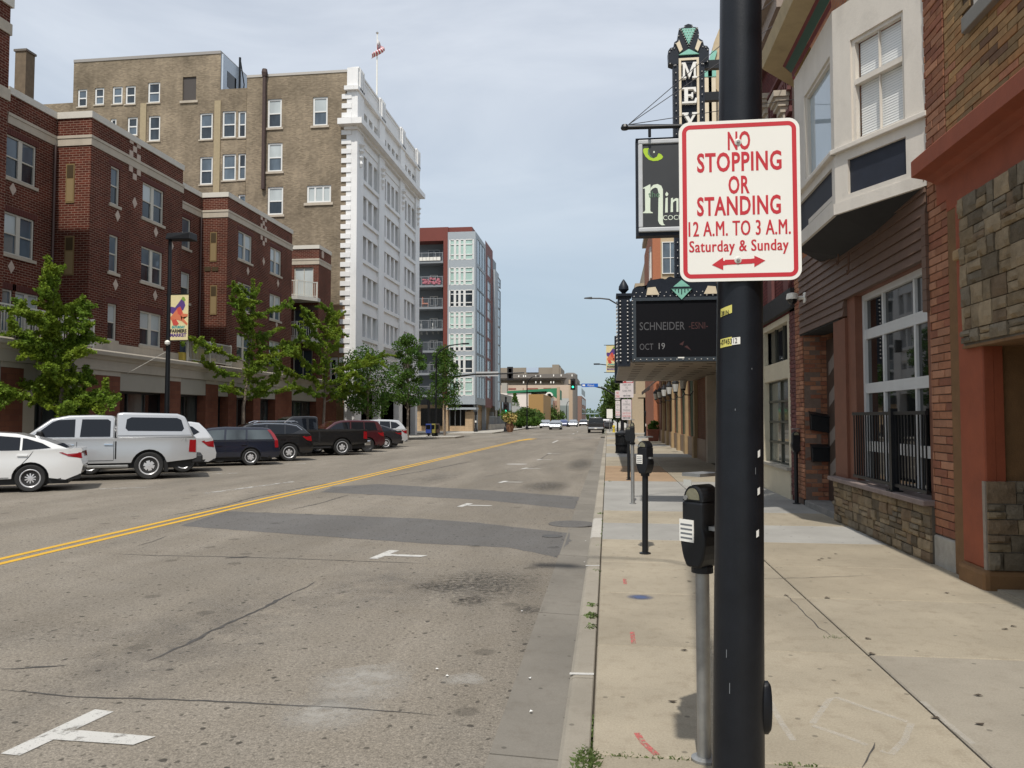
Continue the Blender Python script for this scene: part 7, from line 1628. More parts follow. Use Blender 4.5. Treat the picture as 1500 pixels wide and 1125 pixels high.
# x: nose towards +x, origin on the road under the rear axle line
def pickup(label, paint_m, cap=False, crew=True, L=None):
    t = thing('parked_pickup', label, 'pickup truck', (0, 0, 0), 'vehicles parked at an angle by the far kerb'); wb = 3.64; r = .405; hw = 1.01
    tail, nose = -1.30, wb + .95; b = 1.14
    top = [(nose, .50), (nose + .02, .80), (nose - .04, 1.12), (nose - .5, 1.17), (wb - .45, 1.21), (wb - .75, 1.22), (tail + .02, 1.22), (tail - .01, .95), (tail, .62), (tail + .10, .58)]
    o, half = car_body(top, hw, 1.22, (0, wb), r, .50, .07, paint_m, 'body', t, .035)
    dark_under(t, tail + .1, nose - .2, .82, .34, .62)
    MB().box(.55, wb - .5, -.98, .98, .36, .45).build('running_board', MT['car_black'] if not cap else MT['galv'], t, bevel=.02)
    c0 = .92 if crew else 1.15; zc = 1.90
    prof = [(c0, 1.20), (c0 + .01, 1.82), (c0 + .08, 1.885), (c0 + .5, 1.905), (c0 + 1.2, 1.89), (2.55, 1.80) if crew else (2.55, 1.80), (3.28, 1.21)]
    prism_cabin(prof, 1.2, .955, .26, paint_m, 'cab', t, .05)
    gl = MT['car_glass']
    if crew: side_glass([(c0 + .12, 1.27), (c0 + .12, 1.72), (c0 + .20, 1.78), (c0 + .86, 1.78), (c0 + .90, 1.27)], 1.2, .955, .26, gl, t); side_glass([(c0 + 1.03, 1.27), (c0 + 1.03, 1.78), (c0 + 1.45, 1.76), (c0 + 1.6, 1.70), (c0 + 2.1, 1.27)], 1.2, .955, .26, gl, t)
    else: side_glass([(c0 + .10, 1.28), (c0 + .12, 1.78), (c0 + .45, 1.78), (c0 + .47, 1.28)], 1.2, .955, .26, gl, t); side_glass([(c0 + .58, 1.27), (c0 + .58, 1.79), (c0 + 1.15, 1.78), (c0 + 1.35, 1.70), (c0 + 1.85, 1.27)], 1.2, .955, .26, gl, t)
    cross_glass((3.20, 1.27), (2.62, 1.77), .82, .74, gl, t, 'windshield')
    seam(half, [(c0 - .03, .62), (c0 - .03, 1.20)], t, .02); seam(half, [(c0 + .02, .60), (c0 + .02, 1.2)], t); seam(half, [(c0 + .97, .55), (c0 + .97, 1.2)], t); seam(half, [(c0 + 2.05, .55), (c0 + 2.05, 1.2)], t); seam(half, [(c0 + .02, .58), (c0 + 2.05, .58)], t)
    handles(half, ((c0 + .16, 1.05), (c0 + 1.15, 1.05)) if crew else ((c0 + .72, 1.05),), MT['chrome'] if cap else paint_m, t); mirror(half, c0 + 1.85, 1.36, MT['car_black'], t)
    on_side(half, 'tail_light', [(tail + .02, .78), (tail + .02, 1.16), (tail + .20, 1.16), (tail + .22, .80)], MT['tail'], t, .008)
    MB().box(tail - .18, tail + .14, -.93, .93, .46, .70).build('rear_bumper', MT['car_black'] if cap else MT['chrome'], t, bevel=.04)
    MB().box(nose - .16, nose + .10, -.94, .94, .42, .68).build('front_bumper', MT['chrome'], t, bevel=.05)
    on_side(half, 'headlight', [(nose - .30, .86), (nose - .30, 1.04), (nose - .06, 1.02), (nose - .03, .86)], MT['headlight'], t, .008)
    on_side(half, 'mud_flap', [(-.52, .20), (-.52, .55), (-.40, .55), (-.40, .22)], MT['car_black'], t, -.06, depth=.2)
    if cap:
        pr = [(tail + .06, 1.222), (tail + .34, 1.86), (tail + .55, 1.945), (c0 - .2, 1.985), (c0 - .03, 1.96), (c0 - .025, 1.222)]
        prism_cabin(pr, 1.2, .97, .22, paint_m, 'bed_cap', t, .05)
        side_glass([(tail + .42, 1.42), (tail + .36, 1.50), (tail + .44, 1.76), (tail + .56, 1.82), (c0 - .42, 1.84), (c0 - .30, 1.78), (c0 - .27, 1.52), (c0 - .34, 1.44)], 1.2, .97, .22, gl, t, 'cap_window')
        cross_glass((tail + .12, 1.36), (tail + .30, 1.78), .80, .72, gl, t, 'cap_rear_window')
        seam(lambda x, z: .97 - .22 * (z - 1.2), [(tail + .10, 1.30), (c0 - .07, 1.30)], t, .006)
        lt = text_mesh('Z71', .13, MT['galv'], 'badge')
        for v in lt.vertices: v.co = (-.88 - v.co.x * 1.5, half(-.9, 1.16) + .006 + v.co.z, 1.16 + v.co.y)
        ob = bpy.data.objects.new('badge', lt); link(ob, t)
    else:
        MB().box(tail + .12, c0 - .1, -.86, .86, 1.17, 1.2).build('bed_floor', MT['car_black'], t); MB().box(tail + .05, c0 - .05, -.97, -.90, 1.215, 1.25).build('bed_rail', MT['car_black'], t); MB().box(tail + .05, c0 - .05, .90, .97, 1.215, 1.25).build('bed_rail', MT['car_black'], t)
    for x in (0, wb):
        for s in (1, -1): wheel(t, x, s * .86, r, .27, 6 if cap else 5, s)
    return t
def sedan(label, paint_m, dark=False):
    t = thing('parked_sedan', label, 'car', (0, 0, 0), 'vehicles parked at an angle by the far kerb'); wb = 2.83; r = .335; hw = .92; tail, nose = -1.10, wb + .95
    top = [(nose - .05, .30), (nose, .55), (nose - .10, .72), (nose - .55, .84), (wb - .55, .96), (wb - .75, .99), (-.55, 1.03), (-.98, 1.06), (tail + .02, 1.05), (tail, .98), (tail + .06, .90), (tail - .02, .62), (tail + .02, .42), (tail + .35, .28)]
    o, half = car_body(top, hw, 1.0, (0, wb), r, .22, .14, paint_m, 'body', t, .04); dark_under(t, tail + .3, nose - .3, .75, .18, .5)
    prof = [(-.82, 1.03), (-.25, 1.27), (.35, 1.43), (.95, 1.475), (1.55, 1.44), (2.0, 1.30), (2.55, .98), (1.0, .96)]
    prism_cabin(prof, 1.0, .83, .42, paint_m, 'cabin', t, .05); gl = MT['car_glass']
    side_glass([(-.42, 1.07), (-.22, 1.19), (.12, 1.31), (.20, 1.32), (.20, 1.02)], 1.0, .83, .42, gl, t); side_glass([(.25, 1.02), (.25, 1.335), (.90, 1.40), (.95, 1.02)], 1.0, .83, .42, gl, t); side_glass([(1.03, 1.02), (1.0, 1.40), (1.5, 1.37), (1.85, 1.25), (2.2, 1.02)], 1.0, .83, .42, gl, t)
    cross_glass((2.45, 1.03), (1.68, 1.40), .74, .60, gl, t, 'windshield'); cross_glass((-.75, 1.07), (.25, 1.39), .72, .60, gl, t, 'rear_window')
    seam(half, [(.98, .36), (.98, 1.0)], t); seam(half, [(2.15, .40), (2.15, .95)], t); seam(half, [(.30, .55), (.05, .85), (-.05, 1.0)], t); seam(half, [(.45, .36), (2.15, .36)], t)
    handles(half, ((.18, .90), (1.22, .88)), paint_m, t); mirror(half, 2.05, 1.08, paint_m, t)
    on_side(half, 'tail_light', [(tail + .0, .80), (tail + .02, .95), (tail + .28, .97), (tail + .50, .96), (tail + .30, .86)], MT['tail'], t, .008)
    on_side(half, 'headlight', [(nose - .62, .74), (nose - .5, .80), (nose - .2, .70), (nose - .12, .62)], MT['headlight'], t, .006)
    on_side(half, 'bumper_trim', [(tail + .02, .30), (tail + .02, .42), (tail + .55, .30), (tail + .45, .26)], MT['car_black'], t, .006)
    for x in (0, wb):
        for s in (1, -1): wheel(t, x, s * .80, r, .23, 10 if not dark else 5, s)
    return t
def wagon(label, paint_m, kind='wagon', glassm=None, rails=False, chrome_line=False, dark=False):
    """long-roofed car: estate or crossover"""
    suv = kind != 'wagon'; t = thing('parked_suv' if suv else 'parked_wagon', label, 'suv' if suv else 'station wagon', (0, 0, 0), 'vehicles parked at an angle by the far kerb')
    wb = 2.76; r = .37 if suv else .32; hw = .94 if suv else .89; tail = -.98 if suv else -1.06; nose = wb + .92; b = 1.08 if suv else .93; H = {'wagon': 1.46, 'suv': 1.69, 'sport': 1.62, 'edge': 1.70}[kind]; low = .30 if suv else .24
    top = [(nose - .04, low + .1), (nose, b * .6), (nose - .10, b * .80), (nose - .6, b * .92), (wb - .45, b + .0), (wb - .7, b + .03), (tail + .06, b + .03), (tail + .0, b * .78), (tail - .06, b * .58), (tail - .04, b * .42), (tail + .2, low + .03)]
    o, half = car_body(top, hw, b, (0, wb), r, low, .12, paint_m, 'body', t, .04); dark_under(t, tail + .25, nose - .3, .78, .2, .5)
    gl = glassm or MT['car_glass']; rs = {'wagon': .34, 'suv': .30, 'sport': .62, 'edge': .50}[kind]
    prof = [(tail + .05, b + .02), (tail + rs * .55, b + (H - b) * .55), (tail + rs, H - .05), (tail + rs + .25, H - .01), (.9, H + .02), (1.45, H - .02), (1.75, H - .10), (2.52, b + .01)]
    y0, k = hw - .08, .30; prism_cabin(prof, b, y0, k, paint_m, 'cabin', t, .05); zt, zb = H - .11, b + .06
    if kind == 'wagon': A = [(tail + .24, zb), (tail + .42, zt), (.10, zt + .01), (.12, zb)]
    elif kind == 'suv': A = [(tail + .40, zb + .02), (tail + .50, zt), (.12, zt + .01), (.14, zb)]
    else: A = [(tail + .48, zb + .20), (tail + .72, zt - .06), (.12, zt), (.14, zb), (-.2, zb + .04)]
    side_glass(A, b, y0, k, gl, t); side_glass([(.19, zb), (.17, zt + .01), (.86, zt + .02), (.90, zb)], b, y0, k, gl, t); side_glass([(.97, zb), (.94, zt + .02), (1.40, zt), (1.66, zt - .07), (2.30, zb)], b, y0, k, gl, t)
    cross_glass((2.42, b + .07), (1.74, H - .14), y0 - .10, y0 - .24, gl, t, 'windshield'); cross_glass((tail + .12, b + .10), (tail + rs * .85, H - .14), y0 - .08, y0 - .2, gl, t, 'rear_window')
    seam(half, [(.93, low + .12), (.93, b)], t); seam(half, [(2.05, low + .14), (2.05, b)], t); seam(half, [(.36, b * .55), (.12, b * .8), (.10, b)], t); seam(half, [(.48, low + .1), (2.05, low + .1)], t)
    handles(half, ((.26, b * .86), (1.15, b * .85)), paint_m, t); mirror(half, 2.0, b + .08, paint_m, t)
    if kind == 'wagon':
        for s in (1, -1):
            m = MB(); P = [(tail + .035, b * .72), (tail + .05, b + .02), (tail + rs * .52, b + (H - b) * .5), (tail + rs * .93, H - .10)]
            for p, q in zip(P, P[1:]):
                yb = lambda z: (half(tail + .1, z) if z < b else y0 - k * (z - b)) + .008
                m.hexa([(p[0], s * (yb(p[1]) - .14), p[1]), (p[0] + .12, s * (yb(p[1]) - .02), p[1]), (p[0] + .12, s * yb(p[1]), p[1]), (p[0] - .01, s * yb(p[1]), p[1]), (q[0], s * (yb(q[1]) - .14), q[1]), (q[0] + .12, s * (yb(q[1]) - .02), q[1]), (q[0] + .12, s * yb(q[1]), q[1]), (q[0] - .01, s * yb(q[1]), q[1])])
            m.build('tail_light', MT['tail'], t)
    else: on_side(half, 'tail_light', [(tail + .02, b * .76), (tail + .04, b * .97), (tail + .30, b * .99), (tail + .42, b * .95), (tail + .22, b * .80)], MT['tail'], t, .01)
    on_side(half, 'headlight', [(nose - .6, b * .74), (nose - .55, b * .86), (nose - .2, b * .78), (nose - .1, b * .68)], MT['headlight'], t, .006)
    on_side(half, 'bumper_trim', [(tail + .0, low + .05), (tail - .02, b * .40), (tail + .40, b * .38), (tail + .45, low + .02)], MT['car_black'], t, .006)
    if chrome_line:
        m = MB(); P = [(tail + .42, zb + .16), (tail + .66, zt - .02), (.1, zt + .05), (.9, zt + .07), (1.45, zt + .04)]
        for s in (1, -1): m.path([(x, s * (y0 - k * (z - b) + .01), z) for x, z in P], .014, 5)
        m.build('chrome_strip', MT['chrome'], t)
    if rails:
        m = MB()
        for s in (1, -1): m.path([(tail + .55, s * .58, H), (tail + .7, s * .58, H + .06), (1.2, s * .58, H + .06), (1.4, s * .58, H - .01)], .02, 6)
        m.build('roof_rail', MT['chrome'] if rails == 'chrome' else MT['car_black'], t)
    for x in (0, wb):
        for s in (1, -1): wheel(t, x, s * (hw - .13), r, .23, 5 if suv else 6, s, dark)
    return t
P_ = dict(white=paint('white_paint_car', (.72, .72, .71)), silver=paint('silver_white_paint', (.50, .51, .52), .3, .4), navy=paint('navy_paint', (.006, .009, .022)), black=paint('black_paint', (.006, .006, .007)), maroon=paint('maroon_paint', (.055, .006, .010)), charcoal=paint('charcoal_paint', (.03, .03, .035), .3, .3), pearl=paint('pearl_paint', (.62, .63, .64), .3, .3))
HEAD = math.atan2(-.53, -.85)
def park(root, px, py, dl=0.0, dyaw=0.0):
    """stand a car with its near rear tyre on the road under a measured point"""
    p = at(px, py, Z=ROADZ); a = HEAD + dyaw; left = Vector((-math.sin(a), math.cos(a), 0)); q = Vector((p.x, p.y, ROADZ + .006)) - left * .86
    place(root, q, a); return root
park(sedan('white sedan at the left edge with only its tail in view', P_['white']), 44, 721)
park(pickup('silver white crew cab pickup with a matching bed cap', P_['silver'], cap=True), 218, 702, dyaw=R(-1))
park(wagon('silver crossover almost hidden behind the pickup with the bed cap', P_['pearl'], 'edge'), 268, 692)
park(wagon('dark navy station wagon with tall red tail lights', P_['navy'], 'wagon', MT['car_glass_clear']), 367, 682, dyaw=R(3))
park(wagon('black crossover with chrome window line and roof rails', P_['black'], 'sport', rails='chrome', chrome_line=True), 423, 675.5, dyaw=R(4))
park(pickup('black extended cab pickup with an open bed', P_['black'], crew=False), 500, 667, dyaw=R(6))
park(wagon('maroon sport utility vehicle with dark wheels', P_['maroon'], 'suv', dark=True), 538, 662.5, dyaw=R(9))
park(sedan('dark grey sedan mostly hidden by the maroon vehicle', P_['charcoal'], dark=True), 565, 657.5, dyaw=R(11))
park(wagon('pearl silver crossover at the far end of the parked row', P_['pearl'], 'edge'), 576, 655, dyaw=R(11))
# traffic far down the street
def root_m(o): return Matrix.Translation(o.location) @ Matrix.Rotation(o.rotation_euler.z, 4, 'Z')
def street_car(root, px, py, rz, lb, name, cat, Z=ROADZ, grp='cars far down the street'):
    p = at(px, py, Z=Z); place(root, (p.x, p.y, Z + .006), rz); WM.pop(root.name); root.name = name; WM[root.name] = root_m(root); root['label'] = lb; root['group'] = grp; return root
dk = pickup('x', P_['black'], crew=True); street_car(dk, 873, 634, R(90), 'black pickup driving away down the right lane', 'pickup_truck', 'pickup truck')
WM[dk.name] = Matrix.Identity(4)
MB().box(-1.35, -1.30, -.85, .85, .75, 1.15).build('tailgate', P_['black'], dk); MB().box(-1.312, -1.302, -.3, .3, .9, .98).build('tailgate_trim', MT['galv'], dk); MB().box(-1.49, -1.482, -.16, .16, .5, .62).build('number_plate', MT['sign_white'], dk)
cross_glass((.93, 1.30), (.97, 1.78), .78, .70, MT['car_glass'], dk, 'rear_window')
P_['street_silver'] = paint('street_silver', (.28, .30, .33), .3, .3); a = sedan('x', P_['street_silver']); street_car(a, 815, 629, R(-90), 'silver sedan coming towards the junction', 'silver_sedan', 'car')
b = sedan('x', P_['street_silver']); street_car(b, 800, 627, R(-90), 'pale sedan waiting left of the silver sedan', 'pale_sedan', 'car')
for px, py, s, lb in ((826, 625, 'blue', 'small blue car behind the silver sedan'), (840, 625, 'street_silver', 'light car in the middle of the far traffic'), (855, 624, 'charcoal', 'grey car beside the far centre line'), (818, 622.5, 'maroon', 'dark car parked beyond the silver sedan')):
    c = sedan('x', P_[s] if s in P_ else paint('blue_paint', (.03, .05, .16))); street_car(c, px, py, R(-90), lb, 'far_car', 'car')
c = wagon('x', P_['charcoal'], 'suv'); street_car(c, 889, 630, R(90), 'dark car parked at the right kerb past the signal', 'parked_car', 'car')
# ================================================================== street furniture
# ---- the sign pole
pb = Vector((.505, 2.98, 0)); r0, r1 = .096, .073
pole = thing('street_light_pole', 'thick glossy black pole with torn tape and a hand hole cover', 'pole', (pb.x, pb.y, 0))
m = MB(); H = 5.2; prof = [(r0 + (r1 - r0) * k / 20 * (H / 4.2), H * k / 20) for k in range(21)]
m.lathe([(r0 * 1.9, -.02), (r0 * 1.9, .03), (r0 * 1.3, .06), (r0, .08)] + prof[1:], (pb.x, pb.y, 0), 40); m.build('shaft', MT['pole_black'], pole, smooth=True)
def rad(z): return r0 + (r1 - r0) * z / 4.2
def on_pole(name, z0, z1, a0, a1, mat, off=.002, parent=None, ny=8, tilt=0.0):
    """curved patch stuck on the shaft; angle 0 faces the camera, positive to the right"""
    m = MB(); vs = []
    for i in range(ny + 1):
        a = R(a0 + (a1 - a0) * i / ny)
        for z in (z0, z1): zz = z + tilt * i / ny; rr = rad(zz) + off; vs.append((pb.x + rr * math.sin(a), pb.y - rr * math.cos(a), zz))
    m.add(vs, [(2 * i, 2 * i + 2, 2 * i + 3, 2 * i + 1) for i in range(ny)]); return m.build(name, mat, parent or pole, smooth=True)
ytape = M('yellow_tape', (.62, .56, .14), .5, var=.12, scale=30); wtape = M('white_tape', (.72, .70, .64), .5, var=.06); wscrap = M('white_scrap', (.80, .79, .76), .6)
def zat(py): return at(1079, py, Y=pb.y - .09).z
on_pole('tape', zat(462), zat(450), -62, -28, ytape, tilt=.012); on_pole('tape', zat(508), zat(495), -62, -28, ytape, tilt=.006); on_pole('tape', zat(505), zat(494.5), -28, -8, wtape, .0026, tilt=.003)
def pole_text(s, z, h, a0, a1, mat):
    me = text_mesh(s, h, mat, 'lettering', ext=.0004); xs = [v.co.x for v in me.vertices]; x0, x1 = min(xs), max(xs)
    for v in me.vertices:
        a = R(a0 + (a1 - a0) * (v.co.x - x0) / (x1 - x0)); rr = rad(z) + .0034 + v.co.z; v.co = (pb.x + rr * math.sin(a), pb.y - rr * math.cos(a), z + v.co.y + .004 * (a - R(a0)))
    o = bpy.data.objects.new('lettering', me); link(o, pole)
pole_text('-0745312', zat(501) + .002, .027, -60, -15, MT['black_print']); pole_text('281N', zat(457), .024, -58, -36, MT['black_print'])
for py, a in ((666, 38), (721, 37), (783, 33)): on_pole('tape_scrap', zat(py + 5), zat(py - 5), a - 2, a + 6, wscrap, .004, tilt=.006)
for py, a, h in ((690, 30, 5), (540, 20, 1.2), (600, -20, 1.5), (1010, -30, 8), (960, -38, 6)): on_pole('scratch', zat(py + h), zat(py - h), a, a + 1.6, M('scratch_%d' % py, (.16, .17, .18), .6), .001)
hz = at(1118, 1036, Y=pb.y).z; hc = Vector((pb.x + rad(hz) - .012, pb.y, hz))
hh = MB(); n = 20
for rr, xx in ((1.0, 0), (1.0, .024), (.86, .034), (.3, .037)):
    hh.v += [(hc.x + xx, hc.y - .042 * rr * math.cos(2 * math.pi * j / n), hc.z + .098 * rr * math.sin(2 * math.pi * j / n)) for j in range(n)]
hh.f = [(i * n + j, i * n + (j + 1) % n, (i + 1) * n + (j + 1) % n, (i + 1) * n + j) for i in range(3) for j in range(n)] + [tuple(range(3 * n, 4 * n))]; hh.build('hand_hole_cover', MT['pole_black'], pole, smooth=True)
m = MB(); m.path([(pb.x, pb.y, H), (pb.x, pb.y, 10.2)], .06, 14, .05); m.path([(pb.x, pb.y, 10.1), (pb.x - .3, pb.y, 10.6), (pb.x - .9, pb.y, 10.8), (pb.x - 1.4, pb.y, 10.84)], .035, 8); m.build('lamp_arm', MT['pole_black'], pole, smooth=True)
MB().box(pb.x - 1.95, pb.x - 1.4, pb.y - .12, pb.y + .12, 10.78, 10.9).build('lamp_head', MT['pole_black'], pole, bevel=.03)
# ---- the sign itself
SY = pb.y - .094; Fs = FY(SY, 0); sg = thing('parking_sign', 'white sign with red lettering forbidding stopping or standing on the black pole', 'sign', (.45, SY, 2.2))
su0, sz1 = Fs.pix(994, 180); su1 = Fs.pix(1171, 180)[0]; sz0 = Fs.pix(1082, 411.5)[1]; SW, SH = su1 - su0, sz1 - sz0
def rrect(a, b, c, d, r, n=8):
    P = []
    for cx, cz, a0 in ((b - r, c + r, -90), (b - r, d - r, 0), (a + r, d - r, 90), (a + r, c + r, 180)): P += [(cx + r * math.cos(R(a0 + 90 * i / n)), cz + r * math.sin(R(a0 + 90 * i / n))) for i in range(n + 1)]
    return P
MB().fprism(Fs, rrect(su0, su1, sz0, sz1, .040), -.003, .0).build('plate', MT['sign_white'], sg)
def ring(o, i, ro, ri, d0, d1, mat):
    A = rrect(su0 + o, su1 - o, sz0 + o, sz1 - o, ro); B = rrect(su0 + i, su1 - i, sz0 + i, sz1 - i, ri); n = len(A); m = MB(); vs = [Fs.p(u, z, d1) for u, z in A] + [Fs.p(u, z, d1) for u, z in B]
    m.add(vs, [(k, (k + 1) % n, n + (k + 1) % n, n + k) for k in range(n)]); return m.build('border', mat, sg)
ring(.012, .028, .030, .013, 0, .0006, MT['sign_red'])
def st(s, py, px0, px1, hpx, bold=.0, cap=True):
    u0, z = Fs.pix(px0, py, .001); u1 = Fs.pix(px1, py, .001)[0]; hz_ = hpx / FPX * 2.9
    me = text_mesh(s, .1, MT['sign_red'], 'lettering', ext=.0002, bold=bold, space=1.08); xs = [v.co.x for v in me.vertices]
    ref = text_mesh('H', .1, MT['sign_red'], 'tmp', ext=.0002); ys = [v.co.y for v in ref.vertices]; ch = max(ys) - min(ys); cy = (max(ys) + min(ys)) / 2; bpy.data.meshes.remove(ref)
    kx = (u1 - u0) / (max(xs) - min(xs)); kz = hz_ / ch; mid = (max(xs) + min(xs)) / 2
    for v in me.vertices: v.co = Fs.p((u0 + u1) / 2 + (v.co.x - mid) * kx, z + (v.co.y - cy) * kz, .0005 + v.co.z)
    link(bpy.data.objects.new('lettering', me), sg)
    if not bold:
        for k in (-1, 1):
            m2 = me.copy(); link(bpy.data.objects.new('lettering', m2), sg)
            for v in m2.vertices: v.co = v.co + Fs.u * .0011 * k + Fs.n * (.0003 + .0001 * k)
st('NO', 206.5, 1066, 1099, 25, .0026); st('STOPPING', 239, 1021, 1145, 26, .0026); st('OR', 271, 1067, 1098, 24, .0026); st('STANDING', 303, 1021, 1144, 25.5, .0026); st('12 A.M. TO 3 A.M.', 336, 1009, 1158, 21, .0); st('Saturday & Sunday', 361.5, 1010, 1155, 16, .0)
q = lambda px, py: Fs.pix(px, py, .001)
for P in ([(1062, 388), (1062, 380.5), (1102, 379), (1102, 386)], [(1043, 388), (1059, 377), (1059.5, 382), (1065, 382), (1065, 388), (1059.5, 388.5), (1059.5, 395.5)], [(1121, 381.5), (1105, 374.5), (1105, 378.5), (1100, 379), (1100, 385.5), (1105, 385.5), (1105, 391)]): MB().fprism(Fs, [q(*p) for p in P], .0002, .0009 + .0003 * (len(P) > 4)).build('arrow', MT['sign_red'], sg)
for px, py in ((1081, 208), (1081, 381)):
    u, z = q(px, py); c = Fs.p(u, z, 0); MB().lathe([(.013, 0), (.013, -.002), (.008, -.004)], (c.x, c.y, c.z), 16, 'y').build('washer', M('nylon_washer_%d' % py, (.62, .60, .55), .4), sg, smooth=True); MB().lathe([(.006, 0), (.006, -.007), (.004, -.009), (.001, -.009)], (c.x, c.y, c.z), 12, 'y').build('bolt', MT['galv'], sg, smooth=True)
# ---- meters
p1 = at(1030, 1113, Z=0); p2 = at(945, 811, Z=0); p3 = at(927, 738, Z=0); p4 = at(921, 703, Z=0)
parking_meter(p1.x + .006, p1.y, 'black parking meter on a grey steel post half behind the thick pole', MT['galv'], zb=.955, r=.034, rz=R(-46), scale=.82)
parking_meter(p2.x, p2.y, 'black parking meter on a leaning black post with a white sticker', MT['black_iron'], zb=1.0, r=.038, rz=R(-38), lean=R(.6), scale=.9)
m3 = parking_meter(p3.x, p3.y, 'parking meter with a small rounded head on a bright steel post', MT['galv'], zb=1.20, r=.036, rz=R(-5), sticker=False, scale=.55) 
m4 = parking_meter(p4.x, p4.y, 'plain black parking meter on a black post near the litter bin', MT['black_iron'], zb=1.05, r=.04, rz=R(-5), sticker=False)
sm_ = at(1167, 738, Z=0); m5 = parking_meter(sm_.x, sm_.y, 'black parking box on a short black post by the cream storefront', MT['black_iron'], zb=1.02, r=.04, sticker=False, scale=.9); m5['group'] = 'parking meters by the storefronts'
# ---- litter bin
bp = at(912, 664, Z=0); lb = thing('litter_bin', 'black slatted litter bin with a domed lid by the kerb', 'litter bin', (bp.x, bp.y, 0)); rr = .31
MB().lathe([(rr * .9, .05), (rr * .95, .85)], (bp.x, bp.y, 0), 24).build('liner', MT['car_black'], lb)
slat = MB()
for k in range(28): a = 2 * math.pi * k / 28; slat.tube((bp.x + rr * math.cos(a), bp.y + rr * math.sin(a), .02), (bp.x + rr * 1.06 * math.cos(a), bp.y + rr * 1.06 * math.sin(a), .90), .018, .018, 5)
tag(slat.build('slat', MT['black_iron'], lb), kind='stuff')
for z in (.05, .45, .9): MB().lathe([(rr + .02, z - .03), (rr + .045, z - .03), (rr + .045, z + .03), (rr + .02, z + .03)], (bp.x, bp.y, 0), 24).build('hoop', MT['black_iron'], lb)
MB().lathe([(rr + .05, .92), (rr + .05, .97), (rr * .7, 1.05), (.1, 1.08)], (bp.x, bp.y, 0), 24).build('lid', MT['black_iron'], lb, smooth=True); MB().box(bp.x + .12, bp.x + .27, bp.y - rr - .06, bp.y - rr - .05, .72, .86).build('sticker', MT['sign_white'], lb)
# ---- sign posts further along
def small_sign(root, Y, px0, px1, py0, py1, lines, red_head=False, dark_arrow=True):
    F = FY(Y, 0); u0, z1 = F.pix(px0, py0); u1, z0 = F.pix(px1, py1); o = MB().fprism(F, rrect(u0, u1, z0, z1, .05, 4), -.004, 0).build('sign_panel', M('sign_panel_pinkish', (.70, .64, .64), .5) if 'sign_panel_pinkish' not in bpy.data.materials else bpy.data.materials['sign_panel_pinkish'], root)
    Hh = z1 - z0; zc = z1 - .02
    if red_head: MB().fbox(F, u0 + .01, u1 - .01, z1 - Hh * .27, z1 - .02, 0, .003).build('header', MT['sign_red'], o); text('5', Hh * .24, MT['sign_white'], F, u0 + .16, z1 - Hh * .14, .0035, o); MB().fbox(F, u0 + .31, u1 - .04, z1 - Hh * .24, z1 - Hh * .04, .003, .0045).build('header_field', bpy.data.materials['sign_panel_pinkish'], o); zc = z1 - Hh * .27
    n = len(lines)
    for k, (s, wd_, col) in enumerate(lines):
        z = zc - (zc - z0 - .12) * (k + .6) / n; text(s, (zc - z0) / n * .85, MT['sign_red'] if col == 'r' else MT['grey_print'], F, (u0 + u1) / 2, z, .0025, o, width=(u1 - u0) * wd_)
    MB().fprism(F, [((u0 + u1) / 2 - .2, z0 + .09), ((u0 + u1) / 2 - .1, z0 + .14), ((u0 + u1) / 2 - .1, z0 + .11), ((u0 + u1) / 2 + .1, z0 + .11), ((u0 + u1) / 2 + .1, z0 + .14), ((u0 + u1) / 2 + .2, z0 + .09), ((u0 + u1) / 2 + .1, z0 + .05), ((u0 + u1) / 2 + .1, z0 + .075), ((u0 + u1) / 2 - .1, z0 + .075), ((u0 + u1) / 2 - .1, z0 + .05)], 0, .004).build('arrow', MT['grey_print'], o)
NS = [('NO', .25, 'k'), ('STOPPING', .75, 'k'), ('OR', .2, 'k'), ('STANDING', .75, 'k'), ('12 A.M. TO 3 A.M.', .85, 'r'), ('Saturday & Sunday', .85, 'r')]
Y5 = 38.0; sp = thing('sign_post', 'steel sign post with two stacked parking signs beside the litter bin', 'sign', (at(918, 640, Y=Y5).x, Y5, 0), 'parking sign posts')
x5 = at(919.5, 600, Y=Y5).x; MB().tube((x5, Y5 + .05, 0), (x5, Y5 + .05, at(918, 552, Y=Y5).z), .035, .035, 8).build('post', MT['galv'], sp)
small_sign(sp, Y5, 908, 928, 553, 582.5, [('7:00 AM', .62, 'k'), ('TO', .2, 'k'), ('5:00 PM', .62, 'k'), (' - ', .1, 'k')], True); small_sign(sp, Y5, 910.5, 925, 585, 615, NS)
Y6 = 47.0; x6 = at(904.5, 600, Y=Y6).x; sp2 = thing('sign_post', 'black post with two narrow parking signs farther along the kerb', 'sign', (x6, Y6, 0), 'parking sign posts')
MB().tube((x6, Y6 + .06, 0), (x6, Y6 + .06, at(904, 571, Y=Y6).z), .05, .05, 8).build('post', MT['black_iron'], sp2)
small_sign(sp2, Y6, 901, 908.5, 572, 586, [('NO', .5, 'r'), ('STOPPING', .8, 'r')]); small_sign(sp2, Y6, 901.5, 908.5, 587, 612, NS)
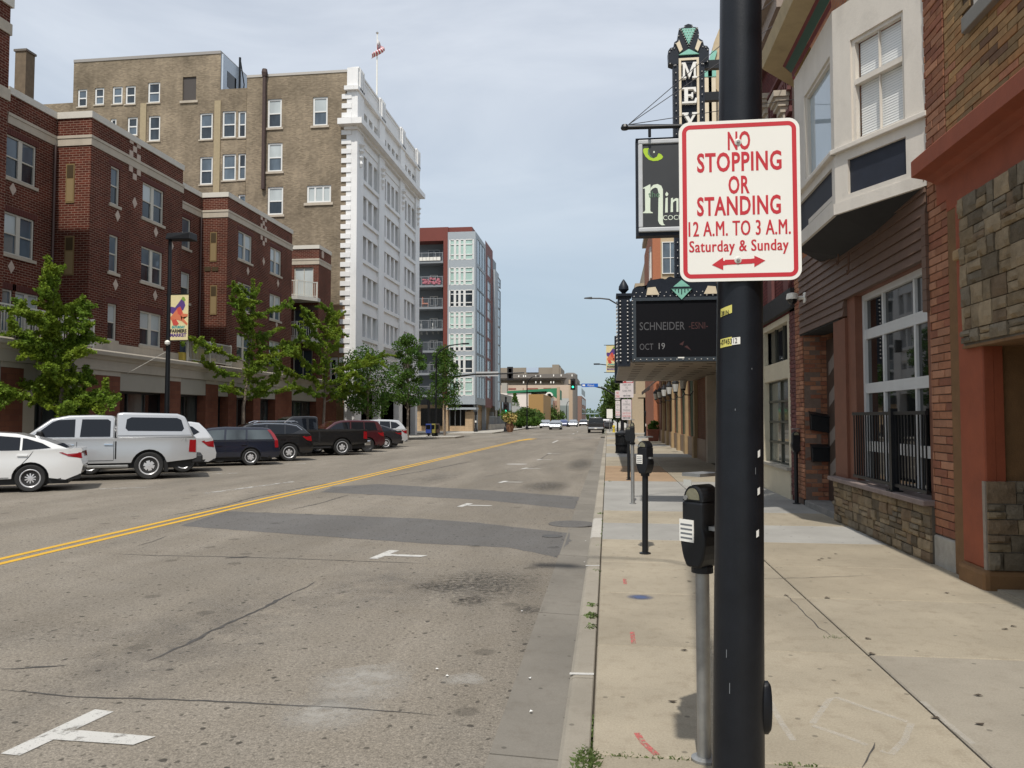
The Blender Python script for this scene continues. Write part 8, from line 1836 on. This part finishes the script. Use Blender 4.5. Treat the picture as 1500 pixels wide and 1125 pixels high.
# ---- banner lamp posts
bn_red = M('banner_red', (.55, .07, .05), .7); bn_or = M('banner_orange', (.62, .17, .08), .7); bn_pu = M('banner_purple', (.09, .04, .20), .7); bn_gr = M('banner_green', (.20, .33, .05), .7); bn_bg = M('banner_cloth', (.70, .60, .33), .8, var=.06); bn_tl = M('banner_teal', (.05, .30, .28), .7)
def banner(root, F, u0, u1, z0, z1, par_name='banner'):
    o = MB().fbox(F, u0, u1, z0, z1, -.01, 0).build('banner', bn_bg, root); W_, Hh = u1 - u0, z1 - z0
    def sh(nm, pts, mat, k): MB().fprism(F, [(u0 + x * W_, z0 + y * Hh) for x, y in pts], .0, .003 + .002 * k).build(nm, mat, o)
    sh('print', [(.02, .70), (.10, .74), (.30, .72), (.45, .80), (.62, .90), (.78, .86), (.84, .76), (.74, .66), (.55, .62), (.40, .54), (.20, .56), (.04, .62)], bn_pu, 0)
    sh('print', [(.62, .90), (.70, .96), (.78, .94), (.86, .88), (.76, .85)], bn_gr, 1)
    sh('print', [(.28, .62), (.48, .72), (.62, .70), (.75, .58), (.98, .57), (.98, .52), (.70, .50), (.60, .55), (.98, .36), (.94, .32), (.66, .42), (.30, .46), (.10, .44), (.06, .50)], bn_or, 2)
    sh('print', [(.40, .70), (.58, .74), (.70, .62), (.62, .54), (.46, .58)], bn_red, 3)
    sh('print', [(.14, .44), (.36, .46), (.52, .36), (.40, .32), (.22, .33)], bn_red, 4)
    for s, y, c, h, w2 in (('SATURDAY', .285, bn_tl, .07, .7), ('FARMERS', .20, MT['black_print'], .10, .86), ('MARKET', .11, bn_pu, .10, .86)): text(s, Hh * h, c, F, (u0 + u1) / 2, z0 + y * Hh, .002, o, width=W_ * w2, bold=.01)
    for z in (z0 - .02, z1 + .02): MB().fbox(F, u0 - .16, u1, z - .02, z + .02, -.02, .01).build('banner_arm', MT['black_iron'], root)
lx = -17.9; ly = tp(244.5, lx); lpz = at(244, 346, X=lx).z
lp = thing('street_lamp', 'black lamp post with a market banner in front of the red brick building', 'street lamp', (lx, ly, 0), 'lamp posts with market banners')
m = MB(); m.path([(lx, ly, 0), (lx, ly, lpz)], .11, 10, .07); m.build('shaft', MT['black_iron'], lp, smooth=True); MB().lathe([(.2, 0), (.2, .1), (.14, .35), (.12, .4)], (lx, ly, 0), 12).build('base', MT['black_iron'], lp)
fl_ = FY(ly, 0); hu0, hz1 = fl_.pix(246, 342); hu1 = fl_.U(279); MB().hexa([(hu0, ly - .22, hz1 - .28), (hu1, ly - .3, hz1 - .32), (hu1, ly + .3, hz1 - .32), (hu0, ly + .22, hz1 - .28), (hu0, ly - .1, hz1), (hu1, ly - .26, hz1 - .02), (hu1, ly + .26, hz1 - .02), (hu0, ly + .1, hz1)]).build('lamp_head', MT['black_iron'], lp, bevel=.03)
bu0, bz1 = fl_.pix(248.5, 432); bu1, bz0 = fl_.pix(275, 498); banner(lp, fl_, bu0, bu1, bz0, bz1)
c = fl_.pix(244, 503); MB().lathe([(.02, -.1), (.10, -.04), (.11, .04), (.06, .1), (.01, .12)], (lx + .05, ly - .14, c[1]), 12).build('camera_dome', MT['sign_white'], lp, smooth=True)
MB().tube((lx, ly, c[1] - .3), FL.p(FL.U(175), 3.6, .6), .012, .012, 5).build('stay_wire', MT['sign_white'], lp)
ry = 54.0; fr_ = FY(ry, 0); rx = fr_.U(912); rp = thing('street_lamp', 'black lamp post with a market banner and curved arm beyond the marquee', 'street lamp', (rx, ry, 0), 'lamp posts with market banners')
az = fr_.pix(858, 437)[1]
m = MB(); m.path([(rx, ry, 0), (rx, ry, az - .9)], .11, 10, .07); m.path([(rx, ry, az - 1.0), (rx - .25, ry, az - .5), (rx - .9, ry, az - .1), (fr_.U(880), ry, az - .02), (fr_.U(866), ry, az)], .05, 8); m.build('shaft', MT['black_iron'], rp, smooth=True)
MB().hexa([(fr_.U(856), ry - .1, az - .02), (fr_.U(868), ry - .14, az - .06), (fr_.U(868), ry + .14, az - .06), (fr_.U(856), ry + .1, az - .02), (fr_.U(857), ry - .05, az + .05), (fr_.U(868), ry - .1, az + .09), (fr_.U(868), ry + .1, az + .09), (fr_.U(857), ry + .05, az + .05)]).build('lamp_head', MT['black_iron'], rp, bevel=.02)
bu0, bz1 = fr_.pix(888, 506); bu1, bz0 = fr_.pix(904, 545); banner(rp, fr_, bu0, bu1, bz0, bz1)
def mast_lamp(label, px, Y, pyt, pxa, side):
    F = FY(Y, 0); x, zt = F.pix(px, pyt); xa = F.U(pxa); t = thing('street_lamp', label, 'street lamp', (x, Y, 0), 'slim street lamps near the junction')
    s = (xa - x); m = MB(); m.path([(x, Y, 0), (x, Y, zt - 1.2), (x + s * .12, Y, zt - .6), (x + s * .4, Y, zt - .15), (x + s * .8, Y, zt)], .09, 8, .05); m.build('shaft', MT['black_iron'], t, smooth=True)
    MB().box(min(x + s * .78, xa), max(x + s * .78, xa), Y - .14, Y + .14, zt - .07, zt + .07).build('lamp_head', MT['black_iron'], t, bevel=.02); MB().lathe([(.22, 0), (.18, .4), (.1, .6)], (x, Y, 0), 10).build('base', MT['black_iron'], t)
mast_lamp('slim black lamp with a curved arm above the corner maples', 639, 70, 504, 687, 1); mast_lamp('tall thin lamp in front of the white hall', 772, 110, 551, 790, 1); mast_lamp('distant thin lamp past the ochre cube', 830, 165, 588, 834, 1)
mast_lamp('lamp arm reaching in from the right below the market banner', 910, 80, 533, 870, -1)
# ---- traffic signals
amber = M('amber_off', (.10, .06, .01), .3); redo = M('red_off', (.10, .01, .01), .3); green_on = M('green_lit', (.05, .9, .5), .3, emis=2.2); green_off = M('green_off', (.01, .06, .04), .3)
def signal_head(root, c, s=1.0, facing=-1, lit=True):
    b = MB().box(c.x - .17 * s, c.x + .17 * s, c.y - .12, c.y + .12, c.z - .52 * s, c.z + .52 * s).build('signal_head', MT['car_black'], root, bevel=.02)
    MB().box(c.x - .30 * s, c.x + .30 * s, c.y - facing * .11 - .01, c.y - facing * .11 + .01, c.z - .68 * s, c.z + .68 * s).build('backplate', MT['car_black'], root)
    for k, mt in ((.33, redo), (0, amber), (-.33, green_on if lit else green_off)):
        MB().lathe([(.13 * s, 0), (.12 * s, .02 * facing), (.01, .035 * facing)], (c.x, c.y + facing * .12, c.z + k * s), 14, 'y').build('lens', mt, b)
        MB().lathe([(.155 * s, 0), (.155 * s, facing * .22), (.14 * s, facing * .22), (.14 * s, 0)], (c.x, c.y + facing * .12, c.z + k * s), 14, 'y').build('visor', MT['car_black'], b)
ym = 73.0; fm_ = FY(ym, 0); xm0 = fm_.U(628)
sg1 = thing('traffic_signal', 'mast arm traffic signal seen from behind, reaching over the near side of the junction', 'traffic signal', (xm0, ym, 0), 'traffic signals at the junction')
pts = [(xm0, ym, 0), (xm0, ym, 4.2), (fm_.U(638), ym, fm_.pix(638, 563)[1]), (fm_.U(665), ym, fm_.pix(665, 552)[1]), (fm_.U(697), ym, fm_.pix(697, 548)[1]), (fm_.U(745), ym, fm_.pix(745, 547)[1]), (fm_.U(768), ym, fm_.pix(768, 546)[1])]
m = MB(); m.path(pts, .15, 10, .06); m.build('mast_arm', MT['black_iron'], sg1, smooth=True)
signal_head(sg1, Vector((fm_.U(747), ym + .2, fm_.pix(747, 547)[1])), .95, 1, False)
a, z1 = fm_.pix(697, 544.5); b, z0 = fm_.pix(730, 551); MB().box(a, b, ym - .02, ym + .0, z0, z1).build('sign_back', M('alu_sign_back', (.60, .60, .60), .5, metal=.3), sg1); MB().tube((a, ym - .05, (z0 + z1) / 2), (b + 1.2, ym - .05, (z0 + z1) / 2 + .05), .06, .05, 8).build('arm_rail', MT['black_iron'], sg1)
MB().box(fm_.U(611), fm_.U(619), ym - .3, ym - .1, fm_.pix(612, 524)[1], fm_.pix(612, 507)[1]).build('signal_box', MT['car_black'], sg1, bevel=.02)
yr = 88.0; fg = FY(yr, 0); xr = fg.U(911); sg2 = thing('traffic_signal', 'mast arm traffic signal showing green with a blue street name sign', 'traffic signal', (xr, yr, 0), 'traffic signals at the junction')
m = MB(); m.path([(xr, yr, 0), (xr, yr, 4.0), (xr, yr, 4.3), (fg.U(900), yr, fg.pix(900, 578)[1]), (fg.U(885), yr, fg.pix(885, 569)[1]), (fg.U(865), yr, fg.pix(865, 564.5)[1]), (fg.U(832), yr, fg.pix(832, 563)[1])], .16, 10, .06); m.build('mast_arm', MT['black_iron'], sg2, smooth=True)
signal_head(sg2, Vector((fg.U(839.5), yr - .2, fg.pix(840, 563)[1])), .95, -1, True)
a, z1 = fg.pix(852, 562); b, z0 = fg.pix(876, 567); MB().box(a, b, yr - .2, yr - .17, z0, z1).build('street_name_sign', M('street_sign_blue', (.01, .12, .52), .4), sg2); text('Walnut', (z1 - z0) * .85, MT['sign_white'], FY(yr - .2, 0), (a + b) / 2 + .1, (z0 + z1) / 2, .004, sg2, width=(b - a) * .42)
MB().box(a + .1, a + .4, yr - .206, yr - .2, z0 + .1, z1 - .1).build('sign_arrow', MT['sign_white'], sg2)
for px, Y, lb in ((741, 95, 'post mounted traffic signal showing green at the far left corner'),):
    F = FY(Y, 0); x, z1 = F.pix(px, 588); t = thing('traffic_signal', lb, 'traffic signal', (x, Y, 0), 'traffic signals at the junction'); MB().path([(x, Y, 0), (x, Y, z1 + .6)], .10, 8).build('post', MT['black_iron'], t); MB().lathe([(.3, 0), (.2, .5), (.12, .6)], (x, Y, 0), 10).build('base', MT['black_iron'], t); signal_head(t, Vector((x, Y - .25, F.pix(px, 598)[1])), 1.1, -1, True)
# bollard lights, boxes, planters by the far corner
def bollard(label, px, Y, hpy):
    F = FY(Y, 0); x, z1 = F.pix(px, hpy); t = thing('lamp_bollard', label, 'lamp post', (x, Y, 0), 'short black lamp posts'); MB().lathe([(.25, 0), (.2, .3), (.1, .5), (.07, z1 - .6), (.16, z1 - .55)], (x, Y, 0), 10).build('shaft', MT['black_iron'], t, smooth=True); MB().lathe([(.16, 0), (.2, .4), (.05, .55)], (x, Y, z1 - .55), 10).build('lantern', MT['black_iron'], t); MB().lathe([(.1, 0), (.12, .25)], (x, Y - .08, z1 - .9 - .6), 8).build('notice', MT['sign_white'], t)
bollard('short black lamp post by the tan pier of the modern block', 697, 92, 601); bollard('short black lamp post on the right sidewalk before the garage columns', 947, 72, 601)
for px, Y, c, lb in ((628, 68.5, (.02, .05, .25), 'blue newspaper box by the corner trees'), (634, 69, (.26, .23, .05), 'yellow newspaper box by the corner trees'), (640, 69.6, (.05, .03, .025), 'dark sandwich board beside the newspaper boxes')):
    p = at(px, 638, Y=Y); t = thing('newspaper_box' if 'box' in lb and 'beside' not in lb else 'sandwich_board', lb, 'newspaper box' if 'beside' not in lb else 'board', (p.x, Y, 0), 'boxes at the corner')
    mt = M('box_%d' % px, c, .5); MB().box(p.x - .24, p.x + .24, Y - .2, Y + .2, .3, 1.15).build('cabinet', mt, t, bevel=.03); MB().box(p.x - .2, p.x + .2, Y - .21, Y - .2, .65, 1.05).build('door', MT['glass_dark'], t)
    MB().box(p.x - .06, p.x + .06, Y - .06, Y + .06, .0, .3).build('pedestal', MT['black_iron'], t); MB().box(p.x - .22, p.x + .22, Y - .18, Y + .18, 0, .04).build('base', MT['black_iron'], t)
pp_ = at(957, 646, Z=0); pf = thing('planter', 'terracotta planter with a leafy green plant at the theatre corner', 'planter', (pp_.x, pp_.y, 0))
tm = M('terracotta_pot', (.24, .085, .05), .8, var=.15); Yp = pp_.y; sx = .42
MB().hexa([(pp_.x - .34, Yp - .34, 0), (pp_.x + .34, Yp - .34, 0), (pp_.x + .34, Yp + .34, 0), (pp_.x - .34, Yp + .34, 0), (pp_.x - .42, Yp - .42, .78), (pp_.x + .42, Yp - .42, .78), (pp_.x + .42, Yp + .42, .78), (pp_.x - .42, Yp + .42, .78)]).build('pot', tm, pf, bevel=.02); MB().box(pp_.x - .46, pp_.x + .46, Yp - .46, Yp + .46, .76, .86).build('rim', tm, pf, bevel=.02)
leaf_mesh('plant', MT['leaf_dark'], [], 0, 0, .16, 71, pf, pts=[((pp_.x, Yp, 1.0), .42, 300), ((pp_.x + .1, Yp, 1.3), .28, 160)])
up = at(747, 633, Z=0); ub = thing('urn_planter', 'rounded clay urn with flowers at the far left corner', 'planter', (up.x, up.y, 0)); MB().lathe([(.3, 0), (.45, .4), (.5, .8), (.35, 1.0), (.42, 1.1)], (up.x, up.y, 0), 16).build('urn', M('clay_urn', (.22, .11, .06), .8), ub, smooth=True); leaf_mesh('flowers', M('yellow_flowers', (.45, .35, .12), .7), [], 0, 0, .3, 72, ub, pts=[((up.x + .1, up.y - .2, 1.7), .95, 260)]); leaf_mesh('plant', MT['leaf_dark'], [], 0, 0, .3, 73, ub, pts=[((up.x - .3, up.y, 2.0), 1.0, 120)])
gt = at(753, 620, Y=150); t = thing('garden_pavilion', 'small pale garden pavilion with a pointed roof in front of the white hall', 'pavilion', (gt.x, 150, 0)); zt_ = at(754, 596, Y=150).z
for a, b in ((-1.6, -1.6), (1.6, -1.6), (1.6, 1.6), (-1.6, 1.6)): MB().tube((gt.x + a, 150 + b, 0), (gt.x + a, 150 + b, zt_ - 1), .15, .15, 8).build('post', MT['cream_paint'], t)
MB().lathe([(2.6, zt_ - 1.1), (2.4, zt_ - .8), (.9, zt_ + .3), (.3, zt_ + 1.4), (.05, zt_ + 2.0)], (gt.x, 150, 0), 8).build('roof', M('pavilion_roof', (.20, .20, .19), .7), t)
fw_ = thing('garden_fence', 'low pale fence of the corner garden', 'fence', (-19.5, 128, 0)); F = FY(130, 0); u0, u1 = F.U(747), F.U(764)
for k in range(14): MB().fbox(F, u0 + (u1 - u0) * k / 13 - .12, u0 + (u1 - u0) * k / 13 + .12, 0, 2.2, -.05, 0).build('board', MT['cream_paint'], fw_)
MB().fbox(F, u0, u1, 1.9, 2.1, -.1, -.052).build('rail', MT['cream_paint'], fw_)
gf = thing('railing', 'grey metal railing on the low wall by the modern block', 'railing', (-17, 108, 0)); FF = FX(xC + .5, 0, 1); z0 = 1.0
MB().fbox(FF, 104, 122, 0, .8, -.3, 0).build('low_wall', grey_walk, gf); rb_ = MB().box(-.03, .03, -.03, .03, 0, 1).mesh('bar', wire_m)
for k in range(30): inst('bar', rb_, fmat(FF, 104.3 + k * .6, .8, -.15, 1, 1.0, 1), gf)
MB().fbox(FF, 104, 122, 1.8, 1.88, -.19, -.11).build('top_rail', wire_m, gf)
sb = at(870, 640, Z=0)
ss = thing('roadside_sign', 'small pale sign on a post at the kerb past the junction', 'sign', (1.0, 92, 0)); F = FY(92, 0); u, z = F.pix(893, 606); MB().tube((u, 92, 0), (u, 92, z + .6), .04, .04, 6).build('post', MT['galv'], ss); MB().fbox(F, u - .35, u + .35, z - .55, z + .55, .04, .06).build('sign_panel', MT['sign_white'], ss)
hy = at(898, 640, Z=0); hd_ = thing('fire_hydrant', 'yellow fire hydrant at the kerb past the junction', 'fire hydrant', (1.2, 90, 0)); x = FY(90, 0).U(899); MB().lathe([(.2, 0), (.2, .08), (.13, .1), (.13, .6), (.17, .62), (.17, .68), (.12, .8), (.04, .86)], (x, 90, 0), 12).build('barrel', M('hydrant_yellow', (.55, .42, .03), .5), hd_, smooth=True); MB().tube((x - .24, 90, .48), (x + .24, 90, .48), .06, .06, 8).build('outlet', MT['galv'], hd_)
for o in bpy.data.objects:
    if o.type == 'EMPTY' and not o.children: print('EMPTY THING', o.name)
for o in bpy.data.objects:                                  # the pole leans a touch towards the buildings
    if o.parent == pole and o.type == 'MESH':
        for v in o.data.vertices: v.co.x += .0155 * (v.co.z - 2.35)
